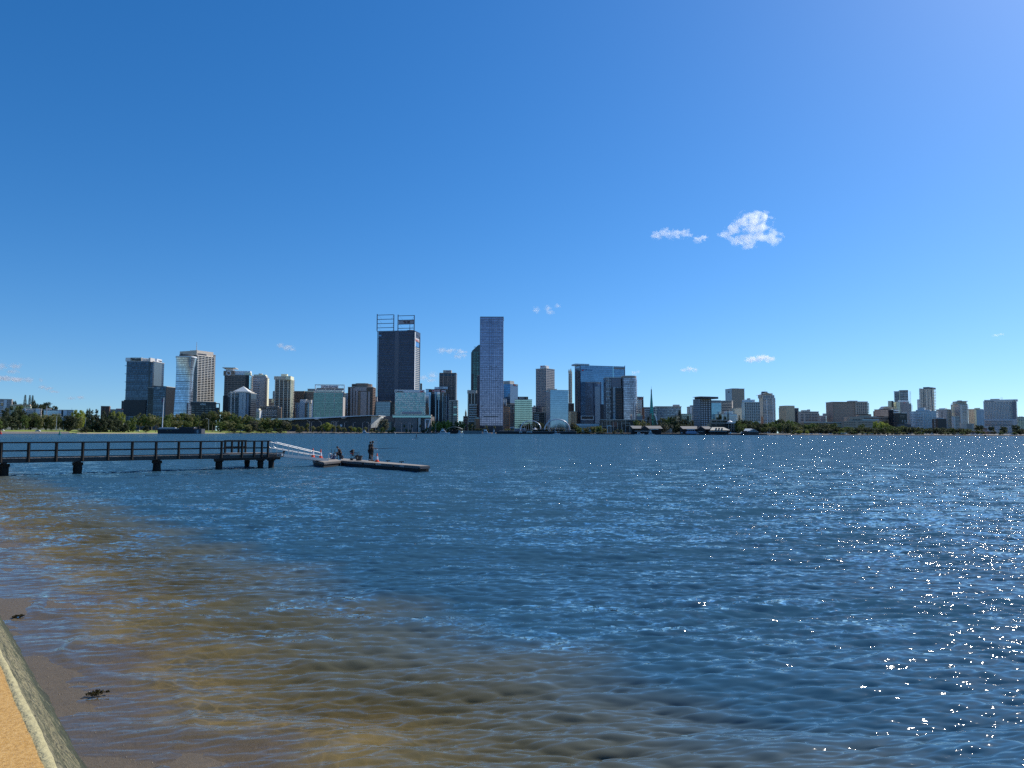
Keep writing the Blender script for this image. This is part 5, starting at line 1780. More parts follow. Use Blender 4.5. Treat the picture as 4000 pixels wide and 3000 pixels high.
b.on(2713, 2770, 1551, 1561, 'roof_lounge', MAT_DARK, 3, 20)
FP('roof_canopy', MAT_GREY, 2709, 2743, 1550, 1551.6, 2, 20)
SP('roof_canopy', MAT_GREY, 2737, 2774, 1548.5, 1550.5, 1, 16)
b = Bld(OB, 'flat blue glass office with a grey plant level right of the black framed hotel', 'office', 'flat blue office', 1330, 2776, 2819, 1574, F('facade_flat_blue', (.10, .17, .24), (.14, .26, .38), 2.4, 3.7, .96, .9, .88, .1, .3, .15), depth=24)
FP('plant_level', M('plant_mauve', (.16, .16, .17)), 2780, 2817, 1563.5, 1574, -1.5, 16)
FP('light', SIGNW, 2789.5, 2791.5, 1586, 1588, .4)
FP('light', SIGNW, 2789.5, 2791.5, 1592, 1594, .4)
b = Bld(OB, 'grey office with a dark slot under its roof and ribbon windows', 'office', 'grey slotted office', 1420, 2818, 2861, 1566, M('warm_grey', (.25, .23, .215), .75, 0, .08, .1), side=2865, depth=24)
FP('slot', W_DARK, 2819, 2857, 1568.5, 1572, .3)
for y in (1580, 1590, 1600):
    FG(W_DARK, 2820, 2860, y, y + 5, 14, 1, .55, .9)
b = Bld(OT, 'tall grey brown square tower with paler glass left side', 'office tower', 'tall grey brown tower', 1600, 2860, 2911, 1519, F('facade_greybrown', (.20, .185, .17), (.17, .155, .145), 2.0, 3.6, .6, .5, .3, .3, .7, .25), side=2836, depth=34)
SP('glass_side', f_pale, 2837, 2859.5, 1521, 1690, .3)
b.on(2862, 2885, 1517, 1519.5, 'plant_room', MAT_DARK, 5, 14)
SP('emblem', MAT_DARK, 2845, 2849, 1529, 1535, .6)
b = Bld('hotel', 'white terraced hotel stepping down with glazed balconies below the tall grey brown tower', 'hotel', 'white terraced hotel', 1300, 2819, 2880, 1618, F('facade_terrace', (.42, .47, .52), (.20, .28, .34), 2.6, 3.3, .8, .4, .7, .15, .6, .3), depth=22)
b.on(2835, 2864, 1606, 1618, 'upper_terrace', MATS['facade_terrace'], 3, 12)
FB('balcony', M('terrace_white', (.45, .50, .54), .5), 2844, 2881, 1622, 1648, 4, .35, 1.4)
b.F.text(b.root, 'a', SIGNW, 2848, 2852, 1601, 1607, .5, name='emblem')
b = Bld(OB, 'blank cream walled block left of the white gridded hotel', 'office', 'blank cream block', 1390, 2871, 2900, 1596, M('cream_wall', (.44, .42, .36), .8, 0, .06, .1), depth=20)
b.on(2882, 2900, 1593, 1596, 'parapet', M('cream_wall', (.44, .42, .36)), .5, 14)
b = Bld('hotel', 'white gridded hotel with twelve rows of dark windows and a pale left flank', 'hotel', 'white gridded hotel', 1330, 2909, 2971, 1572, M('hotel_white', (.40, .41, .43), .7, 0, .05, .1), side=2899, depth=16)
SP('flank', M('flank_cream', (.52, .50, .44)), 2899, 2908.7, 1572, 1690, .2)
FG(W_DARK, 2909, 2969, 1573, 1646, 7, 12, .78, .68)
b.on(2907, 2949, 1561, 1572, 'plant_room', MAT_WHITE, 3, 12)
b.on(2921, 2931, 1555.5, 1561, PR, MAT_GREY, 4, 6)
b = Bld('hotel', 'low black waterfront hotel with a pale ground floor and white roof umbrella', 'hotel', 'low black hotel', 1110, 2779, 2882, 1654, F('facade_black_hotel', (.012, .014, .018), (.04, .055, .07), 3.0, 3.6, .65, .6, .6, .15, .5, .8), depth=24)
b.on(2780, 2841, 1641.5, 1654, 'upper_level', F('facade_black_hotel', (0, 0, 0), (0, 0, 0)), 1, 16)
FP('roof_slab', MAT_GREY, 2779, 2842, 1640, 1642.5, 1.5, 14)
FP('balcony_rail', M('rail_pale', (.42, .50, .50), .2), 2838, 2882, 1650, 1654, .6)
for px in (2846, 2856, 2866, 2876):
    FF('post', MAT_GREY, (px,), 1657, 1684, .5, .6)
for y in (1664, 1673):
    FP('floor_band', MAT_GREY, 2842, 2882, y, y + 1, .6)
FP('pale_ground_floor', M('people_pale', (.38, .33, .30)), 2845, 2882, 1689, 1696, .4)  # pale strip along the ground floor
q = P(2852, 1689, 1112)
MB().lathe([(4.5, 0), (3.0, 1.0), (.3, 2.4)], 8, (q.x, 1112, Zat(2852, 1648, q.x, 1112))).build('umbrella', SIGNW, b.root)
b = Bld(OB, 'slate roofed shed wall and pale gable between the round tower and green spire', 'office', None, 1290, 2489, 2510, 1624, M('gable_slate', (.11, .13, .16), .6), depth=14)
FP('pale_gable', MAT_CREAM, 2489, 2502, 1616, 1626, .3, 4)

# ---- right hand cluster ----
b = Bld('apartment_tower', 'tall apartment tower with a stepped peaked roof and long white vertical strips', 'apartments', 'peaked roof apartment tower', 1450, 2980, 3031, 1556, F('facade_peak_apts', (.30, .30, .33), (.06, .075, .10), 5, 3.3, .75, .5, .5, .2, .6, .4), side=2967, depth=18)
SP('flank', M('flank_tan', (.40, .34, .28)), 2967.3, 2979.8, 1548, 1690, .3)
FF('white_strip', SIGNW, (2994, 3018), 1556, 1690, 1.3, 1.8)
FB('balcony', M('balcony_mid', (.34, .34, .36)), 2981, 3030, 1560, 1655, 17, .3, 1.2)
b.on(2972, 3025, 1543, 1556, 'upper_storey', F('facade_peak_apts', (0, 0, 0), (0, 0, 0)), 2, 16)
b.on(2980, 3018, 1536, 1543, 'upper_storey', MAT_GREY, 4, 12)
rt = MB()
for px, y in ((2968, 1544), (2999, 1534), (3020, 1542)):
    q = P(px, 1689, 1449)
    rt.v += [(q.x, 1449, Zat(px, y, q.x, 1449)), (q.x, 1449, Zat(px, y, q.x, 1449) + .6), (q.x, 1466, Zat(px, y, q.x, 1449) + .6), (q.x, 1466, Zat(px, y, q.x, 1449))]
for i in range(2):
    for j in range(4):
        a, d_ = i * 4 + j, i * 4 + (j + 1) % 4
        rt.f.append([a, d_, d_ + 4, a + 4]); rt.uv.append(None)
rt.build('peaked_roof', M('roof_pale', (.42, .45, .5), .4), b.root)
b.on(2978, 2998, 1529.5, 1537, 'sign_box', MAT_DARK, 5, 6)
b.mast(2988, 1522, 1530, 'antenna', .5)
FP('brick_base', M('orange_brick', (.24, .11, .07)), 2973, 2982, 1627, 1690, .8)
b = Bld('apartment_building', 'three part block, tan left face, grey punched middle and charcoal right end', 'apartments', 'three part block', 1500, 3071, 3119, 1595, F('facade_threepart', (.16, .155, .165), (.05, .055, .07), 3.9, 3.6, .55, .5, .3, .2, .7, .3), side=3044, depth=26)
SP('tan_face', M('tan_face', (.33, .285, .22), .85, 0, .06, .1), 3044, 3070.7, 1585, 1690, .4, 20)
FP('charcoal_end', M('charcoal_end', (.05, .052, .065)), 3101, 3119.3, 1594, 1690, .4)
b.on(3071, 3090, 1588, 1595, 'plant_room', MAT_DARK, 2, 10)
FG(W_DARK, 3072, 3100, 1596, 1645, 5, 7, .55, .5, .2)
b = Bld(OB, 'beige office with rows of dark ribbon windows and a stepped plant room', 'office', 'beige ribbon office', 1500, 3120, 3200, 1609, M('pinkish_beige', (.30, .265, .255), .8, 0, .06, .1), depth=24)
b.on(3137, 3165, 1602, 1609, PR, MAT_GREY, 3, 12)
b.on(3156, 3164.5, 1599.5, 1602, 'plant_room', MAT_DARK, 5, 5)
FP('slot', W_DARK, 3130, 3196, 1611, 1613, .3)
for i in range(7):
    y = 1617.5 + i * 6
    for x0, x1 in ((3127, 3138), (3145, 3156), (3157.5, 3168), (3170, 3181), (3183, 3193)):
        FP('window', W_DARK, x0, x1, y, y + 3, .2)
FP('end_bay', f_tanp, 3196, 3200, 1616, 1690, .3)
b = Bld('car_park', 'low open deck car park with dark horizontal slots', 'car park', 'slotted car park', 1530, 3201, 3228, 1625, M('carpark_grey', (.27, .27, .29)), depth=20)
for y in (1631, 1637, 1643):
    FP('slot', W_DARK, 3206, 3227, y, y + 2.4, .2)
b.on(3219, 3228, 1615, 1625, 'stair_tower', MAT_GREY, 2, 8)
b = Bld(OB, 'long brown precast office with very fine window rows', 'office', 'long brown office', 1520, 3254, 3345, 1571, f_tanp, side=3229, depth=34)
SP('flank', F('facade_brown_flank', (.20, .165, .15), (.15, .12, .11), 40, 4.1, .99, .12, .1, .5, .8, .2), 3229.3, 3253.7, 1572, 1690, .3)
b.on(3319, 3350, 1565, 1571, PR, MAT_GREY, 2, 14)
FP('parapet', MAT_BROWN, 3254, 3346, 1570, 1574, .5)
b = Bld(OB, 'cream gridded office joined to the right of the long brown office', 'office', 'cream gridded office', 1515, 3345.6, 3393, 1570, M('cream_grid', (.30, .275, .25), .8, 0, .06, .1), depth=24)
FG(W_DARK, 3345, 3393, 1572, 1620, 6, 8, .7, .55)
FF('dark_edge', W_DARK, (3393,), 1574, 1616, .9, .6)
b = Bld('civic_building', 'low spreading brown building in stepped tiers with long window slots', 'civic building', 'stepped tier building', 1380, 3320, 3434, 1631, M('tier_brown', (.25, .205, .175), .8, 0, .06, .1), depth=22)
b.on(3357, 3403, 1620, 1631, 'upper_tier', MATS['tier_brown'], 3, 14)
FP('roof_slab', MAT_DARK, 3355, 3405, 1617.5, 1619.5, -2, 14)
FP('slot', W_BLUE, 3367, 3432, 1638, 1642, .4)
FP('slot', MAT_DARK, 3375, 3434, 1632, 1635, .4)
FG(W_DARK, 3330, 3362, 1637.5, 1642, 3, 1, .8, .9)
FP('lower_tier', MATS['tier_brown'], 3290, 3440, 1646, 1690, 6, 5)
fl = Face(b.F.A + b.F.n * 6.1, b.F.B + b.F.n * 6.1)
for y in (1649.5, 1658, 1668):
    fl.grid(b.root, 'window', W_DARK, 3294, 3344, y, y + 3.2, 5, 1, .75, .9)
    fl.grid(b.root, 'window', W_DARK, 3350, 3430, y, y + 3, 6, 1, .8, .9)
b = Bld('civic_building', 'low brown colonnaded hall behind the palms left of the stepped tiers', 'civic building', 'colonnaded hall', 1400, 3140, 3289, 1651, M('hall_brown', (.135, .11, .10)), depth=20)
FP('roof_slab', MAT_GREY, 3138, 3291, 1648, 1652, 2, 12)
for px in list(range(3232, 3240, 4)) + list(range(3266, 3289, 4)):
    FF('column', MAT_CREAM, (px,), 1655, 1676, .9, 1.5)
b = Bld(OB, 'brown low wing with ribbon windows reaching right from the stepped tiers', 'office', None, 1440, 3400, 3478, 1628, M('tier_brown', (.25, .205, .175)), depth=18)
FP('slot', W_DARK, 3425, 3452, 1625.5, 1627.5, .5)
FG(W_DARK, 3434, 3477, 1634, 1638, 8, 1, .7, .9)
b = Bld(OB, 'broad blue grey glass office with a dark right side and wedge roof', 'office', 'wedge roof office', 1560, 3418, 3478, 1600, F('facade_wedge', (.10, .115, .14), (.15, .18, .25), 1.8, 3.7, .85, .85, .8, .12, .4, .2), side=3491, depth=24, roofmat=MAT_DARK)
SP('side_wall', M('side_navy', (.055, .065, .09)), 3478.5, 3491, 1600, 1690, .3)
FP('left_wing', MAT_BROWN, 3410, 3418, 1606, 1690, -1, 14)
wd = MB()
for px, y in ((3449, 1598), (3460, 1587.5), (3490, 1586.5), (3492, 1598)):
    q = P(px, 1689, 1568)
    wd.v += [(q.x, 1568, Zat(px, y, q.x, 1568)), (q.x, 1584, Zat(px, y, q.x, 1568))]
wd.f += [[0, 2, 4, 6], [1, 7, 5, 3], [0, 1, 3, 2], [2, 3, 5, 4], [4, 5, 7, 6]]; wd.uv += [None] * 5
wd.build('wedge_roof', M('wedge_pale', (.28, .29, .29)), b.root)
b = Bld('apartment_building', 'slim block of bold white balcony bands right of the wedge roof office', 'apartments', 'bold white balcony block', 1420, 3491, 3512, 1601, W_DARK, depth=18)
for i in range(10):
    y = 1601 + i * 8
    FP('balcony', M('bold_white', (.50, .52, .56)), 3490, 3511 + min(i, 8) * .5, y + 1, y + 5, 1.5)
b = Bld(OT, 'cream and grey tower with a white sign panel below the dark ribbed tower', 'office tower', 'white sign panel tower', 1540, 3505, 3555, 1571, F('facade_sign_tower', (.19, .185, .20), (.24, .25, .30), 3.0, 3.5, .35, .3, .3, .4, .7, .4), side=3491, depth=22)
SP('cream_face', MAT_CREAM, 3491.3, 3504.7, 1571, 1690, .3, 6)
FP('sign_panel', SIGNW, 3513, 3549, 1563.5, 1571, .5, 8)
FP('emblem', SIGNR, 3529, 3536, 1572.5, 1574.5, .4)
FP('left_block', MAT_CREAM, 3476, 3490.5, 1565.5, 1590, -4, 12)
FP('dark_gap', MAT_DARK, 3486, 3491, 1566, 1590, -3.6)
b = Bld('apartment_tower', 'dark glass tower with white honeycomb lines and rib like balconies', 'apartments', 'dark ribbed tower', 1680, 3500, 3553, 1530, F('facade_honeycomb', (.05, .055, .065), (.12, .14, .18), 2, 3.5, .8, .7, .8, .15, .5, .4), side=3497, depth=10)
b.on(3515, 3547, 1524, 1530, 'crown', MAT_DARK, 2, 16)
for y in (1537, 1545.5, 1554.5):
    FP('white_line', SIGNW, 3516, 3544, y, y + 1, .6)
for i in range(3):
    for (xa, ya, xb, yb_) in ((3544, 1537 + i * 9, 3547, 1532.5 + i * 9), (3544, 1537 + i * 9, 3547, 1541.5 + i * 9)):
        ua, za = b.F.hit(xa, ya); ub, zb = b.F.hit(xb, yb_)
        pa, pb = b.F.A + b.F.e * ua + b.F.n * .6, b.F.A + b.F.e * ub + b.F.n * .6
        MB().bar((pa.x, pa.y, za), (pb.x, pb.y, zb), .5).build('white_line', SIGNW, b.root)
FP('pier', MAT_CREAM, 3514, 3517, 1527, 1690, .7)
for i in range(12):
    FP('balcony', MAT_GREY, 3553, 3558.5, 1530 + i * 4.1, 1531.2 + i * 4.1, .5, 3)
b = Bld(OB, 'dark building with faint painted swirls and small bright windows', 'office', 'painted dark building', 1400, 3513, 3545, 1614, M('mural_dark', (.045, .05, .05), .7, 0, .3, .12), depth=18)
FP('roof_light', SIGNW, 3521, 3541, 1612.5, 1614.5, 1.5, 6)
FG(M('blind_bright', (.62, .66, .70)), 3522, 3548, 1640, 1655, 5, 3, .5, .4, .3, .3)
for k in range(3):
    q = P(3521 + k * 6, 1626, 1399)
    pts = [(q.x + 2.2 * math.cos(a) * (1 - .1 * k), 1399.6, q.z + 2.0 * math.sin(a)) for a in [2 * math.pi * i / 14 for i in range(12)]]
    MB().tube(pts, .25, 4).build('painted_swirl', MAT_GREY, b.root)
FP('low_wing', M('low_slate', (.06, .065, .08)), 3505, 3556, 1657, 1690, 1, 4)
b = Bld('apartment_building', 'slim stack of balconies right behind the white sign panel tower', 'apartments', 'slim balcony stack', 1620, 3555.5, 3563.5, 1578, F('facade_slim', (.30, .33, .36), (.05, .06, .08), 3, 3.4, .7, .5, .5, .2, .6, .3), depth=14)
FB('balcony', MAT_GREY, 3556, 3564, 1581, 1604, 5, .35, 1)
b = Bld('apartment_tower', 'tallest right hand tower, white with a dark crown and grey end wall', 'apartments', 'dark crowned white tower', 1600, 3600, 3640, 1519, F('facade_crown_apts', (.42, .39, .35), (.06, .06, .075), 4.6, 3.4, .5, .5, .4, .2, .7, .4), side=3654, depth=26)
b.on(3606, 3628, 1512, 1519, 'plant_room', M('crown_dark', (.07, .075, .085)), 3, 16)
FP('crown', M('crown_dark', (.07, .075, .085)), 3612, 3640, 1514, 1519, -1, 20)
SP('crown', M('crown_dark', (.07, .075, .085)), 3640, 3654.5, 1514, 1521, .5, 4)
FP('recess', M('recess_grey', (.10, .105, .12)), 3639, 3643.5, 1521, 1690, .3)
FP('plain_strip', M('warm_white', (.42, .39, .36)), 3618, 3624, 1521, 1690, .4)
FG(W_DARK, 3604, 3617, 1524, 1600, 2, 16, .6, .5, .3)
FP('left_tier', F('facade_left_tier', (.44, .44, .45), (.05, .06, .08), 3.5, 3.4, .4, .4, .4, .2, .7, .3), 3592, 3600, 1517, 1690, -2, 16)
FP('left_tier', MATS['facade_left_tier'], 3583, 3592, 1560, 1690, -1, 14)
for i in range(14):
    FP('balcony', MAT_GREY, 3589, 3592, 1524 + i * 5.6, 1525.2 + i * 5.6, -2, 5)
for i in range(20):
    SP('balcony', M('tan_balcony', (.33, .30, .25)), 3645, 3654.5, 1526 + i * 6, 1528.5 + i * 6, .9)
b = Bld('apartment_building', 'broad pale blue and white balcony block below the dark crowned tower', 'apartments', 'broad pale balcony block', 1440, 3557, 3660, 1607, F('facade_broad', (.36, .41, .47), (.10, .14, .20), 3.2, 3.3, .7, .5, .5, .2, .6, .3), side=3668, depth=22)
FB('balcony', M('balcony_bluewhite', (.40, .47, .53)), 3588, 3656, 1608, 1672, 11, .35, 1.4)
FP('white_left', M('white_left', (.47, .48, .50)), 3557, 3571, 1611, 1664, .5)
FG(W_DARK, 3558, 3571, 1616, 1656, 2, 6, .3, .4, .7)
b.on(3577, 3632, 1601, 1607, 'upper_storey', MATS['facade_broad'], 3, 14)
b.on(3585, 3612, 1592, 1601, 'roof_dome', M('dome_bluegrey', (.28, .33, .38)), 6, 8)
FF('pier', M('balcony_bluewhite', (.40, .47, .53)), (3607, 3624, 3641), 1608, 1676, 1, 1.6)
b = Bld(OB, 'grey block with a thin dark slot and pale roof boxes', 'office', 'grey slot block', 1500, 3660, 3700, 1601, M('mauve_block', (.24, .235, .25), .75, 0, .06, .1), side=3718, depth=26)
FP('slot', W_DARK, 3678, 3680, 1607, 1632, .3)
b.on(3668, 3692, 1594.5, 1601, 'plant_room', MAT_WHITE, 4, 12)
b.on(3661, 3704, 1599, 1601, 'plant_room', MAT_CREAM, 2, 16)
SB('balcony', M('tan_balcony', (.33, .30, .25)), 3701, 3717, 1606, 1676, 11, .45, .9)
b = Bld(OB, 'low curved office with alternating white and black bands', 'office', 'curved banded office', 1370, 3664, 3699, 1636, M('curve_black', (.02, .022, .03), .3), depth=18, roof=None)
q = b.root.location
for i in range(7):
    y = 1632 + i * 6.6
    w = (3700 - 3664) / 2 / FPX * 1370
    MB().lathe([(w, 0), (w * 1.02, .2), (w * 1.02, 1.6), (w, 1.8)], 28, (q.x, q.y, Zat(3682, y + 3.6, q.x, 1372)), 1, .62).build('floor_band', M('band_mauve', (.38, .37, .40)), b.root)
b = Bld('apartment_tower', 'tan and white apartment tower with winged flat roofs left of the big white hotel', 'apartments', 'winged roof tower', 1500, 3750, 3784, 1580, F('facade_winged', (.36, .35, .35), (.07, .075, .09), 4.8, 3.4, .75, .5, .4, .2, .7, .4), side=3718, depth=34)
SP('cream_face', M('cream_face', (.44, .41, .32)), 3718.3, 3728, 1583, 1690, .3)
SP('rose_face', M('rose_face', (.30, .25, .24)), 3728.3, 3749.7, 1580, 1690, .3)
SG(W_DARK, 3724, 3727, 1586, 1618, 1, 5, .5, .4, .5)
FB('balcony', M('winged_white', (.42, .41, .42)), 3759, 3784, 1583, 1652, 12, .35, 1.4)
FP('white_wall', M('winged_white', (.42, .41, .42)), 3750, 3759, 1581, 1690, .6)
b.on(3734, 3776, 1568, 1580, 'penthouse', MAT_GREY, 5, 14)
FP('winged_roof', M('wing_roof', (.17, .18, .20)), 3746, 3780, 1566.5, 1568.5, 1, 16)
SP('winged_roof', M('wing_roof', (.17, .18, .20)), 3719, 3735, 1576, 1577.8, 2, 8)
b.on(3744, 3758, 1564, 1568, PR, MAT_GREY, 8, 6)
b = Bld(OB, 'short office of white framed black bands at the foot of the winged roof tower', 'office', 'white framed banded office', 1400, 3728, 3750, 1627, M('wf_white', (.40, .40, .42)), side=3719, depth=16)
for i in range(9):
    FP('window_band', W_DARK, 3730, 3747.5, 1629 + i * 5.4, 1631.6 + i * 5.4, .25)
b = Bld('civic_building', 'low pale curved wall building between the winged roof tower and cream block', 'civic building', None, 1410, 3752, 3806, 1656, M('low_slate_pale', (.23, .24, .26)), depth=16)
FP('curved_panel', M('low_arc', (.15, .155, .16)), 3775, 3795, 1656, 1690, .4)
b = Bld('apartment_building', 'cream block with small windows and a blue grey right side', 'apartments', 'cream and blue block', 1520, 3785, 3813, 1599, F('facade_cream_blue', (.42, .37, .30), (.13, .13, .14), 3.6, 3.3, .4, .4, .3, .3, .8, .3), side=3842, depth=26)
SP('blue_side', F('facade_blue_side', (.22, .27, .34), (.12, .15, .20), 3.8, 3.3, .4, .4, .4, .3, .7, .3), 3813.3, 3842, 1599, 1690, .3)
SF('pier', M('pier_blue', (.36, .42, .50)), (3833,), 1603, 1690, 1.2, 1)
b.on(3806, 3820, 1593.5, 1599, 'plant_room', MAT_CREAM, 4, 8)
FP('plain_strip', MAT_CREAM, 3806, 3813, 1602, 1690, .3)
b = Bld('hotel_tower', 'big white hotel slab with many small windows and PAN PACIFIC along its top', 'hotel', 'big white hotel', 1600, 3846, 3974, 1567, M('hotel_slab', (.36, .38, .42), .7, 0, .04, .1), side=3976, depth=30)
FP('top_band', M('hotel_slab', (.36, .38, .42)), 3844, 3975, 1561, 1568, .8, 26)
b.F.text(b.root, 'PAN PACIFIC', M('sign_slate', (.12, .14, .18)), 3854, 3884, 1565.5, 1570, 1.4)
FP('emblem', M('sign_slate', (.12, .14, .18)), 3848.5, 3851.5, 1565, 1570.5, 1.4)
FP('emblem', M('sign_slate', (.12, .14, .18)), 3960, 3964, 1561.5, 1566, 1.4)
FG(W_DARK, 3846, 3947, 1571, 1638, 17, 15, .62, .5)
FB('window_band', W_DARK, 3947, 3954, 1570, 1638, 15, .5, .3)
FP('dark_bay', M('bay_slate', (.11, .12, .16), .5), 3954.5, 3969, 1568.5, 1637, .4)
FB('window_band', W_DARK, 3970, 3974, 1570, 1638, 15, .5, .3)
b.on(3868, 3904, 1558, 1561.5, PR, MAT_GREY, 6, 12)
b.mast(3910, 1551, 1560, 'antenna', .9)
b.mast(3914.5, 1551, 1560, 'antenna', .9)
FP('podium', M('podium_mauve', (.30, .31, .35)), 3844, 3978, 1640, 1690, 4, 4)
fl = Face(b.F.A + b.F.n * 4.1, b.F.B + b.F.n * 4.1)
for y in (1645, 1651, 1656.5, 1661):
    fl.panel(b.root, 'window_band', W_DARK, 3845, 3953, y, y + 1.8, .2)
b = Bld('apartment_building', 'stepped cream balcony flats at the far right edge of the city', 'apartments', 'right edge cream flats', 1500, 3978, 4016, 1630, F('facade_right_edge', (.40, .39, .34), (.06, .07, .08), 4.5, 3.4, .6, .5, .3, .3, .7, .3), side=3974, depth=20)
b.on(3980, 3995, 1627, 1630, PR, MAT_GREY, 4, 8)
b.mast(3983, 1620, 1628, 'antenna', .5)
b.mast(3991.5, 1621, 1628, 'antenna', .5)
FB('balcony', M('cream_rail', (.48, .46, .36)), 3979, 4014, 1643, 1672, 5, .4, 1.2)
for (x0, x1, y0, mt, lb) in ((3823, 3856, 1669, 'MW', 'low white roofed shelter behind the right hand palms'), (3786, 3838, 1681, 'rose', 'long low rose walled kiosk with a flat pale roof'), (3858, 3888, 1683, 'MW2', 'bright white roofed boat shed near the big white hotel'), (3912, 3932, 1695, 'boat', 'small white roofed jetty hut below the big white hotel')):
    b = Bld('shed', lb, 'shed', None, 985 if y0 > 1675 else 1200, x0, x1, y0 + 1.5, M('rose_wall', (.17, .10, .09)), depth=10, roof=None)
    FP('roof', SIGNW if mt != 'rose' else M('pale_tin', (.32, .30, .29)), x0 - 1, x1 + 1, y0, y0 + 1.6, 1.2, 8)
M = M0


def leafmat(name, a, b_, warm=None):
    m = bpy.data.materials.new(name)
    n, out = nodes(m)
    oc = objco(n)
    nz = noise(n, .55, 3, .6, oc)
    ob = n.nodes.new('ShaderNodeObjectInfo')
    c = mixc(n, nz.outputs[0], a, b_)
    if warm:
        n2 = noise(n, .3, 2, .5, oc)
        c = mixc(n, mth(n, 'MULTIPLY', mth(n, 'GREATER_THAN', n2.outputs[0], .56), .7), c, warm)
    hsv = n.nodes.new('ShaderNodeHueSaturation')
    n.links.new(mth(n, 'ADD', mth(n, 'MULTIPLY', ob.outputs['Random'], .7), .95), hsv.inputs['Value'])
    n.links.new(c, hsv.inputs['Color'])
    d = bsdf(n, hsv.outputs[0], .7, 0, .2)
    t = n.nodes.new('ShaderNodeBsdfTranslucent')
    n.links.new(hsv.outputs[0], t.inputs['Color'])
    mx = n.nodes.new('ShaderNodeMixShader')
    mx.inputs[0].default_value = .35
    n.links.new(d.outputs[0], mx.inputs[1])
    n.links.new(t.outputs[0], mx.inputs[2])
    n.links.new(mx.outputs[0], out.inputs[0])
    return m


L_GREEN = leafmat('leaf_green', (.070, .10, .030), (.15, .18, .055))
L_OLIVE = leafmat('leaf_olive', (.10, .115, .045), (.20, .20, .075), (.23, .19, .09))
L_DARK = leafmat('leaf_dark', (.035, .048, .026), (.075, .088, .045))
L_LIME = leafmat('leaf_lime', (.15, .18, .035), (.30, .32, .07))
L_GREY = leafmat('leaf_grey', (.08, .085, .06), (.16, .155, .10))
L_PALM = leafmat('leaf_palm', (.045, .062, .022), (.11, .12, .045))
BARK = M('bark', (.12, .09, .065), .9, 0, .3, 1.2)
PALE_BARK = M('pale_bark', (.26, .22, .17), .9, 0, .25, 1.2)


def leaves(mb, rnd, c, r, n, size, flat=1.0, shell=.55):
    for _ in range(n):
        u = Vector((rnd.gauss(0, 1), rnd.gauss(0, 1), rnd.gauss(0, 1)))
        if u.length < .01: continue
        u.normalize()
        rr = (shell + (1 - shell) * rnd.random()) * rnd.uniform(.85, 1.1)
        p = Vector((c[0] + u.x * r[0] * rr, c[1] + u.y * r[1] * rr, c[2] + u.z * r[2] * rr))
        nn = (u + Vector((rnd.gauss(0, .6), rnd.gauss(0, .6), rnd.gauss(0, .6)))).normalized()
        t = nn.orthogonal().normalized()
        t = (Matrix.Rotation(rnd.uniform(0, 6.28), 3, nn) @ t)
        w = nn.cross(t)
        s = size * rnd.uniform(.6, 1.3)
        k = len(mb.v)
        mb.v += [tuple(p + t * s), tuple(p + w * s * .62), tuple(p - t * s), tuple(p - w * s * .62)]
        mb.f.append([k, k + 1, k + 2, k + 3]); mb.uv.append(None)


def limb(mb, a, b_, r0, r1, rnd, n=4):
    a, b_ = Vector(a), Vector(b_)
    pts = [a.lerp(b_, i / n) + Vector((rnd.uniform(-1, 1), rnd.uniform(-1, 1), 0)) * (.12 if 0 < i < n else 0) for i in range(n + 1)]
    mb.tube(pts, [r0 + (r1 - r0) * i / n for i in range(n + 1)], 6)


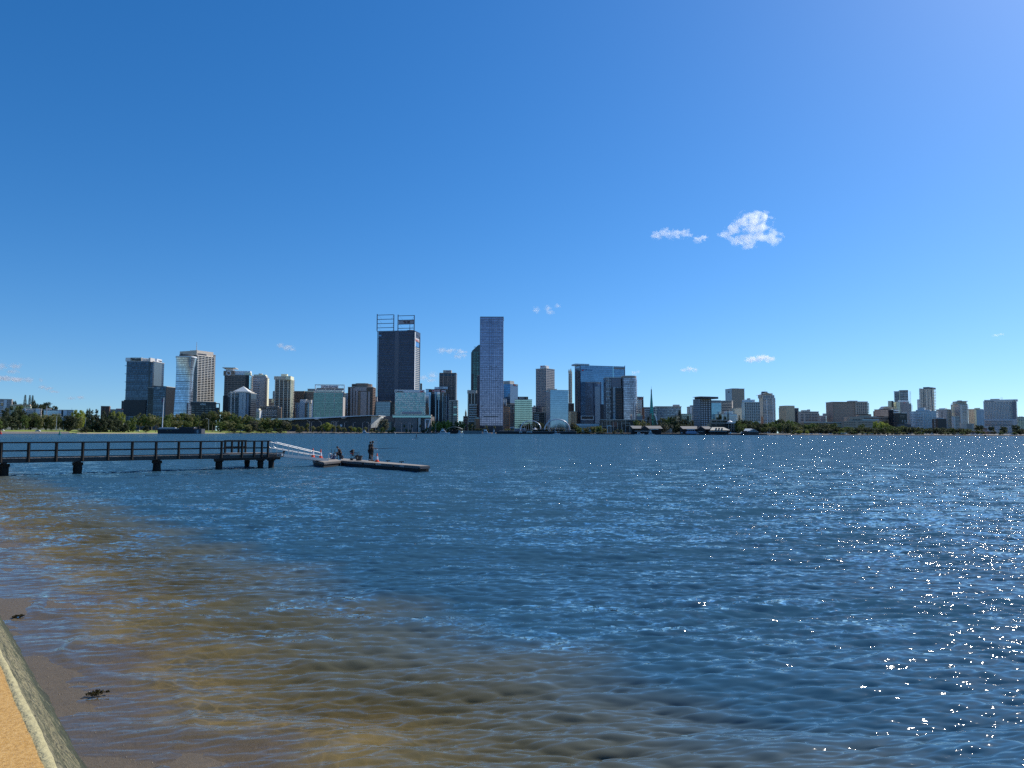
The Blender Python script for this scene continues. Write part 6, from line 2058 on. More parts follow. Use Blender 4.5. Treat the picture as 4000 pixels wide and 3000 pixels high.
def proto(kind, seed):
    """crown and trunk meshes about 10 m high standing at the origin"""
    rnd = random.Random(seed)
    tr, cr = MB(), MB()
    if kind in ('broad', 'gum', 'lime', 'grey'):
        th = {'broad': .9, 'gum': 2.2, 'lime': .9, 'grey': 1.2}[kind]
        limb(tr, (0, 0, -1.0), (.2, 0, th + 1.2), .36, .26, rnd)
        nl = 17
        for i in range(nl):
            a = i * 2.4 + rnd.uniform(-.4, .4)
            f = (i + .5) / nl
            rad = (4.2 * math.sin(math.pi * (.18 + .72 * (1 - f))) ** .9) * rnd.uniform(.45, 1.0)
            z = th + .6 + f * (8.9 - th - .6) + rnd.uniform(-.5, .5)
            c = (rad * math.cos(a), rad * math.sin(a), z)
            if i % 2 == 0: limb(tr, (.2, 0, th + rnd.uniform(-.3, 1.5)), (c[0] * .85, c[1] * .85, c[2]), .17, .05, rnd)
            k = rnd.uniform(.8, 1.25)
            if kind == 'gum': leaves(cr, rnd, c, (1.25 * k, 1.25 * k, .8 * k), 70, .42, shell=.2)
            else: leaves(cr, rnd, c, (1.7 * k, 1.7 * k, 1.15 * k), 95, .42, shell=.35)
        leaves(cr, rnd, (0, 0, 5.4), (3.1, 3.1, 3.2), 330, .45, shell=.2)
    elif kind == 'casuarina':
        limb(tr, (0, 0, -1), (0, 0, 5), .34, .2, rnd)
        for i in range(26):
            a = rnd.uniform(0, 6.28)
            f = rnd.random()
            rad = 3.6 * (1 - f * .75) * rnd.uniform(.3, 1)
            c = (rad * math.cos(a), rad * math.sin(a), .9 + f * 8.2)
            leaves(cr, rnd, c, (.95, .95, 1.5), 75, .36, shell=.15)
        for i in range(6):
            a = rnd.uniform(0, 6.28)
            limb(tr, (0, 0, 2), (2.2 * math.cos(a), 2.2 * math.sin(a), 6), .14, .04, rnd)
    elif kind == 'norfolk':
        limb(tr, (0, 0, -1), (0, 0, 9.7), .2, .04, rnd, 6)
        for i in range(15):
            z = 1.6 + i * .54
            rad = 2.3 * (1 - (z / 10.2) ** 1.35) + .15
            m_ = 7
            for j in range(m_):
                a = 6.283 * j / m_ + i * .5 + rnd.uniform(-.15, .15)
                for s in range(5):
                    q = rad * (s + .6) / 5
                    leaves(cr, rnd, (q * math.cos(a), q * math.sin(a), z + q * .05), (.26, .26, .13), 7, .22, shell=.1)
    elif kind == 'palm':
        limb(tr, (0, 0, -1), (.15, 0, 8.2), .26, .2, rnd, 6)
        for i in range(26):
            a = i * 2.4
            el = R(rnd.uniform(-35, 75))
            L = rnd.uniform(2.2, 3.0)
            p = Vector((.15, 0, 8.3))
            d = Vector((math.cos(a) * math.cos(el), math.sin(a) * math.cos(el), math.sin(el)))
            side = Vector((-math.sin(a), math.cos(a), 0))
            for s in range(6):
                q = p + d * (L / 6)
                d = (d + Vector((0, 0, -.24))).normalized()
                w0, w1 = .38 * (1 - (s / 6) ** 2) + .06, .38 * (1 - ((s + 1) / 6) ** 2) + .03
                k = len(cr.v)
                dr = Vector((0, 0, -.14))
                cr.v += [tuple(p), tuple(p + side * w0 + dr), tuple(q + side * w1 + dr), tuple(q), tuple(p - side * w0 + dr), tuple(q - side * w1 + dr)]
                cr.f += [[k, k + 1, k + 2, k + 3], [k, k + 3, k + 5, k + 4]]; cr.uv += [None, None]
                p = q
        leaves(cr, rnd, (.15, 0, 7.9), (.6, .6, .7), 60, .3, shell=.1)
    elif kind == 'shrub':
        for i in range(4):
            a = i * 1.6 + rnd.random()
            limb(tr, (0, 0, -.6), (2.4 * math.cos(a), 2.4 * math.sin(a), 5), .22, .06, rnd)
        for i in range(12):
            a = rnd.uniform(0, 6.28)
            rad = rnd.uniform(0, 3.4)
            c = (rad * math.cos(a), rad * math.sin(a), rnd.uniform(1.4, 7.4) * (1 - .06 * rad))
            leaves(cr, rnd, c, (1.7, 1.7, 1.5), 70, .5, shell=.2)
    return tr.mesh('trunk'), cr.mesh('crown')


PROTO = {}
KIND = {
    'gum': ('gum_tree', 'loose crowned green gum tree', L_GREEN, PALE_BARK, ('gum', 31)),
    'gum2': ('gum_tree', 'loose crowned olive gum tree', L_OLIVE, PALE_BARK, ('gum', 47)),
    'broad': ('broadleaf_tree', 'bushy green broadleaf tree', L_GREEN, BARK, ('broad', 5)),
    'broad2': ('broadleaf_tree', 'rounded olive broadleaf tree', L_OLIVE, BARK, ('broad', 13)),
    'dark': ('broadleaf_tree', 'dense dark broadleaf tree', L_DARK, BARK, ('broad', 23)),
    'lime': ('broadleaf_tree', 'bright yellow green leafy tree', L_LIME, BARK, ('lime', 9)),
    'grey': ('broadleaf_tree', 'grey green airy tree', L_GREY, BARK, ('grey', 17)),
    'cas': ('casuarina_tree', 'dark feathery casuarina tree', L_DARK, BARK, ('casuarina', 3)),
    'pine': ('norfolk_pine', 'tall dark tiered norfolk pine', L_DARK, BARK, ('norfolk', 8)),
    'palm': ('palm_tree', 'palm tree with a shaggy round head', L_PALM, BARK, ('palm', 21)),
    'palm2': ('palm_tree', 'small palm with pale sunlit fronds', L_GREY, BARK, ('palm', 22)),
    'shrub': ('shrub', 'low olive shrub', L_OLIVE, BARK, ('shrub', 2)),
    'bush': ('shrub', 'low dark green bush', L_GREEN, BARK, ('shrub', 6)),
    'bushd': ('shrub', 'low dark shoreline bush', L_DARK, BARK, ('shrub', 12)),
}
for k, (nm, lb, lm, bm, pr) in KIND.items():
    tm, cm = proto(*pr)
    tm.materials.append(bm)
    cm.materials.append(lm)
    xs = [v.co.x for v in cm.vertices]
    zs = [v.co.z for v in cm.vertices]
    PROTO[k] = (tm, cm, max(xs) - min(xs), max(zs))
TREES = []


def tree(kind, px, yt, w, off, yb=None):
    D = shoreD(px) + off
    q = P(px, 1689, D)
    z0 = ground_z(px, D) - .1 if yb is None else Zat(px, yb, q.x, D)
    h = Zat(px, yt, q.x, D) - z0
    TREES.append((kind, px, q.x, D, z0, max(h, 1.0), w / FPX * D, off))


# hill and park on the left
for a in (('pine', 92, 1542, 22, 560), ('pine', 110, 1543, 20, 580), ('pine', 121, 1544, 22, 590), ('dark', 127, 1560, 16, 600), ('dark', 84, 1573, 34, 585), ('dark', 47, 1561, 20, 640),
          ('dark', 145, 1575, 28, 560), ('dark', 128, 1582, 22, 540), ('dark', 176, 1568, 42, 610), ('dark', 208, 1584, 34, 620), ('dark', 160, 1584, 30, 570), ('pine', 22, 1558, 8, 640),
          ('broad', 70, 1580, 40, 420), ('dark', 20, 1590, 30, 380), ('broad', 130, 1608, 40, 300), ('broad2', 215, 1612, 36, 320),
          ('dark', 4, 1622, 44, 45), ('broad', -12, 1632, 40, 28), ('cas', 46, 1584, 70, 60), ('dark', 74, 1597, 44, 75), ('broad', 98, 1617, 38, 50), ('dark', 120, 1613, 42, 58), ('broad2', 152, 1617, 36, 46),
          ('broad2', 180, 1616, 40, 50), ('broad2', 203, 1620, 34, 44), ('broad', 228, 1625, 30, 95), ('dark', 246, 1640, 26, 60), ('dark', 270, 1620, 62, 30), ('lime', 292, 1600, 46, 120), ('lime', 315, 1601, 44, 110),
          ('broad2', 303, 1625, 40, 80), ('dark', 343, 1592, 18, 150), ('dark', 330, 1606, 24, 160), ('cas', 352, 1600, 46, 26), ('cas', 378, 1598, 48, 30), ('cas', 404, 1603, 46, 28), ('cas', 432, 1606, 50, 26), ('cas', 458, 1612, 46, 30),
          ('cas', 392, 1618, 54, 20), ('lime', 440, 1603, 44, 70), ('lime', 468, 1606, 40, 75), ('bushd', 335, 1664, 40, 10), ('bushd', 318, 1672, 28, 10), ('cas', 486, 1648, 36, 18), ('broad', 498, 1640, 30, 45),
          ('gum', 516, 1624, 36, 90), ('bush', 520, 1654, 30, 30), ('gum2', 545, 1612, 38, 110), ('gum', 566, 1616, 40, 95), ('bushd', 570, 1658, 30, 14), ('gum2', 592, 1615, 44, 85), ('palm', 608, 1640, 22, 22), ('palm', 616, 1632, 22, 26),
          ('gum', 622, 1622, 36, 100), ('broad', 650, 1617, 44, 80), ('broad2', 678, 1612, 46, 95), ('broad', 706, 1608, 44, 90), ('broad2', 735, 1612, 46, 85), ('gum', 762, 1620, 44, 90), ('broad', 640, 1640, 40, 50), ('broad2', 690, 1640, 50, 45), ('broad', 730, 1642, 48, 42),
          ('palm', 780, 1648, 26, 34), ('dark', 800, 1608, 46, 110), ('broad', 824, 1602, 44, 115), ('gum2', 850, 1600, 46, 105), ('broad2', 880, 1602, 46, 100), ('gum', 906, 1610, 40, 90), ('palm', 829, 1643, 26, 30), ('broad', 860, 1644, 44, 34), ('gum2', 895, 1640, 52, 30),
          ('broad', 925, 1622, 44, 60), ('gum2', 950, 1618, 48, 62), ('broad', 976, 1622, 44, 58), ('grey', 990, 1640, 40, 20), ('gum', 940, 1652, 44, 16), ('broad2', 965, 1656, 40, 14),
          ('gum2', 1012, 1632, 42, 40), ('broad', 1035, 1628, 46, 42), ('gum2', 1060, 1630, 46, 40), ('gum', 1088, 1632, 44, 36), ('grey', 1110, 1640, 38, 28), ('gum2', 1128, 1650, 36, 22), ('bushd', 1020, 1670, 40, 9), ('bushd', 975, 1674, 30, 9), ('bush', 1055, 1672, 40, 9), ('bushd', 1095, 1672, 44, 9), ('bushd', 915, 1672, 40, 10),
          ('shrub', 1160, 1655, 26, 26), ('shrub', 1180, 1662, 22, 22), ('bushd', 1170, 1678, 26, 6), ('shrub', 1200, 1650, 24, 34), ('shrub', 1222, 1662, 26, 22), ('shrub', 1243, 1664, 26, 20), ('lime', 1280, 1650, 46, 24), ('shrub', 1256, 1656, 24, 26), ('shrub', 1305, 1660, 22, 24), ('shrub', 1322, 1659, 28, 20), ('shrub', 1346, 1668, 26, 16),
          ('shrub', 1371, 1663, 26, 22), ('lime', 1384, 1668, 20, 20), ('bush', 1403, 1668, 28, 10), ('shrub', 1429, 1666, 20, 20), ('shrub', 1452, 1674, 22, 12), ('grey', 1500, 1634, 44, 30), ('bush', 1493, 1668, 22, 14), ('shrub', 1538, 1665, 18, 16), ('bush', 1531, 1676, 14, 10), ('shrub', 1520, 1680, 26, 8), ('shrub', 1470, 1680, 24, 8),
          ('palm', 1578, 1656, 12, 14), ('palm', 1608, 1658, 11, 14), ('palm', 1640, 1656, 13, 14), ('shrub', 1587, 1674, 16, 10), ('shrub', 1602, 1676, 12, 9), ('shrub', 1668, 1668, 24, 14), ('shrub', 1690, 1664, 26, 18), ('bushd', 1655, 1680, 20, 8),
          ('lime', 1694, 1641, 26, 50), ('lime', 1712, 1645, 28, 46), ('lime', 1731, 1642, 28, 52), ('lime', 1750, 1640, 28, 48), ('lime', 1762, 1646, 22, 56), ('lime', 1722, 1655, 30, 30), ('gum', 1785, 1643, 26, 60), ('broad2', 1800, 1641, 24, 58), ('gum', 1812, 1650, 20, 50), ('gum2', 1840, 1652, 34, 40), ('dark', 1768, 1660, 24, 26),
          ('dark', 1862, 1672, 20, 10), ('dark', 1876, 1672, 20, 10), ('dark', 1890, 1672, 20, 10), ('dark', 1904, 1673, 18, 10), ('palm', 1900, 1660, 14, 25), ('palm', 1932, 1662, 13, 22), ('shrub', 1990, 1672, 22, 14), ('bush', 2005, 1673, 20, 12), ('shrub', 1975, 1674, 16, 14), ('shrub', 2018, 1674, 18, 14),
          ('dark', 2040, 1655, 28, 30), ('dark', 2064, 1652, 28, 32), ('dark', 2090, 1648, 34, 34), ('dark', 2112, 1650, 30, 30), ('dark', 2128, 1660, 26, 24), ('dark', 2148, 1668, 24, 18), ('dark', 2170, 1670, 26, 16), ('dark', 2195, 1668, 30, 16), ('grey', 2239, 1648, 30, 20), ('gum2', 2250, 1656, 26, 14),
          ('broad', 2262, 1667, 34, 12), ('gum2', 2290, 1668, 34, 12), ('broad2', 2318, 1664, 30, 12), ('broad', 2340, 1662, 34, 12), ('gum2', 2362, 1672, 28, 10), ('bushd', 2300, 1684, 50, 5), ('bushd', 2345, 1684, 40, 5), ('bush', 2268, 1684, 34, 5),
          ('palm', 2412, 1676, 12, 12), ('bush', 2428, 1676, 14, 12), ('bushd', 2400, 1680, 18, 8),
          ('gum2', 2505, 1640, 34, 90), ('gum2', 2526, 1646, 34, 80), ('broad', 2485, 1636, 24, 160), ('grey', 2540, 1622, 30, 130)):
    tree(*a)
# around the ferry jetty and hotel
for a in (('dark', 2585, 1630, 34, 130), ('gum', 2610, 1626, 36, 140), ('dark', 2632, 1620, 34, 145), ('pine', 2656, 1600, 34, 110), ('dark', 2640, 1642, 34, 100), ('dark', 2672, 1634, 30, 105), ('dark', 2595, 1648, 30, 90), ('pine', 2688, 1624, 24, 115), ('dark', 2702, 1640, 24, 100), ('dark', 2655, 1655, 40, 80), ('dark', 2685, 1655, 30, 85),
          ('palm2', 2580, 1650, 13, 60), ('palm2', 2592, 1651, 12, 62), ('palm2', 2604, 1652, 12, 60), ('palm2', 2615, 1650, 12, 64), ('palm2', 2627, 1656, 12, 60), ('palm2', 2599, 1662, 13, 45), ('palm2', 2608, 1664, 12, 45), ('palm2', 2626, 1662, 13, 45), ('palm2', 2700, 1650, 12, 60), ('dark', 2570, 1656, 24, 70),
          ('dark', 2812, 1615, 26, 210), ('pine', 2845, 1606, 15, 190), ('dark', 2832, 1620, 14, 200), ('pine', 2889, 1621, 20, 185), ('dark', 2903, 1636, 24, 120), ('dark', 2885, 1640, 26, 110), ('bush', 2786, 1634, 24, 230)):
    tree(*a)
# long row along the right bank
rr = random.Random(99)
x = 2885
while x < 3260:
    k = rr.choice(('dark', 'gum', 'dark', 'broad', 'gum2', 'broad'))
    yt = interp([(2885, 1640), (2940, 1636), (2990, 1650), (3040, 1636), (3100, 1640), (3140, 1655), (3250, 1650)], x) + rr.uniform(-3, 6)
    tree(k, x, yt, rr.uniform(30, 42), rr.uniform(95, 150))
    tree(rr.choice(('dark', 'gum', 'gum2', 'dark')), x + 9, yt + rr.uniform(9, 20), rr.uniform(28, 40), rr.uniform(50, 85))
    if rr.random() < .8: tree('palm', x + rr.uniform(-6, 8), yt + rr.uniform(14, 24), rr.uniform(13, 17), rr.uniform(22, 40))
    x += rr.uniform(15, 22)
x = 3255
while x < 4040:
    base = interp([(3255, 1664), (3400, 1668), (3520, 1662), (3600, 1668), (4000, 1674)], x)
    gap = 3790 < x < 3960
    if not gap or rr.random() < .55:
        tree(rr.choice(('dark', 'gum', 'dark', 'broad')), x, base + rr.uniform(0, 6) + (8 if gap else 0), rr.uniform(22, 34), rr.uniform(60, 110))
    tree('palm', x + rr.uniform(-4, 6), base + rr.uniform(-1, 10) + (4 if gap else 0), rr.uniform(13, 17), rr.uniform(18, 45))
    if rr.random() < .5: tree(rr.choice(('bush', 'bushd', 'shrub')), x + 5, 1686 + rr.uniform(-2, 2), rr.uniform(18, 28), rr.uniform(8, 16))
    x += rr.uniform(13, 20) if not gap else rr.uniform(18, 26)
for a in (('pine', 3258, 1658, 13, 120), ('gum', 3366, 1654, 32, 130), ('lime', 3445, 1646, 40, 140), ('lime', 3468, 1654, 34, 135), ('lime', 3420, 1644, 30, 150), ('broad', 3480, 1660, 30, 120), ('dark', 3460, 1640, 30, 180), ('lime', 3526, 1662, 24, 110), ('dark', 3824, 1658, 34, 160), ('dark', 3920, 1664, 30, 140), ('dark', 3968, 1658, 32, 150), ('dark', 3875, 1664, 24, 150),
          ('lime', 3122, 1679, 34, 20), ('lime', 3153, 1681, 22, 20), ('bush', 3100, 1682, 26, 16), ('lime', 3290, 1672, 30, 24)):
    tree(*a)

ORD = ['', 'second', 'third', 'fourth', 'fifth', 'sixth', 'seventh', 'eighth', 'ninth', 'tenth', 'eleventh', 'twelfth', 'thirteenth', 'fourteenth', 'fifteenth', 'sixteenth']


def near_bld(px):
    best = min(BLD, key=lambda b: (0 if b[0] <= px <= b[1] else min(abs(px - b[0]), abs(px - b[1])) + 1, abs(px - (b[0] + b[1]) / 2)))
    return best[2]


def ordinal_labels(items):
    """items: (key, px, base phrase, place phrase); look-alikes in one place are counted from the left"""
    cnt = {}
    for it in sorted(items, key=lambda t: t[1]): cnt.setdefault((it[2], it[3]), []).append(it[0])
    out = {}
    for (ph, pl), ks in cnt.items():
        for i, k in enumerate(ks):
            if len(ks) == 1: out[k] = f'{ph} {pl}'
            elif i == 0: out[k] = f'leftmost {ph} {pl}'
            else: out[k] = f'{ORD[i] if i < len(ORD) else "far right"} {ph} from left {pl}'
    return out


items = []
for i, t in enumerate(TREES):
    items.append((i, t[1], KIND[t[0]][1], ('below the ' if t[7] < 140 else 'beside the ') + near_bld(t[1])))
labs = ordinal_labels(items)
for i, (kind, px, X, D, z0, h, w, off) in enumerate(TREES):
    nm, lb, lm, bm, pr = KIND[kind]
    tm, cm, cw, ch = PROTO[kind]
    root = empty(nm, (X, D, z0), labs[i], nm.replace('_', ' ').replace('broadleaf tree', 'tree').replace('gum tree', 'tree').replace('casuarina tree', 'tree').replace('norfolk pine', 'pine tree'), {'palm_tree': 'palms along the river bank', 'shrub': 'shrubs along the shore', 'norfolk_pine': 'norfolk pines'}.get(nm, 'trees along the far bank'), RND.uniform(0, 6.28))
    s_ = (w / cw, w / cw, h / ch)
    root.scale = s_
    for n_, me in (('trunk', tm), ('crown', cm)):
        o = bpy.data.objects.new(n_, me)
        COL.objects.link(o)
        o.parent = root

# ---------------- lamp posts, flagpole ----------------
POLE = M('galvanised', (.42, .43, .44), .5, .3, .05)


def lamp_proto(arm=1):
    a = MB().tube([(0, 0, -.5), (0, 0, 9.2), (0, 0, 9.7), (.35 * arm, 0, 10.1), (1.1 * arm, 0, 10.5)], [.17, .12, .1, .09, .08], 6)
    h = MB().hexa([(.9 * arm, -.2, 10.4), (2.0 * arm, -.2, 10.8), (2.0 * arm, .2, 10.8), (.9 * arm, .2, 10.4)], [(.9 * arm, -.2, 10.6), (2.0 * arm, -.2, 11.0), (2.0 * arm, .2, 11.0), (.9 * arm, .2, 10.6)])
    return a.mesh('pole'), h.mesh('lamp_head')


LP = {s: lamp_proto(s) for s in (1, -1)}
for s in LP:
    for me in LP[s]: me.materials.append(POLE)
lamps = []
for px, yt, arm, off in ((1209, 1643, -1, 40), (1216, 1645, 1, 48), (1254, 1644, -1, 40), (1293, 1644, 1, 42), (1303.5, 1646, -1, 44), (1310.5, 1645, 1, 40), (1315, 1646, -1, 52), (1345, 1647, 1, 46), (1379, 1649, 1, 50), (1416, 1647, 1, 42), (1440, 1648, -1, 40), (1446, 1648, 1, 46), (1466, 1648, 1, 50),
                        (1541, 1649, 1, 44), (1568, 1650, -1, 40), (1594, 1651, 1, 48), (1602, 1650, -1, 42), (1610, 1650, 1, 46), (219, 1617, 1, 30), (247, 1627, -1, 34), (332, 1625, 1, 30), (178, 1576, 1, 330),
                        (759, 1585, 1, 170), (814, 1633, -1, 40), (856, 1632, 1, 42), (1702, 1650, 1, 20), (1844, 1661, 1, 16), (1895, 1661, -1, 12), (1965, 1664, 1, 12), (1814, 1663, 1, 10), (2375, 1662, -1, 8), (2431, 1668, 1, 12), (3005, 1672, 1, 30), (3095, 1678, -1, 20), (3600, 1680, 1, 20), (3305, 1682, -1, 20)):
    D = shoreD(px) + off
    q = P(px, 1689, D)
    lamps.append((px, q.x, D, ground_z(px, D), Zat(px, yt, q.x, D), arm))
labs = ordinal_labels([(i, l[0], 'slim grey street lamp', 'before the ' + near_bld(l[0])) for i, l in enumerate(lamps)])
for i, (px, X, D, z0, zt, arm) in enumerate(lamps):
    root = empty('street_lamp', (X, D, z0), labs[i], 'street lamp', 'street lamps along the far bank')
    k = (zt - z0) / 11
    root.scale = (k * 1.3, k * 1.3, k)
    for n_, me in zip(('pole', 'lamp_head'), LP[arm]):
        o = bpy.data.objects.new(n_, me)
        COL.objects.link(o)
        o.parent = root
D = 985
q = P(633, 1689, D)
root = empty('flagpole', (q.x, D, 1), 'tall white flagpole with a limp flag behind the black boat house', 'flagpole')
MB().tube([(q.x, D, .5), (q.x + .2, D, Zat(633, 1620, q.x, D)), (q.x + .9, D, Zat(634.5, 1553, q.x, D))], [.7, .6, .35], 8).build('pole', SIGNW, root)
fm = MB()
for i in range(4):
    fm.v += [(q.x + .5 - i * .8, D + .3 * (i % 2), Zat(633, 1557 + i * 1.6, q.x, D)), (q.x + .3 - i * .8, D + .3 * (i % 2), Zat(633, 1568 + i * 1.5, q.x, D))]
for i in range(3): fm.f.append([i * 2, i * 2 + 2, i * 2 + 3, i * 2 + 1]); fm.uv.append(None)
fm.build('flag', M('flag_red_blue', (.22, .08, .14), .8), root)

# ---------------- sea wall on the far left, rocks ----------------
lw = MB()
for p in range(-400, 271, 10):
    for z, o in ((-.5, -1.2), (2.25, -.4), (2.3, .6)):
        D = shoreD(p) + o - 1.0
        lw.v.append((P(p, 1689, D).x, D, z))
n_ = (270 + 400) // 10 + 1
for i in range(n_ - 1):
    for j in range(2):
        a = i * 3 + j
        lw.f.append([a, a + 3, a + 4, a + 1]); lw.uv.append(None)
o = lw.build('river_wall', M('river_wall_stone', (.20, .175, .155), .9, 0, .45, .8, .6))
tag(o, 'long grey stone river wall below the lawn at the far left', 'wall')
ROCKM = M('rock_pale', (.28, .25, .22), .9, 0, .35, .5)
ROCKD = M('rock_dark', (.055, .05, .045), .9, 0, .3, .5)


def rock_mesh(seed, r):
    rnd = random.Random(seed)
    bm = bmesh.new()
    bmesh.ops.create_icosphere(bm, subdivisions=2, radius=1)
    off = [Vector((rnd.gauss(0, 1), rnd.gauss(0, 1), rnd.gauss(0, 1))).normalized() for _ in range(9)]
    for v in bm.verts:
        d = v.co.normalized()
        k = min(1.0 / max(.3, d.dot(o_) + .35) for o_ in off)
        v.co = d * min(1.15, max(.6, k)) * r
        v.co.z *= .6
    me = bpy.data.meshes.new('rock')
    bm.to_mesh(me)
    bm.free()
    return me


rocks = [rock_mesh(s, 1.0) for s in range(5)]
rk = []
rr = random.Random(5)
for px in range(262, 322, 5): rk.append((px + rr.uniform(-2, 2), rr.uniform(-1, 5), rr.uniform(.8, 1.5), 0))
for px in range(905, 1690, 7): rk.append((px + rr.uniform(-3, 3), rr.uniform(-2, 3), rr.uniform(.9, 2.1), 1 if rr.random() < .7 else 0))
for px in range(2255, 2375, 8): rk.append((px + rr.uniform(-3, 3), rr.uniform(-2, 2), rr.uniform(.9, 1.8), 1))
labs = ordinal_labels([(i, l[0], 'angular dark rock' if l[3] else 'angular pale rock', 'at the waterline below the ' + near_bld(l[0])) for i, l in enumerate(rk)])
for i, (px, off, s_, dk) in enumerate(rk):
    D = shoreD(px) + off
    me = rocks[i % 5] if not dk else rocks[i % 5]
    o = bpy.data.objects.new('rock', me)
    if not me.materials: me.materials.append(ROCKM)
    COL.objects.link(o)
    if dk:
        o.material_slots[0].link = 'OBJECT'
        o.material_slots[0].material = ROCKD
    q = P(px, 1689, D)
    o.location = (q.x, D, .35 * s_)
    o.scale = (s_ * 1.4, s_, s_ * .8)
    o.rotation_euler = (0, 0, rr.uniform(0, 6))
    tag(o, labs[i], 'rock', 'rocks along the far waterline')
# ---------------- timber jetty ----------------
JA, JD = Vector((-23.1, 56.1, 0)), Vector((.7625, .647, 0)).normalized()
JN = Vector((-JD.y, JD.x, 0))          # away from the viewer
TIMB = M('dark_timber', (.012, .0095, .0075), .85, 0, .45, 3, .8)
TIMG = M('weathered_timber', (.06, .056, .052), .85, 0, .4, 2, .8)
BOARD = M('deck_boards', (.27, .24, .20), .85, 0, .25, 3, .5)
PILE = M('pile_crust', (.014, .012, .009), .9, 0, .6, 3, 1.0)
STEELG = M('gangway_steel', (.50, .51, .52), .35, .5, .1)


def jt(px, off=0.0):
    r = ray(px, 1780)
    k = r.x / r.y
    a = JA + JN * off
    return (k * a.y - a.x) / (JD.x - k * JD.y)


def jp(t, off, z):
    p = JA + JD * t + JN * off
    return Vector((p.x, p.y, z))


T_END = jt(1045)
T_HEAD = jt(1106)
T0 = -19.6
jetty = empty('jetty', jp(-5, 1, 0), 'long dark timber jetty on stout piles with a two bar handrail on its near side', 'jetty')
DW = 2.3
k = 0
t = T0
rnd = random.Random(3)
dk = MB()
while t < T_HEAD:
    w = .19
    wid = DW if t < jt(940) else 4.6
    z = 1.18 + rnd.uniform(-.008, .008)
    a, b_, c_, d_ = jp(t, -.05 + rnd.uniform(-.02, .02), z - .05), jp(t + w, -.05, z - .05), jp(t + w, wid, z - .05), jp(t, wid, z - .05)
    up = Vector((0, 0, .05))
    dk.hexa([a, b_, c_, d_], [a + up, b_ + up, c_ + up, d_ + up])
    t += .215
dk.build('deck', BOARD, jetty)
MB().bar(jp(T0, .0, .99), jp(T_HEAD, .0, .99), .14, .24).build('edge_beam', TIMG, jetty)
MB().bar(jp(T0, DW - .1, .99), jp(jt(935), DW - .1, .99), .14, .24).build('edge_beam', TIMG, jetty)
MB().bar(jp(T0, .05, 1.235), jp(T_HEAD, .05, 1.235), .12, .07).build('kerb_rail', TIMG, jetty)
MB().bar(jp(jt(838), .05, .80), jp(T_HEAD - .25, .05, .80), .2, .2).build('lower_beam', TIMB, jetty)
MB().bar(jp(jt(838), 4.4, .80), jp(T_HEAD - .25, 4.4, .80), .2, .2).build('lower_beam', TIMB, jetty)
for px, off, w in ((18, .5, .28), (305, .5, .28), (614, .5, .28), (856, .5, .26), (966, 3.9, .23), (1018, .5, .24), (1060, .4, .24)):
    t = jt(px, off)
    c = jp(t, off, 0)
    rn = random.Random(px)
    prof = [(w + rn.uniform(-.02, .03) + .02 * math.sin(i * 1.7), -2.6 + i * .27) for i in range(12)] + [(w - .01, .62)]
    MB().lathe(prof, 14, (c.x, c.y, 0)).build('pile', PILE, jetty, smooth=True)
    MB().bar(jp(t - w - .02, off, .70), jp(t + w + .02, off, .70), .5, .2).build('pile_cap', TIMB, jetty)
    MB().bar(jp(t, -.1, .86), jp(t, DW if px < 900 else 4.5, .86), .2, .16).build('cross_beam', TIMB, jetty)
for px in (-62, 2, 110, 218, 321, 420, 514, 607, 695.5, 781, 862.6, 942.6, 990, 1020, 1044):
    t = jt(px)
    MB().bar(jp(t, -.12, .93), jp(t, -.12, 2.2), .15, .13).build('rail_post', TIMB, jetty)
MB().bar(jp(T0 + .5, -.12, 2.225), jp(T_END + .15, -.12, 2.225), .17, .09).build('top_rail', TIMB, jetty)
MB().bar(jp(T0 + .5, -.14, 1.68), jp(T_END + .1, -.14, 1.68), .06, .10).build('mid_rail', TIMB, jetty)
# rail round the back of the head
tb = jt(943) + .2
for f in (0.0, .33, .66, 1.0):
    pa = jp(tb, 4.5, 0).lerp(jp(T_END - .2, 4.5, 0), f)
    MB().bar((pa.x, pa.y, 1.0), (pa.x, pa.y, 2.2), .14).build('rail_post', TIMB, jetty)
for f in (.28, .56, .84):
    pa = jp(tb, -.1, 0).lerp(jp(tb, 4.5, 0), f)
MB().bar(jp(tb - .1, 4.5, 2.22), jp(T_END - .1, 4.5, 2.22), .17, .09).build('top_rail', TIMB, jetty)
MB().bar(jp(tb - .1, 4.5, 1.68), jp(T_END - .1, 4.5, 1.68), .06, .10).build('mid_rail', TIMB, jetty)
q0, q1 = P(1087.5, 1772, 59.0), P(1107, 1781.5, 59.0)
fs = Face((q0.x, q0.y), (q1.x, q1.y))
bp_ = empty('number_sign', (q0.x, q0.y, 1.1), 'small white number sign 1362 fixed to the end of the timber jetty', 'sign')
fs.panel(bp_, 'board', SIGNW, 1087.5, 1107, 1772, 1781.5, .06, .02)
fs.text(bp_, '1362', SIGNK, 1090, 1104, 1773.8, 1779.5, .075)
bl = MB().lathe([(.05, 0), (.05, .12), (.11, .14), (.11, .22), (.03, .24)], 10, tuple(jp(jt(1110), .05, 1.16))).build('bollard', M('iron_black', (.012, .012, .014), .5, .3), jetty)

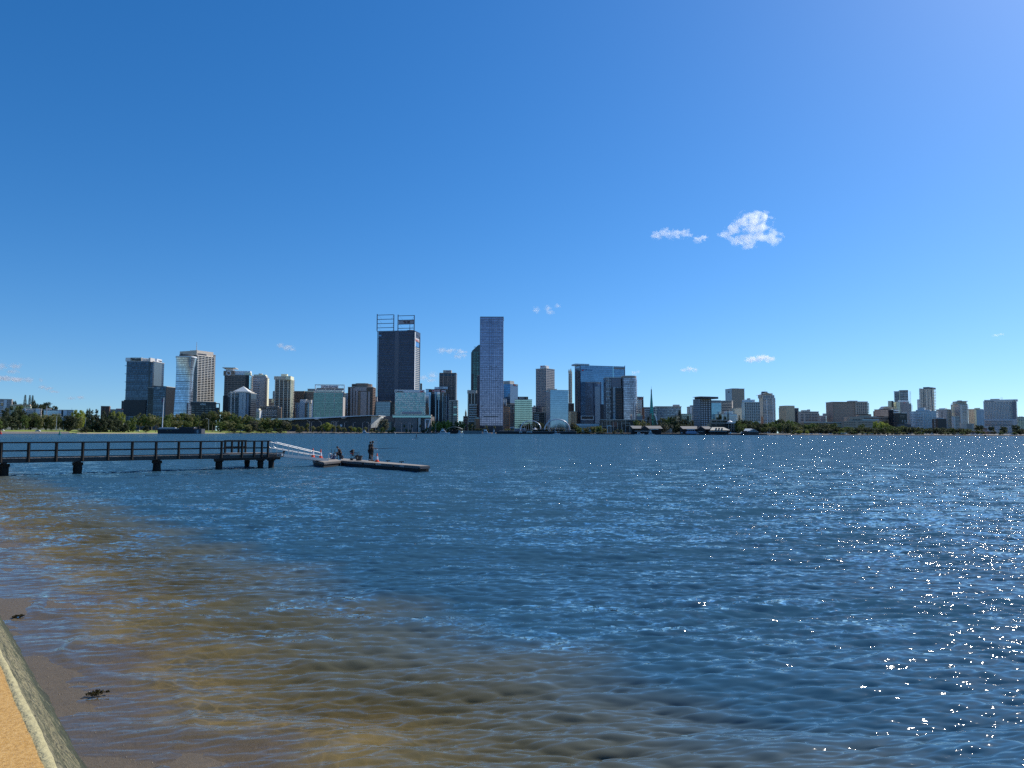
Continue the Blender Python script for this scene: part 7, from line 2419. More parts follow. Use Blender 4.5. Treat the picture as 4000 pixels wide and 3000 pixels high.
# ---------------- gangway ----------------
S_, E_ = P(1098, 1778, 59.7), P(1283, 1797.5, 62.6)
gd = (E_ - S_)
gd2 = Vector((gd.x, gd.y, 0)).normalized()
gn = Vector((-gd2.y, gd2.x, 0)) * 1.15
gang = empty('gangway', S_, 'sloping steel gangway with white handrails from the jetty down to the pontoon', 'gangway')
S0 = S_ - gd * .12
for k_, off in enumerate((Vector((0, 0, 0)), gn)):
    MB().bar(S0 + off, E_ + off, .09, .24).build('side_beam', STEELG, gang)
    h0, h1 = 1.02, .52
    top = [S0 + off + gd * f + Vector((0, 0, h0 + (h1 - h0) * f + .02)) for f in (.02, .25, .5, .75, .93)]
    MB().tube([top[0] + Vector((0, 0, -.5)) - gd * .0, top[0] - gd * .05 + Vector((0, 0, -.4)), top[0] - gd * .07 + Vector((0, 0, -.2)), top[0] - gd * .04 + Vector((0, 0, -.03))] + top, .032, 6).build('handrail', STEELG, gang)
    MB().tube([p + Vector((0, 0, -.48 + .22 * i / 4)) for i, p in enumerate(top)], .022, 6).build('mid_rail', STEELG, gang)
    for f in (.03, .27, .47, .72):
        b0 = S0 + off + gd * f
        MB().tube([b0, b0 + Vector((0, 0, h0 + (h1 - h0) * f))], .026, 6).build('rail_post', STEELG, gang)
gk = MB()
a0, a1 = S0 + Vector((0, 0, .06)), E_ + Vector((0, 0, .06))
gk.hexa([a0, a1, a1 + gn, a0 + gn], [a0 + Vector((0, 0, .03)), a1 + Vector((0, 0, .03)), a1 + gn + Vector((0, 0, .03)), a0 + gn + Vector((0, 0, .03))])
gk.build('walkway', BOARD, gang)
e0 = E_ + Vector((0, 0, .1))
MB().tube([e0, e0 + Vector((0, 0, .42)), e0 + gd2 * .12 + Vector((0, 0, .5)), e0 + gd2 * .3 + Vector((0, 0, .42)), e0 + gd2 * .36 + Vector((0, 0, .2)), e0 + gd2 * .2 + Vector((0, 0, .0))], .03, 6).build('hoop_rail', STEELG, gang)

# ---------------- floating pontoon ----------------
ZP = .46
pont = empty('floating_pontoon', G(1450, 1805, 0), 'low floating pontoon with a pale deck and dark floats carrying the anglers', 'pontoon')
FL, FR, BR, BL = G(1330, 1798.8, ZP), G(1640, 1820.3, ZP), G(1678, 1818.8, ZP), G(1335, 1790, ZP)
L1, L2, L3, L4 = G(1222, 1797, ZP), G(1264, 1805, ZP), G(1332, 1799.2, ZP), G(1296, 1788, ZP)


def slab(poly, z0, z1, name, mat, parent, grow=0.0):
    c = sum((Vector((p[0], p[1])) for p in poly), Vector((0, 0))) / len(poly)
    pl = [tuple(c + (Vector((p[0], p[1])) - c) * (1 + grow)) for p in poly]
    ar = sum(pl[i][0] * pl[(i + 1) % len(pl)][1] - pl[(i + 1) % len(pl)][0] * pl[i][1] for i in range(len(pl)))
    if ar < 0: pl = pl[::-1]
    return MB().prism(pl, z0, z1).build(name, mat, parent)


PDECK = M('pontoon_deck', (.29, .25, .20), .85, 0, .2, 2, .4)
FEND = M('fender_grey', (.10, .098, .10), .7, 0, .2, 2)
slab([FL, FR, BR, BL], ZP - .05, ZP, 'deck', PDECK, pont)
slab([L1, L2, L3, L4], ZP - .055, ZP - .004, 'deck', PDECK, pont)
slab([FL, FR, BR, BL], -.4, ZP - .20, 'float', M('float_black', (.012, .012, .012), .8, 0, .3), pont, -.012)
slab([L1, L2, L3, L4], -.4, ZP - .20, 'float', MATS['float_black'], pont, -.03)
prev = FL
for f in (.155, .31, .335, .47, .49, .70, .72, .985):
    q = FL.lerp(FR, f)
    if (q - prev).length > .6:
        MB().bar(prev + Vector((0, -.02, -.13)), q + Vector((0, -.02, -.13)), .08, .15).build('fender', FEND, pont)
    prev = q
MB().bar(FR + Vector((0, 0, -.13)), BR + Vector((0, 0, -.13)), .10, .17).build('fender', FEND, pont)
for a, b_ in ((L1, L2), (L2, L3)):
    MB().bar(a.lerp(b_, .02) + Vector((0, -.02, -.12)), a.lerp(b_, .97) + Vector((0, -.02, -.12)), .08, .16).build('fender', FEND, pont)
for a, b_, f0, f1, in ((FL, FR, .49, .56), (FL, FR, .78, .83)):
    p0, p1 = FL.lerp(FR, f0), FL.lerp(FR, f1)
    MB().bar(p0 + Vector((0, -.07, -.1)), p1 + Vector((0, -.07, -.1)), .05, .1).build('pale_fender', M('fender_pale', (.42, .40, .38), .6), pont)
for px, py in ((1517, 1804.5), (1570, 1809.2), (1337, 1790.6)):
    c = G(px, py + .5, ZP)
    cl = MB().bar(c + Vector((-.05, 0, 0)), c + Vector((-.05, 0, .1)), .06)
    cl.bar(c + Vector((-.22, 0, .12)), c + Vector((.16, 0, .12)), .07)
    cl.build('cleat', MATS['iron_black'], pont)

# ---------------- traffic cones ----------------
ORANGE = M('cone_orange', (.85, .11, .025), .5, 0, .06, 2)
REFL = M('cone_white', (.72, .70, .72), .4, 0, .05, 2)


def cone_thing(loc, label, h=.75):
    root = empty('traffic_cone', loc, label, 'traffic cone', 'traffic cones on the pontoon')
    b_ = MB()
    b_.box(-.2, .2, -.2, .2, 0, .04)
    b_.build('base', M('cone_base', (.65, .05, .015), .6), root, loc=(0, 0, 0))
    R_ = lambda z: .155 - .125 * (z / h)
    MB().lathe([(R_(.04) + .01, .04), (R_(.28 * h), .28 * h)], 18).build('lower_band', ORANGE, root, loc=(0, 0, 0), smooth=False)
    MB().lathe([(R_(.28 * h) + .002, .28 * h), (R_(.66 * h) + .002, .66 * h)], 18).build('reflective_band', REFL, root, loc=(0, 0, 0))
    MB().lathe([(R_(.66 * h), .66 * h), (R_(h), h), (R_(h) * .8, h + .008)], 18).build('tip', ORANGE, root, loc=(0, 0, 0))


def on_gang(px):
    best = min((abs((S0 + gd * f + gn * .5 - Vector((0, 0, CAMH))).x / (S0 + gd * f + gn * .5).y - ray(px, 1780).x / ray(px, 1780).y), f) for f in [i / 200 for i in range(240)])[1]
    return S0 + gd * best + gn * .5 + Vector((0, 0, .09))


cone_thing(G(1472.5, 1804.6, ZP), 'orange and white traffic cone on the pontoon beside the standing angler')
cone_thing(on_gang(1222), 'traffic cone higher up the gangway, left one of the pair behind the rail', .8)
cone_thing(on_gang(1253), 'traffic cone at the foot of the gangway, right one of the pair behind the rail', .8)

# ---------------- people ----------------
SKIN = M('skin', (.15, .078, .048), .6, 0, .06, 8)
SKIN2 = M('skin_pale', (.38, .22, .15), .6, 0, .06, 8)
BLACKC = M('black_cloth', (.012, .012, .013), .9, 0, .2, 10)
NAVYC = M('navy_cloth', (.018, .022, .035), .9, 0, .2, 10)
GREYC = M('grey_cloth', (.022, .021, .021), .9, 0, .2, 10)
HAIR = M('dark_hair', (.012, .009, .007), .6, 0, .2, 20)
WHITEC = M('white_cloth', (.55, .53, .50), .9, 0, .1, 10)


def skin_mesh(name, pts, edges, root_i=0, levels=1):
    """pts: list of (x, y, z, rx[, ry])"""
    me = bpy.data.meshes.new(name + '_source')
    me.from_pydata([p[:3] for p in pts], edges, [])
    o = bpy.data.objects.new(name + '_source', me)
    COL.objects.link(o)
    o.modifiers.new('s', 'SKIN')
    if not me.skin_vertices: me.skin_vertices.new()
    for i, p in enumerate(pts):
        sv = me.skin_vertices[0].data[i]
        sv.radius = (p[3], p[4] if len(p) > 4 else p[3])
        sv.use_root = (i == root_i)
    m = o.modifiers.new('u', 'SUBSURF')
    m.levels = m.render_levels = levels
    dg = bpy.context.evaluated_depsgraph_get()
    res = bpy.data.meshes.new_from_object(o.evaluated_get(dg))
    bpy.data.objects.remove(o)
    bpy.data.meshes.remove(me)
    res.name = name
    res.polygons.foreach_set('use_smooth', [True] * len(res.polygons))
    return res


def person(loc, yaw, label, J, skin, shirt, legs, shorts=True, hair=HAIR, cap=None, scale=1.0, build=1.0):
    """J: joint positions, x forward, y left, z up; feet on z = 0"""
    root = empty('person', loc, label, 'person', None, yaw)
    root.scale = (scale,) * 3
    pts, ed, ix = [], [], {}

    def add(k, p, r, frm=None, ry=None):
        ix[k] = len(pts)
        pts.append((p[0], p[1], p[2], r, ry or r))
        if frm is not None: ed.append((ix[frm], ix[k]))
    V = {k: Vector(v) for k, v in J.items()}
    add('pelvis', V['pelvis'], .115 * build, None, .15 * build)
    add('belly', V['pelvis'].lerp(V['chest'], .45), .11 * build, 'pelvis', .145 * build)
    add('chest', V['chest'], .12 * build, 'belly', .165 * build)
    add('neckb', V['chest'].lerp(V['neck'], .75), .07, 'chest', .09)
    add('neck', V['neck'], .052, 'neckb')
    hd = (V['head'] - V['neck']).normalized()
    add('jaw', V['neck'].lerp(V['head'], .45), .07, 'neck', .062)
    add('head', V['head'], .098, 'jaw', .078)
    add('crown', V['head'] + hd * .075, .07, 'head', .06)
    for s in ('l', 'r'):
        add('sh' + s, V['sh' + s], .058, 'neckb')
        add('el' + s, V['el' + s], .042, 'sh' + s)
        add('wr' + s, V['wr' + s], .026, 'el' + s)
        d = (V['wr' + s] - V['el' + s]).normalized()
        palm = V['wr' + s] + d * .055
        add('pa' + s, palm, .026, 'wr' + s, .032)
        side = Vector((0, 1, 0)).cross(d)
        side = side.normalized() if side.length > .1 else Vector((0, 0, 1))
        lat = d.cross(side).normalized()
        for i, (o_, L) in enumerate(((-.027, .068), (-.009, .078), (.009, .073), (.026, .058))):
            b0 = palm + lat * o_ + d * .03
            add(f'f{i}{s}', b0, .0095, 'pa' + s)
            m_ = b0 + d * L * .55 - side * .008
            add(f'g{i}{s}', m_, .0085, f'f{i}{s}')
            add(f'h{i}{s}', m_ + d * L * .22 - side * L * .4, .0075, f'g{i}{s}')
        th = palm - d * .02 + lat * (.034)
        add('t0' + s, th, .011, 'pa' + s)
        add('t1' + s, th + d * .035 + lat * .018 - side * .01, .009, 't0' + s)
        add('hp' + s, V['hp' + s], .092 * build, 'pelvis')
        add('kn' + s, V['kn' + s], .060, 'hp' + s)
        add('cf' + s, V['kn' + s].lerp(V['an' + s], .35), .053, 'kn' + s)
        add('an' + s, V['an' + s], .036, 'cf' + s)
        f_ = V['to' + s] - V['an' + s]
        add('ft' + s, V['an' + s].lerp(V['to' + s], .5), .034, 'an' + s, .04)
        add('to' + s, V['to' + s], .024, 'ft' + s, .036)
    me = skin_mesh('body', pts, ed, 0, 1)
    me.materials.append(skin)
    body = bpy.data.objects.new('body', me)
    COL.objects.link(body)
    body.parent = root

    def child(nm, keys, edges_, mat, grow, par=None):
        p2 = []
        m2 = {}
        for k_ in keys:
            kk = k_ if isinstance(k_, str) else k_[0]
            q = pts[ix[kk]] if isinstance(k_, str) else (*V[k_[1]].lerp(V[k_[2]], k_[3]), k_[4], k_[4])
            m2[kk] = len(p2)
            p2.append((q[0], q[1], q[2], q[3] + grow, q[4] + grow))
        mm = skin_mesh(nm, p2, [(m2[a], m2[b_]) for a, b_ in edges_], 0, 1)
        mm.materials.append(mat)
        o_ = bpy.data.objects.new(nm, mm)
        COL.objects.link(o_)
        o_.parent = root
        return o_
    child('shirt', ['belly', 'pelvis', 'chest', 'neckb', 'shl', 'shr', ('sl', 'shl', 'ell', .62, .055), ('sr', 'shr', 'elr', .62, .055)],
          [('belly', 'pelvis'), ('belly', 'chest'), ('chest', 'neckb'), ('neckb', 'shl'), ('neckb', 'shr'), ('shl', 'sl'), ('shr', 'sr')], shirt, .018)
    if shorts:
        child('shorts', ['pelvis', 'hpl', 'hpr', ('ql', 'hpl', 'knl', .55, .088), ('qr', 'hpr', 'knr', .55, .088), ('wl', 'hpl', 'knl', .92, .078), ('wr_', 'hpr', 'knr', .92, .078)],
              [('pelvis', 'hpl'), ('pelvis', 'hpr'), ('hpl', 'ql'), ('hpr', 'qr'), ('ql', 'wl'), ('qr', 'wr_')], legs, .022)
    else:
        child('trousers', ['pelvis', 'hpl', 'hpr', 'knl', 'knr', ('wl', 'knl', 'anl', .85, .05), ('wr_', 'knr', 'anr', .85, .05)],
              [('pelvis', 'hpl'), ('pelvis', 'hpr'), ('hpl', 'knl'), ('hpr', 'knr'), ('knl', 'wl'), ('knr', 'wr_')], legs, .02)
    for s in ('l', 'r'):
        a, b_ = V['an' + s], V['to' + s]
        sh = skin_mesh('shoe', [(*(a + Vector((-.03, 0, -.03))), .045, .045), (*a.lerp(b_, .5), .045, .05), (*(b_ + (b_ - a).normalized() * .02), .03, .045)], [(0, 1), (1, 2)])
        sh.materials.append(BLACKC)
        o_ = bpy.data.objects.new('shoe', sh)
        COL.objects.link(o_)
        o_.parent = root
    # hair or cap, with nose and ears on the head
    hc = V['head'] + hd * .035 + Vector((-.018, 0, 0))
    hm = MB()
    hm.lathe([(.098, -.05), (.106, 0), (.098, .045), (.065, .085), (.01, .10)], 14, tuple(hc), 1.02, .84)
    hm.build('cap' if cap else 'hair', cap or hair, root, smooth=True, loc=(0, 0, 0))
    if cap: MB().lathe([(.07, 0), (.075, .012), (.01, .02)], 10, (hc.x + .10, hc.y, hc.z - .005), 1, .9).build('cap_peak', cap, root, loc=(0, 0, 0))
    fx = V['head'] + Vector((.098, 0, -.012))
    nm = MB()
    nm.add([tuple(fx + Vector((-.012, 0, .028))), tuple(fx + Vector((-.015, .016, -.018))), tuple(fx + Vector((.022, 0, -.014))), tuple(fx + Vector((-.015, -.016, -.018)))], [(0, 1, 2), (0, 2, 3), (1, 3, 2), (0, 3, 1)])
    nm.build('nose', skin, root, loc=(0, 0, 0))
    for s in (-1, 1):
        MB().lathe([(.004, -.03), (.016, -.01), (.018, .015), (.006, .03)], 8, (V['head'].x - .005, V['head'].y + s * .078, V['head'].z - .005), 1, .45).build('ear', skin, root, loc=(0, 0, 0))
        MB().lathe([(.003, -.009), (.010, 0), (.003, .009)], 8, (fx.x - .016, fx.y + s * .030, fx.z + .022), .5, 1).build('eye', HAIR, root, loc=(0, 0, 0))
    MB().box(fx.x - .022, fx.x - .006, fx.y - .022, fx.y + .022, fx.z - .052, fx.z - .045).build('mouth', M('lips', (.14, .05, .04)), root, loc=(0, 0, 0))
    return root


STAND = dict(pelvis=(0, 0, .97), chest=(.0, 0, 1.33), neck=(.035, 0, 1.54), head=(.075, 0, 1.66), shl=(0, .19, 1.45), shr=(0, -.19, 1.45),
             ell=(.06, .24, 1.17), elr=(.05, -.23, 1.17), wrl=(.32, .16, 1.10), wrr=(.36, -.12, 1.12), hpl=(0, .10, .92), hpr=(0, -.10, .92),
             knl=(.05, .12, .50), knr=(.0, -.12, .50), anl=(-.03, .13, .08), anr=(.10, -.13, .08), tol=(.12, .16, .03), tor=(.26, -.16, .03))
a_loc = G(1452, 1801.8, ZP)
person(a_loc, R(0), 'standing angler in black T-shirt and dark shorts holding a fishing rod towards the right', STAND, SKIN, BLACKC, GREYC, True, scale=.99)
J2 = dict(STAND, wrl=(.1, .2, .95), wrr=(.12, -.2, .95), ell=(-.02, .25, 1.18), elr=(-.02, -.25, 1.18), head=(.07, 0, 1.65))
p_loc = a_loc + Vector((-.30, .52, 0))
person(p_loc, R(25), 'second person in dark grey top and long trousers standing close behind the angler', J2, SKIN, GREYC, BLACKC, False, scale=.96)
rodr = empty('fishing_rod', a_loc + Vector((.45, 0, 1.1)), 'long thin dark fishing rod held out level over the water with a bright reel', 'fishing rod')
h0 = a_loc + Vector((.30, -.02, 1.075))
tip = P(1562, 1750.5, a_loc.y - .4)
MB().tube([h0, h0.lerp(tip, .12), h0.lerp(tip, .45) + Vector((0, 0, .012)), h0.lerp(tip, .8) + Vector((0, 0, .01)), tip], [.026, .024, .020, .015, .008], 6).build('blank', M('rod_navy', (.02, .03, .06), .3), rodr)
MB().tube([h0 - Vector((.05, 0, .0)), h0.lerp(tip, .10)], .021, 8).build('grip', BLACKC, rodr)
rc = h0.lerp(tip, .075) + Vector((0, 0, -.085))
MB().tube([rc + Vector((-.02, -.05, 0)), rc + Vector((.0, .05, 0))], .045, 12).build('reel', M('reel_silver', (.65, .65, .68), .25, .6), rodr)

# crouching person on a small box
SIT = dict(pelvis=(-.12, 0, .44), chest=(.03, 0, .78), neck=(.13, 0, .96), head=(.20, 0, 1.06), shl=(.04, .19, .89), shr=(.04, -.19, .89),
           ell=(.16, .25, .62), elr=(.18, -.22, .62), wrl=(.36, .10, .60), wrr=(.38, -.06, .58), hpl=(-.08, .11, .42), hpr=(-.08, -.11, .42),
           knl=(.30, .17, .55), knr=(.26, -.17, .40), anl=(.12, .17, .09), anr=(.44, -.15, .09), tol=(.27, .2, .035), tor=(.6, -.17, .035))
s_loc = G(1326, 1792.5, ZP)
person(s_loc, R(188), 'seated person in dark top bending over tackle at the left pontoon end', SIT, SKIN2, M('brown_cloth', (.05, .035, .03), .9), GREYC, True, cap=None)
st = MB().box(-.34, .02, -.18, .18, 0, .32)
o = st.build('stool', M('stool_grey', (.06, .06, .065), .7), None, loc=s_loc)
o.rotation_euler = (0, 0, R(188))
tag(o, 'low dark box seat under the seated person', 'box')

# camp chair with its back to the left
cc_ = G(1386, 1797.0, ZP)
ch = empty('camp_chair', cc_, 'empty black folding camp chair on the pontoon with a hooded back', 'camp chair')
CL = M('chair_cloth', (.014, .014, .016), .85)
CF = M('chair_frame', (.02, .022, .03), .4, .3)
for s in (-.27, .27):
    for nm, a, b_ in (('leg', (-.36, s, .02), (-.36, s, .72)), ('leg', (-.30, s, .02), (.28, s, .46)), ('leg', (.30, s, .02), (-.26, s, .46))):
        MB().tube([cc_ + Vector(a), cc_ + Vector(b_)], .016, 6).build(nm, CF, ch)
    MB().bar(cc_ + Vector((-.22, s, .66)), cc_ + Vector((.36, s, .60 if s < 0 else .66)), .07, .03).build('armrest', CL, ch)
    MB().tube([cc_ + Vector((.30, s, .44)), cc_ + Vector((.34, s, .62))], .014, 6).build('arm_post', CF, ch)
for x in (-.05, .10):
    MB().tube([cc_ + Vector((x - .25, -.27, .03)), cc_ + Vector((x + .25, .27, .44))], .014, 6).build('brace', CF, ch)
sm = MB()
sm.hexa([cc_ + Vector(v) for v in ((-.22, -.27, .40), (.30, -.27, .44), (.30, .27, .44), (-.22, .27, .40))], [cc_ + Vector(v) for v in ((-.22, -.27, .45), (.30, -.27, .49), (.30, .27, .49), (-.22, .27, .45))])
sm.build('seat', CL, ch)
bm_ = MB()
prof = [(-.22, .42), (-.25, .60), (-.30, .80), (-.40, .88), (-.46, .80), (-.40, .90), (-.22, .98), (-.17, .84), (-.16, .60), (-.16, .44)]
prof = [(-.20, .43), (-.26, .66), (-.46, .74), (-.34, .86), (-.16, .97), (-.11, .90), (-.12, .68), (-.14, .43)]
k = len(prof)
bm_.v += [tuple(cc_ + Vector((x, -.26, z))) for x, z in prof] + [tuple(cc_ + Vector((x, .26, z))) for x, z in prof]
bm_.f += [list(range(k)), [k + i for i in range(k)][::-1]] + [[i, k + i, k + (i + 1) % k, (i + 1) % k] for i in range(k)]
bm_.uv += [None] * (k + 2)
bm_.build('backrest', CL, ch)
MB().bar(cc_ + Vector((-.34, -.28, .60)), cc_ + Vector((-.12, -.28, .58)), .02, .07).build('red_strap', M('strap_red', (.5, .03, .05), .7), ch)

# crate, pot, tackle tub
c = G(1402, 1799.0, ZP)
cr_ = empty('crate', c, 'dark grey open crate with sloping sides right of the camp chair', 'crate')
cm = MB()
for (z, w) in ((0, .20), (.40, .29)):
    cm.v += [(c.x - w, c.y - w * .8, c.z + z), (c.x + w, c.y - w * .8, c.z + z), (c.x + w, c.y + w * .8, c.z + z), (c.x - w, c.y + w * .8, c.z + z)]
for j in range(4): cm.f.append([j, (j + 1) % 4, 4 + (j + 1) % 4, 4 + j]); cm.uv.append(None)
cm.f.append([3, 2, 1, 0]); cm.uv.append(None)
cm.build('shell', M('crate_grey', (.05, .048, .05), .7), cr_)
rm = MB()
for a, b_ in (((-.3, -.24), (.3, -.24)), ((.3, -.24), (.3, .24)), ((.3, .24), (-.3, .24)), ((-.3, .24), (-.3, -.24))):
    rm.bar(c + Vector((*a, .41)), c + Vector((*b_, .41)), .04, .04)
rm.build('rim', MATS['crate_grey'], cr_)
MB().box(c.x - .12, c.x - .04, c.y - .25, c.y - .22, c.z + .17, c.z + .34).build('handle', M('handle_cream', (.5, .38, .25)), cr_)
c = G(1374, 1798, ZP)
o = MB().lathe([(.09, 0), (.12, .02), (.13, .17), (.135, .18), (.11, .18)], 14, tuple(c)).build('bucket', CL)
tag(o, 'small black bucket under the back of the camp chair', 'bucket')
c = G(1300, 1794.0, ZP)
tb_ = empty('tackle_tub', c, 'navy tackle tub with a white lid and upright rod holders left of the seated person', 'tackle tub')
MB().lathe([(.21, 0), (.24, .03), (.25, .34), (.26, .36)], 16, tuple(c), 1, .8).build('tub', M('tub_navy', (.02, .04, .11), .5), tb_)
MB().box(c.x - .26, c.x + .26, c.y - .2, c.y + .2, c.z + .365, c.z + .41).build('lid', M('lid_pale', (.42, .46, .52), .4), tb_)
for dx in (-.13, .16):
    MB().tube([(c.x + dx, c.y, c.z + .3), (c.x + dx * 1.1, c.y, c.z + .92)], .02, 6).build('rod_holder', BLACKC, tb_)
MB().lathe([(.03, 0), (.09, .03), (.08, .1), (.02, .14)], 10, (c.x + .05, c.y, c.z + .41)).build('reel', BLACKC, tb_)

# ---------------- foil surfer ----------------
D = 235
q = P(1626, 1714, D)
w0 = P(1626, 1714, D)
ws = G(1626, 1717, 0)
D = ws.y
board = empty('foil_board', (ws.x, D, .4), 'dark foil board skimming above the river with a white splash behind', 'surfboard')
bm_ = MB()
for x, w, z in ((-.9, .05, .56), (-.6, .22, .5), (0, .3, .48), (.6, .24, .5), (.85, .05, .56)):
    bm_.v += [(ws.x + x * 1.0, D - w, z), (ws.x + x, D + w, z), (ws.x + x, D + w, z + .13), (ws.x + x, D - w, z + .13)]
for i in range(4):
    for j in range(4):
        a, d_ = i * 4 + j, i * 4 + (j + 1) % 4
        bm_.f.append([a, d_, d_ + 4, a + 4]); bm_.uv.append(None)
bm_.f += [[3, 2, 1, 0], [16, 17, 18, 19]]; bm_.uv += [None, None]
bm_.build('deck', M('board_navy', (.015, .018, .05), .4), board)
MB().bar((ws.x - .25, D, .5), (ws.x - .3, D, -.5), .05, .14).build('foil_mast', M('board_navy', (.015, .018, .05)), board)
sp_ = MB()
rr = random.Random(4)
for i in range(26):
    leaves(sp_, rr, (ws.x - .5 - rr.random() * 1.1, D + rr.uniform(-.15, .15), rr.random() ** 2 * .35), (.12, .12, .06), 6, .06, shell=.1)
sp_.build('spray', M('foam_white', (.85, .88, .9), .6), board)
SURF = dict(STAND, pelvis=(-.02, 0, .86), chest=(.0, 0, 1.22), neck=(.03, 0, 1.43), head=(.06, 0, 1.56), shl=(0, .17, 1.35), shr=(0, -.17, 1.35), ell=(.12, .28, 1.1), elr=(-.06, -.27, 1.1), wrl=(.22, .2, .9), wrr=(-.02, -.26, .88),
            hpl=(0, .1, .82), hpr=(-.04, -.1, .82), knl=(.18, .12, .46), knr=(-.16, -.12, .46), anl=(.26, .12, .08), anr=(-.38, -.12, .08), tol=(.42, .15, .03), tor=(-.24, -.16, .03))
person(Vector((ws.x, D, .62)), R(20), 'rider in dark wetsuit and pale cap balancing on the foil board far out', SURF, NAVYC, NAVYC, NAVYC, False, cap=M('grey_cap', (.3, .32, .33)), scale=1.0)
# ---------------- boat house, boats, sheds, arch bridge ----------------
WET = M('shed_black', (.018, .020, .026), .7, 0, .2, .3)
D = 905
q0, q1 = P(619, 1689, D), P(789, 1689, D)
bh = empty('boat_house', ((q0.x + q1.x) / 2, D, 0), 'long low black boat house on the water with a pale flat roof at left', 'boat house')
bf = Face((q0.x, D), (q1.x, D))
bf.panel(bh, 'wall', WET, 619, 760, 1676, 1696, 0, 12)
bf.panel(bh, 'wall', M('shed_grey', (.06, .066, .08), .7), 760, 789, 1675, 1696, -.4, 11)
bf.panel(bh, 'upper_wall', WET, 702, 759, 1668, 1676, .3, 10)
bf.panel(bh, 'roof', M('pale_tin_roof', (.42, .44, .46), .5), 620, 702, 1674, 1676.2, 1.0, 13)
bf.panel(bh, 'roof_lantern', M('pale_tin_roof', (.42, .44, .46)), 622, 684, 1669.5, 1672.5, -2, 6)
bf.panel(bh, 'roof_lantern', M('roof_dark_tin', (.10, .105, .12), .5), 622, 683, 1672.5, 1674, -2, 6)
bf.text(bh, 'THE BOAT', M('shed_letters', (.13, .13, .14)), 728, 750, 1669, 1671.5, .5)
bf.panel(bh, 'door', M('shed_door', (.30, .32, .34)), 771, 778, 1680, 1694, .1)
bf.panel(bh, 'lamp', SIGNW, 762, 763.5, 1669, 1671.5, .6)
for px in (654, 668):
    u, z = bf.hit(px, 1682)
    p = bf.A + bf.e * u
    MB().tube([(p.x, p.y - .35, z), (p.x, p.y - .1, z)], .8, 12).build('round_sign', M('sign_gold', (.16, .12, .05)), bh)

HULL = M('boat_white', (.66, .67, .68), .35, 0, .04, .5)
BGLS = gl('boat_glass', (.02, .03, .045), .1, .3)
BBLUE = M('boat_blue', (.04, .08, .22), .4)


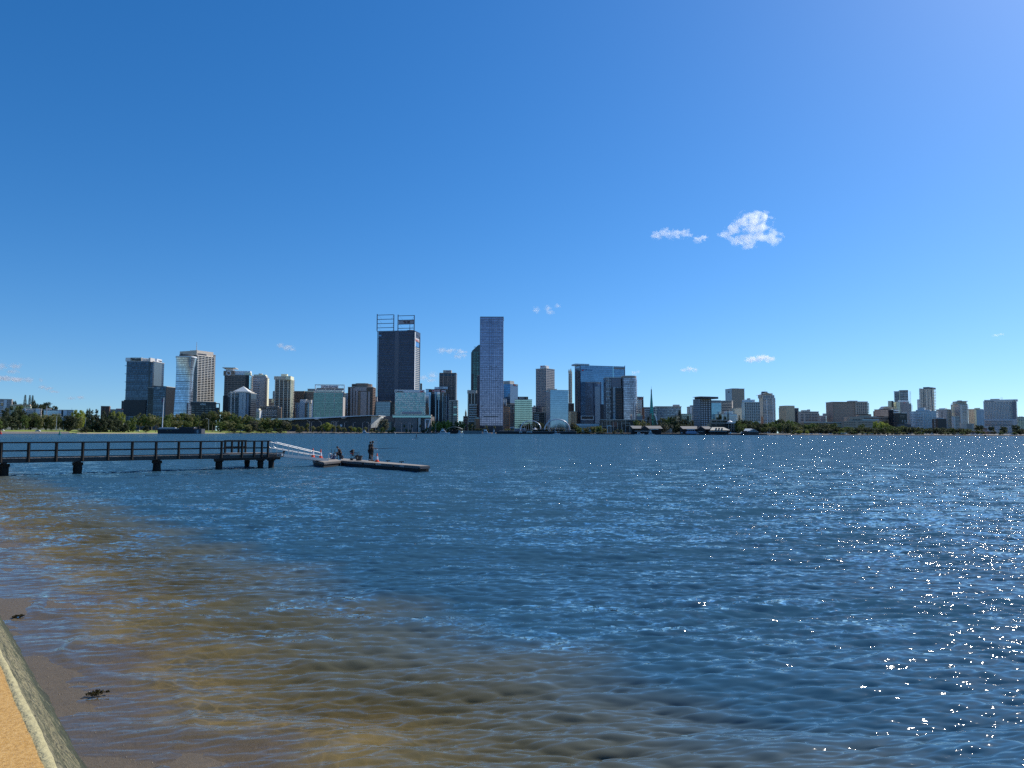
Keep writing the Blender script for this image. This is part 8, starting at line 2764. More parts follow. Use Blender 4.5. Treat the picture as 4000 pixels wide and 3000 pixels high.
def boat(px0, px1, yt, label, style, D=None, name='motor_boat', cat='boat', flip=False):
    pm = (px0 + px1) / 2
    D = D or shoreD(pm) - 22
    a, b_ = P(px0, 1689, D), P(px1, 1689, D)
    L = b_.x - a.x
    H = Zat(pm, yt, pm and a.x, D)
    root = empty(name, ((a.x + b_.x) / 2, D, 0), label, cat, 'boats moored along the far bank')
    w = min(L * .30, 5)
    m = MB()
    sec = [(0, .9, .9, .14), (.15, 1, 1, .13), (.6, 1, 1, .15), (.85, .62, .75, .19), (1, .05, .1, .23)]
    for f, wt, wb, hz in sec:
        x = a.x + L * (1 - f if flip else f)
        z = max(1.0, L * hz * .55)
        m.v += [(x, D - w / 2 * wb * .7, -.3), (x, D + w / 2 * wb * .7, -.3), (x, D + w / 2 * wt, z), (x, D - w / 2 * wt, z)]
    for i in range(4):
        for j in range(4):
            p, q = i * 4 + j, i * 4 + (j + 1) % 4
            m.f.append([p, q, q + 4, p + 4]); m.uv.append(None)
    m.f += [[3, 2, 1, 0], [16, 17, 18, 19]]; m.uv += [None, None]
    m.build('hull', HULL, root)
    X = lambda f: a.x + L * (1 - f if flip else f)
    zd = max(1.0, L * .078)

    def blk(nm, f0, f1, g0, g1, z0, z1, mat, k=.7):
        mm = MB()
        ys = (D - w / 2 * k, D + w / 2 * k)
        lo = [(X(f0), ys[0], z0), (X(f1), ys[0], z0), (X(f1), ys[1], z0), (X(f0), ys[1], z0)]
        hi = [(X(g0), ys[0] + .1, z1), (X(g1), ys[0] + .1, z1), (X(g1), ys[1] - .1, z1), (X(g0), ys[1] - .1, z1)]
        mm.hexa(lo, hi)
        mm.build(nm, mat, root)
    if style == 'cruiser':
        blk('cabin', .18, .72, .22, .58, zd * .8, zd + (H - zd) * .5, HULL)
        blk('cabin_window', .24, .66, .26, .58, zd + (H - zd) * .12, zd + (H - zd) * .38, BGLS, .74)
        blk('flybridge', .28, .56, .32, .48, zd + (H - zd) * .5, zd + (H - zd) * .82, HULL, .6)
        blk('flybridge_roof', .26, .54, .26, .52, H - .35, H, HULL, .62)
        MB().tube([(X(.4), D, H), (X(.4), D, H + 1.6)], .06, 5).build('mast', HULL, root)
    elif style == 'sport':
        blk('cabin', .20, .72, .26, .50, zd * .8, H - .3, HULL)
        blk('cabin_window', .27, .60, .30, .48, zd + (H - zd) * .2, zd + (H - zd) * .6, BGLS, .74)
        blk('hardtop', .10, .52, .12, .48, H - .4, H, HULL, .66)
        MB().tube([(X(.14), D - w * .3, zd), (X(.14), D - w * .3, H - .3)], .08, 5).build('post', HULL, root)
    elif style == 'small':
        blk('cabin', .22, .60, .28, .54, zd * .8, H, HULL)
        blk('cabin_window', .26, .58, .28, .54, zd + (H - zd) * .25, zd + (H - zd) * .7, BGLS, .74)
    elif style == 'ferry':
        blk('lower_deck', .06, .86, .06, .84, zd * .8, zd + (H - zd) * .36, BBLUE, .95)
        blk('window_strip', .08, .84, .08, .83, zd + (H - zd) * .1, zd + (H - zd) * .26, M('ferry_glass', (.25, .32, .42), .2, .4), .97)
        blk('upper_deck', .14, .78, .16, .72, zd + (H - zd) * .40, zd + (H - zd) * .62, M('ferry_blue', (.16, .24, .42), .4), .9)
        blk('deck_rail', .04, .88, .04, .86, zd + (H - zd) * .36, zd + (H - zd) * .41, HULL, 1.0)
        blk('roof', .14, .70, .16, .68, H - .7, H, HULL, .92)
        for f in (.18, .35, .52, .66): MB().tube([(X(f), D - w * .35, zd + (H - zd) * .6), (X(f), D - w * .35, H - .5)], .1, 5).build('post', HULL, root)
    return root


boat(1412, 1441, 1679, 'white motor cruiser moored below the round green bush by the white roofed hall', 'cruiser')
boat(1710, 1758, 1674, 'large grey white motor yacht moored by the yellow green trees', 'cruiser')
boat(1784, 1812, 1682.5, 'small white cabin boat moored in front of the curved roof pavilion', 'small')
boat(1881, 1919, 1677.5, 'sleek white sport cruiser moored below the lilac glass tower', 'sport')
boat(1922, 1940, 1675.5, 'white flybridge boat seen bow on beside the sleek sport cruiser', 'cruiser')
boat(2160, 2188, 1684, 'low white speedboat crossing in front of the right hand arch', 'small')
boat(2481, 2517, 1688.5, 'low white open launch moored at the left ferry shed', 'small', 985)
boat(2530, 2556, 1680, 'white cabin boat with curved roofs moored at the left ferry shed', 'cruiser', 985)
boat(2655, 2675, 1689.5, 'small pale dinghy moored between the two ferry sheds', 'small', 972)
boat(2676, 2730, 1676.5, 'blue and white double deck ferry moored at the right ferry shed', 'ferry', 968, 'ferry', 'ferry')
boat(2889, 2906, 1688, 'small white covered boat left of the gabled pavilion', 'small', 945)

# ---- ferry sheds ----
ROOFG = M('shed_roof', (.25, .235, .205), .7, 0, .12, .3)
SHEDD = M('shed_wall', (.028, .026, .028), .8, 0, .2, .3)


def shed(label, segs, gable, D, ywall=1697, dormers=()):
    xs = [x for s in segs for x in s[0]]
    pm = (min(xs) + max(xs)) / 2
    c = P(pm, 1689, D)
    root = empty('ferry_shed', (c.x, D, 1), label, 'shed')
    f = Face((P(min(xs), 1689, D).x, D), (P(max(xs), 1689, D).x, D))
    f.panel(root, 'wall', SHEDD, min(xs) + 3, max(xs) - 4, 1676, ywall, -3, 12)
    for (xb0, xb1, xt0, xt1), yt, yb, mt in segs:
        m = MB()
        pts = [(P(xb0, 1689, D).x, D - 2, Zat(xb0, yb, c.x, D)), (P(xb1, 1689, D).x, D - 2, Zat(xb1, yb, c.x, D)), (P(xt1, 1689, D).x, D + 6, Zat(xt1, yt, c.x, D + 6)), (P(xt0, 1689, D).x, D + 6, Zat(xt0, yt, c.x, D + 6))]
        m.hexa(pts, [(x, y, z + .25) for x, y, z in pts])
        m.hexa([(pts[3][0], D + 6, pts[3][2]), (pts[2][0], D + 6, pts[2][2]), (pts[1][0], D + 14, pts[1][2]), (pts[0][0], D + 14, pts[0][2])], [(pts[3][0], D + 6, pts[3][2] + .25), (pts[2][0], D + 6, pts[2][2] + .25), (pts[1][0], D + 14, pts[1][2] + .25), (pts[0][0], D + 14, pts[0][2] + .25)])
        m.build('roof', mt, root)
        for dx in dormers:
            dm = MB()
            q = P(dx, 1689, D)
            z0 = Zat(dx, 1676, q.x, D)
            dm.v += [(q.x - 1, D - .9, z0), (q.x + 1, D - .9, z0), (q.x, D - .9, z0 + 1.7), (q.x - 1, D + 3, z0), (q.x + 1, D + 3, z0), (q.x, D + 3, z0 + 1.7)]
            dm.f += [[0, 1, 2], [0, 2, 5, 3], [1, 4, 5, 2], [3, 5, 4], [0, 3, 4, 1]]; dm.uv += [None] * 5
            dm.build('dormer', SHEDD, root)
    if gable:
        gx0, gxm, gx1, yt, yb = gable
        m = MB()
        for yy in (D - 5, D + 4):
            for px, y in ((gx0, yb), (gx1, yb), (gxm, yt)):
                m.v.append((P(px, 1689, D).x, yy, Zat(px, y, c.x, D - 4)))
        m.f += [[0, 1, 2], [3, 5, 4], [0, 2, 5, 3], [1, 4, 5, 2], [0, 3, 4, 1]]; m.uv += [None] * 5
        m.build('gable', SHEDD, root)
        u0, z0 = f.hit(gx0, yb)
        f.panel(root, 'gable_front', SHEDD, gx0 + 3, gx1 - 3, yb, ywall, 4.5, 2)
    return root, f


r1, f1 = shed('left ferry shed with two long grey roof slopes and a dark gable between them', [((2471, 2503, 2465, 2510), 1664, 1674.5, ROOFG), ((2534, 2588, 2521, 2583), 1664, 1675, ROOFG)], (2499, 2516, 2536, 1663, 1677), 1003)
f1.panel(r1, 'awning', M('awning_pale', (.33, .33, .32)), 2478, 2532, 1683, 1685.5, 7, 3)
f1.panel(r1, 'fascia', SIGNW, 2531, 2571, 1676, 1678, 1, 1)
r2, f2 = shed('right ferry shed with grey roof slopes and a central dark gable', [((2666, 2721, 2660, 2728), 1665.5, 1676, ROOFG), ((2750, 2782, 2740, 2775), 1666, 1677, ROOFG)], (2718, 2735, 2754, 1665, 1678), 985)
f2.panel(r2, 'awning', M('awning_pale', (.33, .33, .32)), 2722, 2742, 1685.5, 1687.5, 6, 3)
r3, f3 = shed('pale cream roofed ferry building with three small dark dormers', [((2772, 2851, 2787, 2832), 1669.5, 1681, M('cream_tin', (.52, .48, .38), .6))], None, 975, dormers=(2798.5, 2810, 2821.5))
f3.panel(r3, 'awning', M('awning_pale', (.33, .33, .32)), 2770, 2836, 1684.5, 1687, 3, 3)
f3.panel(r3, 'white_end', SIGNW, 2850, 2854, 1687, 1697, .5, 3)
c = P(2934, 1689, 955)
pv = empty('pavilion', (c.x, 955, 1), 'small waterside pavilion with a blue grey roof and arched white gable', 'pavilion')
pf = Face((P(2903, 1689, 955).x, 955), (P(2964, 1689, 955).x, 955))
pf.panel(pv, 'wall', M('pav_wall', (.08, .075, .075)), 2905, 2962, 1686, 1698, 0, 10)
m = MB()
pts = [(P(2903, 1689, 955).x, 953, Zat(2903, 1683.5, c.x, 953)), (P(2926, 1689, 955).x, 953, Zat(2926, 1683.5, c.x, 953)), (P(2942, 1689, 955).x, 960, Zat(2942, 1675, c.x, 960)), (P(2916, 1689, 955).x, 960, Zat(2916, 1675, c.x, 960))]
m.hexa(pts, [(x, y, z + .3) for x, y, z in pts])
m.build('roof', M('pav_roof', (.26, .33, .38), .5), pv)
m = MB()
for yy in (953.5, 962):
    for px, y in ((2922, 1687.5), (2961, 1687.5), (2960, 1685), (2942, 1675.5), (2924, 1685)):
        m.v.append((P(px, 1689, 955).x, yy, Zat(px, y, c.x, 954)))
m.f += [[0, 1, 2, 3, 4], [9, 8, 7, 6, 5]] + [[i, 5 + i, 5 + (i + 1) % 5, (i + 1) % 5] for i in range(5)]; m.uv += [None] * 7
m.build('gable', M('pav_white', (.40, .40, .40)), pv)
for px in (2932, 2938.5, 2945, 2951):
    pf.panel(pv, 'arched_window', W_DARK, px, px + 3, 1680, 1686, 1.6, .1)
pf.panel(pv, 'awning', M('roof_dark_tin', (.10, .105, .12)), 2901, 2964, 1687.3, 1688.5, 3, 2)
# low jetty deck under the sheds, promenade wall, pavilion with curved roof
for nm, x0, x1, D, y0, lb in (('wharf', 2330, 2660, 1000, 1692.5, 'long dark low wharf under the left ferry shed'), ('wharf', 2652, 2880, 958, 1694, 'dark low wharf under the right ferry shed and black hotel'), ('wharf', 2880, 2994, 935, 1695, 'dark timber wharf under the gabled pavilion'), ('quay_wall', 1808, 1884, 1234, 1683.5, 'pale concrete quay wall left of the sleek sport cruiser'), ('quay_wall', 1940, 2250, 1232, 1685.5, 'dark quay wall beneath the arch bridge')):
    q0, q1 = P(x0, 1689, D), P(x1, 1689, D)
    r_ = empty(nm, ((q0.x + q1.x) / 2, D, 0), lb, nm.replace('_', ' '))
    ff = Face((q0.x, D), (q1.x, D))
    mt = M('quay_pale', (.22, .215, .21), .85, 0, .25, .3) if x0 == 1808 else SHEDD
    if nm == 'wharf':
        ff.panel(r_, 'deck', mt, x0, x1, y0, y0 + 1.5, .5, 12)
        n_ = int((x1 - x0) / 9)
        for i in range(n_):
            p = ff.A + ff.e * (ff.L * (i + .5) / n_)
            MB().tube([(p.x, p.y, -.8), (p.x, p.y, ff.hit(x0, y0 + 1)[1])], .3, 6).build('pile', mt, r_)
        ff.panel(r_, 'fender_board', mt, x0, x1, y0 + 1.5, y0 + 4.0, .2, .4)
    else:
        ff.panel(r_, 'face', mt, x0, x1, y0, 1698, .2, 6)
        ff.panel(r_, 'coping', M('quay_cap', (.25, .245, .235)), x0, x1, y0 - 1, y0, .5, 6)
c = P(1774, 1689, 1262)
pv = empty('pavilion', (c.x, 1262, 1), 'low waterside pavilion under a thin curved pale roof', 'pavilion')
m = MB()
arc = [(1748, 1676), (1755, 1672), (1765, 1669), (1776, 1668), (1788, 1670), (1797, 1673), (1805, 1677)]
for px, y in arc:
    q = P(px, 1689, 1255)
    z = Zat(px, y, q.x, 1255)
    m.v += [(q.x, 1250, z), (q.x, 1250, z + .7), (q.x, 1272, z + .7), (q.x, 1272, z)]
for i in range(6):
    for j in range(4):
        a, d_ = i * 4 + j, i * 4 + (j + 1) % 4
        m.f.append([a, d_, d_ + 4, a + 4]); m.uv.append(None)
m.build('roof', M('pavilion_roof', (.36, .35, .31), .5), pv)
pf = Face((P(1750, 1689, 1262).x, 1262), (P(1805, 1689, 1262).x, 1262))
pf.panel(pv, 'wall', SHEDD, 1752, 1802, 1677, 1697, 0, 8)
for px in (1756, 1766, 1784, 1791, 1795):
    pf.panel(pv, 'window', M('people_pale', (.38, .33, .30)), px, px + 2.4, 1678, 1680.5, .2)

# ---- arch bridge ----
D = 1236
c = P(2120, 1689, D)
ab = empty('arch_bridge', (c.x, D, 1), 'footbridge with two tall leaning silver arches and a thin curving deck', 'bridge')
ARCH = M('arch_silver', (.60, .62, .66), .35, .3, .05)
for (x0, x1, yt, yb0, yb1, thick, ddy) in ((2033, 2112, 1643.5, 1683, 1676, .85, 3), (2126, 2226, 1638, 1690, 1685, 1.15, -3)):
    pts = []
    for i in range(25):
        a = math.pi * i / 24
        px = (x0 + x1) / 2 - (x1 - x0) / 2 * math.cos(a)
        yb = yb0 + (yb1 - yb0) * i / 24
        y = yb - (yb - yt) * math.sin(a) ** .85
        dd = D + ddy * math.sin(a) * 2
        q = P(px, 1689, dd)
        pts.append((q.x, dd, Zat(px, y, q.x, dd)))
    MB().tube(pts, [thick * (1.15 - .3 * math.sin(math.pi * i / 24)) for i in range(25)], 8).build('arch', ARCH, ab, smooth=True)
    for i in range(6, 19, 2):
        px = (x0 + x1) / 2 + (pts[i][0] - (pts[0][0] + pts[-1][0]) / 2) / D * FPX * .8
        q = P(px, 1689, D)
        MB().tube([pts[i], (q.x, D, Zat(px, 1678.5, q.x, D))], .10, 4).build('cable', ARCH, ab)
m = MB()
dk_ = [(1950, 1685), (2000, 1684), (2040, 1682), (2080, 1679), (2120, 1677), (2170, 1676), (2210, 1678), (2245, 1682)]
for px, y in dk_:
    q = P(px, 1689, D)
    z = Zat(px, y, q.x, D)
    m.v += [(q.x, D - 2, z - .6), (q.x, D - 2.3, z), (q.x, D + 2.3, z), (q.x, D + 2, z - .6)]
for i in range(len(dk_) - 1):
    for j in range(4):
        a, d_ = i * 4 + j, i * 4 + (j + 1) % 4
        m.f.append([a, d_, d_ + 4, a + 4]); m.uv.append(None)
m.f += [[3, 2, 1, 0], [len(m.v) - 4, len(m.v) - 3, len(m.v) - 2, len(m.v) - 1]]; m.uv += [None, None]
m.build('deck', M('bridge_deck', (.25, .24, .235)), ab)
for sgn in (-1, 1):
    MB().tube([(P(px, 1689, D).x, D + 2.2 * sgn, Zat(px, y - 2.6, 0 or P(px, 1689, D).x, D)) for px, y in dk_], .08, 4).build('handrail', ARCH, ab)
for px in (2062, 2118, 2160, 2200):
    q = P(px, 1689, D)
    MB().tube([(q.x, D, -1), (q.x, D, Zat(px, 1679, q.x, D))], .6, 8).build('pier', SHEDD, ab)
q0, q1 = P(2113, 1689, D - 1), P(2130, 1689, D - 1)
MB().box(q0.x, q1.x, D - 3, D + 3, -1, Zat(2120, 1679, q0.x, D)).build('abutment', SHEDD, ab)
# thin looping sculpture behind the right arch
sc_ = empty('sculpture', (P(2158, 1689, 1262).x, 1262, 2), 'thin white looping wire sculpture behind the right arch', 'sculpture')
D = 1262
for pts in ([(2146, 1686), (2141, 1676), (2140, 1660), (2143, 1643), (2149, 1634), (2156, 1628), (2164, 1627)], [(2152, 1687), (2147, 1676), (2147, 1660)], [(2169, 1642), (2173, 1650), (2173, 1665), (2169, 1677), (2167, 1686)]):
    MB().tube([(P(px, 1689, D).x, D, Zat(px, y, P(px, 1689, D).x, D)) for px, y in pts], .42, 6).build('loop', SIGNW, sc_)
# white framed jetty and sun sail by the bridge
for x0, x1, y0, lb, D in ((2029, 2039, 1685, 'small white framed landing stage below the left arch', 1222), (2058, 2078, 1684.5, 'white framed floating landing right of the left arch foot', 1222), (2008, 2054, 1673.5, 'blue glass kiosk with a white flat roof behind the left arch', 1262), (1992, 2012, 1668, 'dark cafe with a pale flat canopy left of the arch bridge', 1275), (2372, 2387, 1662, 'plain white gate frame right of the shoreline shrubs', 1130)):
    q0, q1 = P(x0, 1689, D), P(x1, 1689, D)
    r_ = empty('landing_stage' if D == 1222 else 'kiosk' if D > 1200 else 'gate_frame', ((q0.x + q1.x) / 2, D, .5), lb, 'landing stage' if D == 1222 else 'kiosk' if D > 1200 else 'gate')
    ff = Face((q0.x, D), (q1.x, D))
    ff.panel(r_, 'roof', SIGNW, x0, x1, y0, y0 + 1.4, 1, 5)
    for px in (x0 + .5, x1 - .5):
        ff.panel(r_, 'post', SIGNW, px - .4, px + .4, y0 + 1.4, 1692, .2, .6)
    if D > 1200 and D != 1222: ff.panel(r_, 'glass_wall', M('kiosk_blue', (.04, .08, .16), .3, .3), x0 + 1, x1 - 1, y0 + 2, 1692, -.5, 3)
    if D == 1222: ff.panel(r_, 'rail', SIGNW, x0, x1, 1688, 1689, .3, .2)
q = P(2090, 1689, 1270)
m = MB()
zt, zb = Zat(2090, 1669, q.x, 1270), Zat(2090, 1677, q.x, 1270)
ring = []
for i in range(16):
    a = 6.283 * i / 16
    ring.append((math.cos(a), math.sin(a)))
for r_, f in ((4.6, 0), (2.4, .22), (1.0, .55), (.15, 1)):
    for cx_, sy_ in ring: m.v.append((q.x + cx_ * r_, 1270 + sy_ * r_ * .6, zb + (zt - zb) * f))
for i in range(3):
    for j in range(16):
        m.f.append([i * 16 + j, i * 16 + (j + 1) % 16, (i + 1) * 16 + (j + 1) % 16, (i + 1) * 16 + j]); m.uv.append(None)
o = m.build('sun_sail', SIGNW)
tag(o, 'small white peaked sun sail seen through the left arch', 'sun sail')

# ---- buoys, markers, cars ----
def buoy(px, yw, h, col, label):
    c = G(px, yw, 0)
    r_ = empty('navigation_buoy', c, label, 'buoy')
    k = c.y * h / FPX
    MB().lathe([(.30 * k, -.1 * k), (.34 * k, .05 * k), (.34 * k, .18 * k), (.2 * k, .24 * k)], 14, tuple(c)).build('float', col, r_)
    MB().lathe([(.22 * k, .24 * k), (.10 * k, .72 * k)], 8, tuple(c)).build('tower', col, r_)
    MB().lathe([(.02 * k, .72 * k), (.09 * k, .74 * k), (.09 * k, .95 * k), (.01 * k, k)], 10, tuple(c)).build('topmark', col, r_)


buoy(233, 1697.5, 15, M('buoy_green', (.02, .16, .10), .5), 'green channel buoy floating off the left river wall')
buoy(2, 1696.5, 17, M('buoy_red', (.40, .02, .015), .5), 'red channel buoy at the extreme left edge of the river')
for px, y0, y1, nm, lb, mt in ((1538.5, 1684, 1693, 'marker_pile', 'left white pile of the pair standing off the leaning column hall', SIGNW), (1544, 1687, 1696, 'marker_pile', 'right white pile of the pair standing off the leaning column hall', SIGNW), (2837.5, 1698, 1702, 'marker_pile', 'stubby pale post in the water before the black hotel', SIGNW), (3027.5, 1698, 1702.5, 'marker_pile', 'short dark post in the water right of the gabled pavilion', SHEDD), (3073, 1697, 1704, 'marker_pile', 'thin dark post with pale top in the water off the palms', SHEDD)):
    c = G(px, y1, 0)
    D = c.y
    r_ = empty(nm, (c.x, D, 0), lb, 'marker post')
    zt = Zat(px, y0, c.x, D)
    MB().tube([(c.x, D, -.6), (c.x, D, zt * .8)], .32, 8).build('post', mt, r_)
    MB().tube([(c.x, D, zt * .8), (c.x, D, zt)], .4, 8).build('cap', SHEDD if mt is SIGNW else SIGNW, r_)
c = G(3848.5, 1713, 0)
mk = empty('channel_marker', c, 'dark green navigation post with a small topmark in the glittering water at right', 'channel marker')
D = c.y
GRN = M('marker_green', (.015, .06, .05), .6)
zt = Zat(3848, 1694, c.x, D)
MB().tube([(c.x, D, -.8), (c.x, D, zt * .72)], [.26, .16], 8).build('post', GRN, mk)
MB().bar((c.x - .7, D, zt * .66), (c.x + .7, D, zt * .66), .1, .4).build('board', GRN, mk)
MB().lathe([(.4, 0), (.03, .8)], 3, (c.x, D, zt - 1.0)).build('topmark', GRN, mk)


def car(px0, px1, D, label, colr, van=False, name='parked_car'):
    pm = (px0 + px1) / 2
    a, b_ = P(px0, 1689, D), P(px1, 1689, D)
    L = b_.x - a.x
    z0 = ground_z(pm, D) + .02
    r_ = empty(name, ((a.x + b_.x) / 2, D, z0), label, 'van' if van else 'car', 'vehicles along the far bank')
    h = (L * .42) if van else L * .31
    m = MB()
    prof = [(0, .28), (0, 1.0), (.06, 1.05), (.94, 1.05), (1, 1.0), (1, .28)] if van else [(0, .22), (.02, .58), (.2, .64), (.34, 1.0), (.74, 1.0), (.9, .66), (1, .58), (1, .22)]
    k = len(prof)
    for y in (D - .9, D + .9): m.v += [(a.x + L * x, y, z0 + h * z) for x, z in prof]
    m.f += [list(range(k)), [k + i for i in range(k)][::-1]] + [[i, k + i, k + (i + 1) % k, (i + 1) % k] for i in range(k)]
    m.uv += [None] * (k + 2)
    m.build('body', colr, r_)
    f0, f1 = (.05, .30) if van else (.30, .78)
    MB().box(a.x + L * f0, a.x + L * f1, D - .93, D - .85, z0 + h * .66, z0 + h * .92).build('window', BGLS, r_)
    for f in (.2, .8):
        MB().tube([(a.x + L * f, D - .95, z0 + h * .22), (a.x + L * f, D - .7, z0 + h * .22)], h * .22, 12).build('wheel', SHEDD, r_)


car(138, 158, 828, 'white estate car parked on the lawn at the far left', HULL)
car(1, 16, 826, 'white car at the very edge of the lawn, far left', HULL)
car(530, 544, 990, 'white camper van parked between the park trees', HULL, True, 'parked_van')
rr = random.Random(8)
lst = []
for px in (3118, 3136, 3168, 3205, 3243, 3262, 3290, 3341, 3382, 3405, 3432, 3500, 3552, 3640, 3727, 3738, 3752, 3796, 3812, 3830, 3950, 3966):
    lst.append((px, rr.uniform(8, 13), rr.choice([0, 0, 1, 2])))
cn = ['white', 'silver', 'dark']
cm_ = [HULL, M('car_silver', (.35, .36, .38), .3, .5), M('car_dark', (.03, .03, .035), .3)]
labs = ordinal_labels([(i, l[0], cn[l[2]] + ' parked car', 'on the shore below the ' + near_bld(l[0])) for i, l in enumerate(lst)])
for i, (px, w, k) in enumerate(lst):
    D = shoreD(px) + 9
    w = 4.6 / D * FPX
    car(px - w / 2, px + w / 2, D, labs[i], cm_[k])
q = P(3297, 1689, shoreD(3297) + 8)
D = q.y
r_ = empty('marquee', (q.x, D, 2), 'white open sided marquee on the shore below the long brown office', 'marquee')
ff = Face((P(3283, 1689, D).x, D), (P(3309, 1689, D).x, D))
ff.panel(r_, 'roof', SIGNW, 3283, 3309, 1690.5, 1693, 1, 6)
for px in (3284, 3292, 3300, 3308): ff.panel(r_, 'post', SIGNW, px - .3, px + .3, 1693, 1700, .2, .3)

# ---------------- clouds ----------------
def m_cloud(name, puffs, c0, dens, nscale):
    m = bpy.data.materials.new(name)
    n, out = nodes(m)
    oc = objco(n)
    tot = None
    for (p, r_) in puffs:
        s_ = n.nodes.new('ShaderNodeVectorMath')
        s_.operation = 'SUBTRACT'
        s_.inputs[1].default_value = tuple(p - c0)
        n.links.new(oc, s_.inputs[0])
        d = n.nodes.new('ShaderNodeVectorMath')
        d.operation = 'DIVIDE'
        d.inputs[1].default_value = r_
        n.links.new(s_.outputs[0], d.inputs[0])
        l = n.nodes.new('ShaderNodeVectorMath')
        l.operation = 'LENGTH'
        n.links.new(d.outputs[0], l.inputs[0])
        v = mth(n, 'SUBTRACT', 1.0, l.outputs['Value'])
        tot = v if tot is None else mth(n, 'SMOOTH_MAX', tot, v, .25)
    nz = noise(n, nscale, 5, .58, oc, .5)
    f = mth(n, 'ADD', tot, mth(n, 'MULTIPLY', mth(n, 'SUBTRACT', nz.outputs[0], .60), 3.1))
    f = mth(n, 'MULTIPLY', mth(n, 'MULTIPLY', f, 3.0, None, True), dens)
    v = n.nodes.new('ShaderNodeVolumePrincipled')
    v.inputs['Color'].default_value = (1, 1, 1, 1)
    v.inputs['Anisotropy'].default_value = .5
    n.links.new(f, v.inputs['Density'])
    n.links.new(v.outputs[0], out.inputs['Volume'])
    return m


def cloud(label, puffs, D, dens=.05):
    """puffs: (px, py, rx, ry) in photo pixels, turned into bodies of air at distance D"""
    k = D / FPX
    ps = []
    for (px, py, rx, ry) in puffs:
        ps.append((P(px, py, D), (rx * k, max(rx, ry) * k * .8, ry * k)))
    c0 = sum((p for p, _ in ps), Vector((0, 0, 0))) / len(ps)
    bm = bmesh.new()
    for p, r_ in ps:
        mt = Matrix.Translation(p - c0) @ Matrix.Diagonal((r_[0] * 1.12, r_[1] * 1.12, r_[2] * 1.12, 1))
        bmesh.ops.create_icosphere(bm, subdivisions=3, radius=1, matrix=mt)
    me = bpy.data.meshes.new('cloud_source')
    bm.to_mesh(me)
    bm.free()
    o = bpy.data.objects.new('cloud_source', me)
    COL.objects.link(o)
    md = o.modifiers.new('r', 'REMESH')
    md.mode = 'VOXEL'
    md.voxel_size = min(min(r_) for _, r_ in ps) / 3.5
    me2 = bpy.data.meshes.new_from_object(o.evaluated_get(bpy.context.evaluated_depsgraph_get()))
    bpy.data.objects.remove(o)
    me2.name = 'cloud'
    ext = max(r_[0] for _, r_ in ps)
    me2.materials.clear()
    me2.materials.append(m_cloud('cloud_vapour', ps, c0, dens, 2.6 / ext))
    o = bpy.data.objects.new('cloud', me2)
    COL.objects.link(o)
    o.location = c0
    tag(o, label, 'cloud', 'small clouds in the sky')


cloud('largest puffy white cloud, high in the sky above the peaked roof apartment tower', [(2950, 858, 75, 42), (2905, 872, 52, 34), (2865, 895, 40, 30), (2840, 915, 40, 20), (2900, 935, 62, 24), (2960, 925, 62, 30), (3015, 928, 50, 34), (2930, 960, 40, 20), (2985, 850, 40, 26), (2955, 893, 60, 30)], 5200, .010)
cloud('ragged flat white cloud just left of the largest puffy cloud', [(2565, 920, 32, 22), (2600, 910, 40, 24), (2640, 915, 40, 22), (2680, 912, 30, 22)], 5200, .010)
cloud('tiny wispy cloud between the ragged flat cloud and the largest cloud', [(2728, 935, 26, 16), (2748, 928, 20, 16)], 5200, .018)
cloud('flat white cloud low over the row of brown and white hotels', [(2940, 1405, 36, 15), (2975, 1398, 38, 17), (3005, 1404, 28, 14)], 8000, .016)
cloud('small white cloud low in the sky right of the green spire', [(2672, 1446, 18, 9), (2694, 1441, 20, 14), (2716, 1446, 14, 10)], 8000, .016)
cloud('very small wisp of cloud right of the wide blue tower roof', [(2478, 1456, 17, 9), (2492, 1452, 10, 11)], 8000, .011)
cloud('small rounded white cloud above the cream fin tower', [(1095, 1349, 20, 14), (1122, 1358, 28, 14), (1142, 1364, 18, 10)], 8000, .014)
cloud('ragged upper cloud strip between the framed tower and lilac tower', [(1725, 1368, 22, 16), (1755, 1370, 30, 13), (1800, 1374, 26, 13)], 8000, .011)
cloud('ragged lower cloud puff left of the lilac tower', [(1788, 1393, 24, 12), (1812, 1390, 16, 10)], 8000, .011)
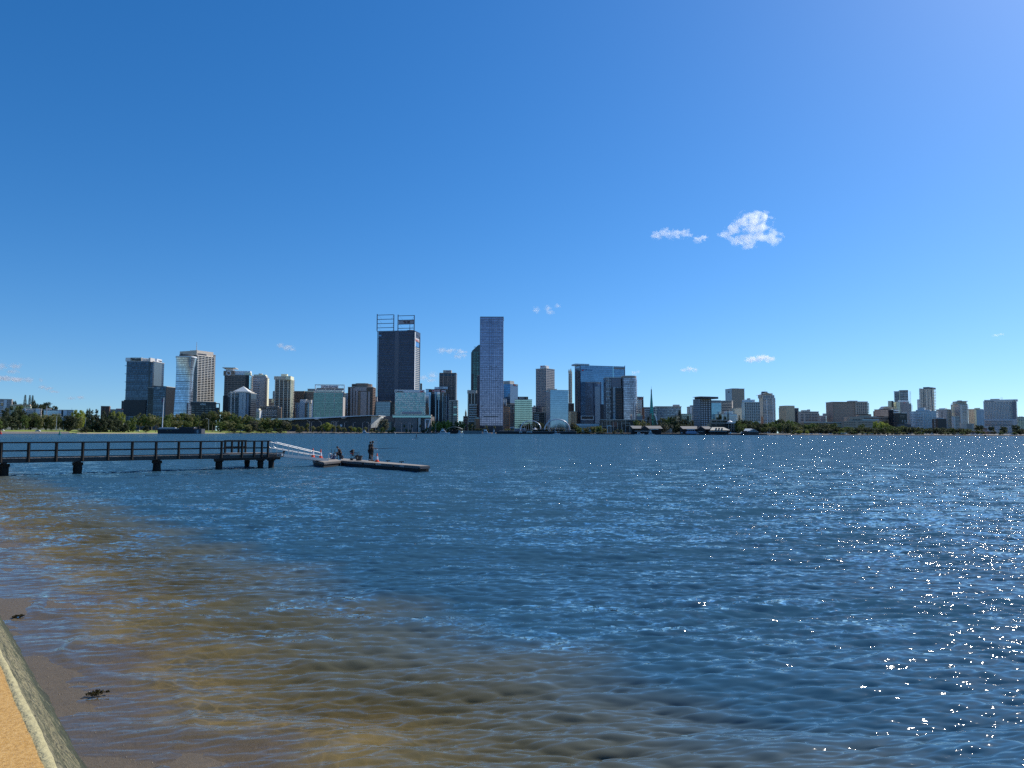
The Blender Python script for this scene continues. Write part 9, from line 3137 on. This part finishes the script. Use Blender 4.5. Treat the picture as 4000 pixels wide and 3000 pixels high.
cloud('pale cloud right behind the tall framed tower', [(1655, 1476, 24, 14), (1690, 1465, 24, 16), (1685, 1486, 24, 10)], 8000, .011)
cloud('thin broken wisp right of the lilac tower top', [(2095, 1212, 18, 16), (2140, 1205, 16, 18), (2150, 1220, 20, 12), (2180, 1195, 16, 12)], 7000, .012)
cloud('long low flat cloud at the far left edge above the hill', [(0, 1478, 60, 14), (60, 1482, 60, 12), (110, 1486, 28, 12), (160, 1485, 10, 9)], 8500, .012)
cloud('hazy left edge cloud, the higher grey one', [(0, 1430, 30, 22), (60, 1430, 30, 18), (50, 1452, 30, 12)], 8500, .010)
cloud('small low cloud right of the long flat left cloud', [(165, 1512, 22, 10), (188, 1518, 22, 10), (210, 1530, 26, 7)], 8500, .014)
cloud('pair of small puffs very low above the flats at left', [(278, 1556, 18, 8), (315, 1553, 20, 9)], 8500, .016)
cloud('faint wisp in the sky far right above the city', [(3890, 1310, 16, 6), (3910, 1306, 14, 6)], 8000, .010)


# ---------------- bits on the near shore ----------------
WEED = leafmat('weed', (.012, .012, .006), (.05, .04, .015))
for lb, (px, py), s_ in (('dark clump of river weed washed against the shallows near the sea wall', (372, 2712), .13), ('small dark weed clump higher up the wet sand by the sea wall', (68, 2408), .08)):
    c = G(px, py, .02)
    m = MB()
    rr = random.Random(px)
    for k in range(9):
        a = rr.uniform(0, 6.28)
        leaves(m, rr, (c.x + s_ * rr.random() * math.cos(a), c.y + s_ * rr.random() * math.sin(a), .03), (.05, .05, .012), 12, .02, shell=.1)
    tag(m.build('weed_clump', WEED), lb, 'weed')
m = MB()
rr = random.Random(2)
for k in range(260):
    t, d = rr.uniform(3, 14), 1.5 + abs(rr.gauss(0, .32))
    c = wall_pt(t, d, 0)
    z = float(bed_h(np.array(c.x), np.array(c.y)))
    r_ = rr.uniform(.003, .009)
    m.lathe([(r_ * .6, -r_ * .3), (r_, r_ * .2), (r_ * .4, r_ * .7)], 5, (c.x, c.y, z), 1, rr.uniform(.6, 1))
tag(m.build('pebbles', M('pebble_mix', (.30, .25, .18), .7, 0, .6, 40)), kind='stuff')
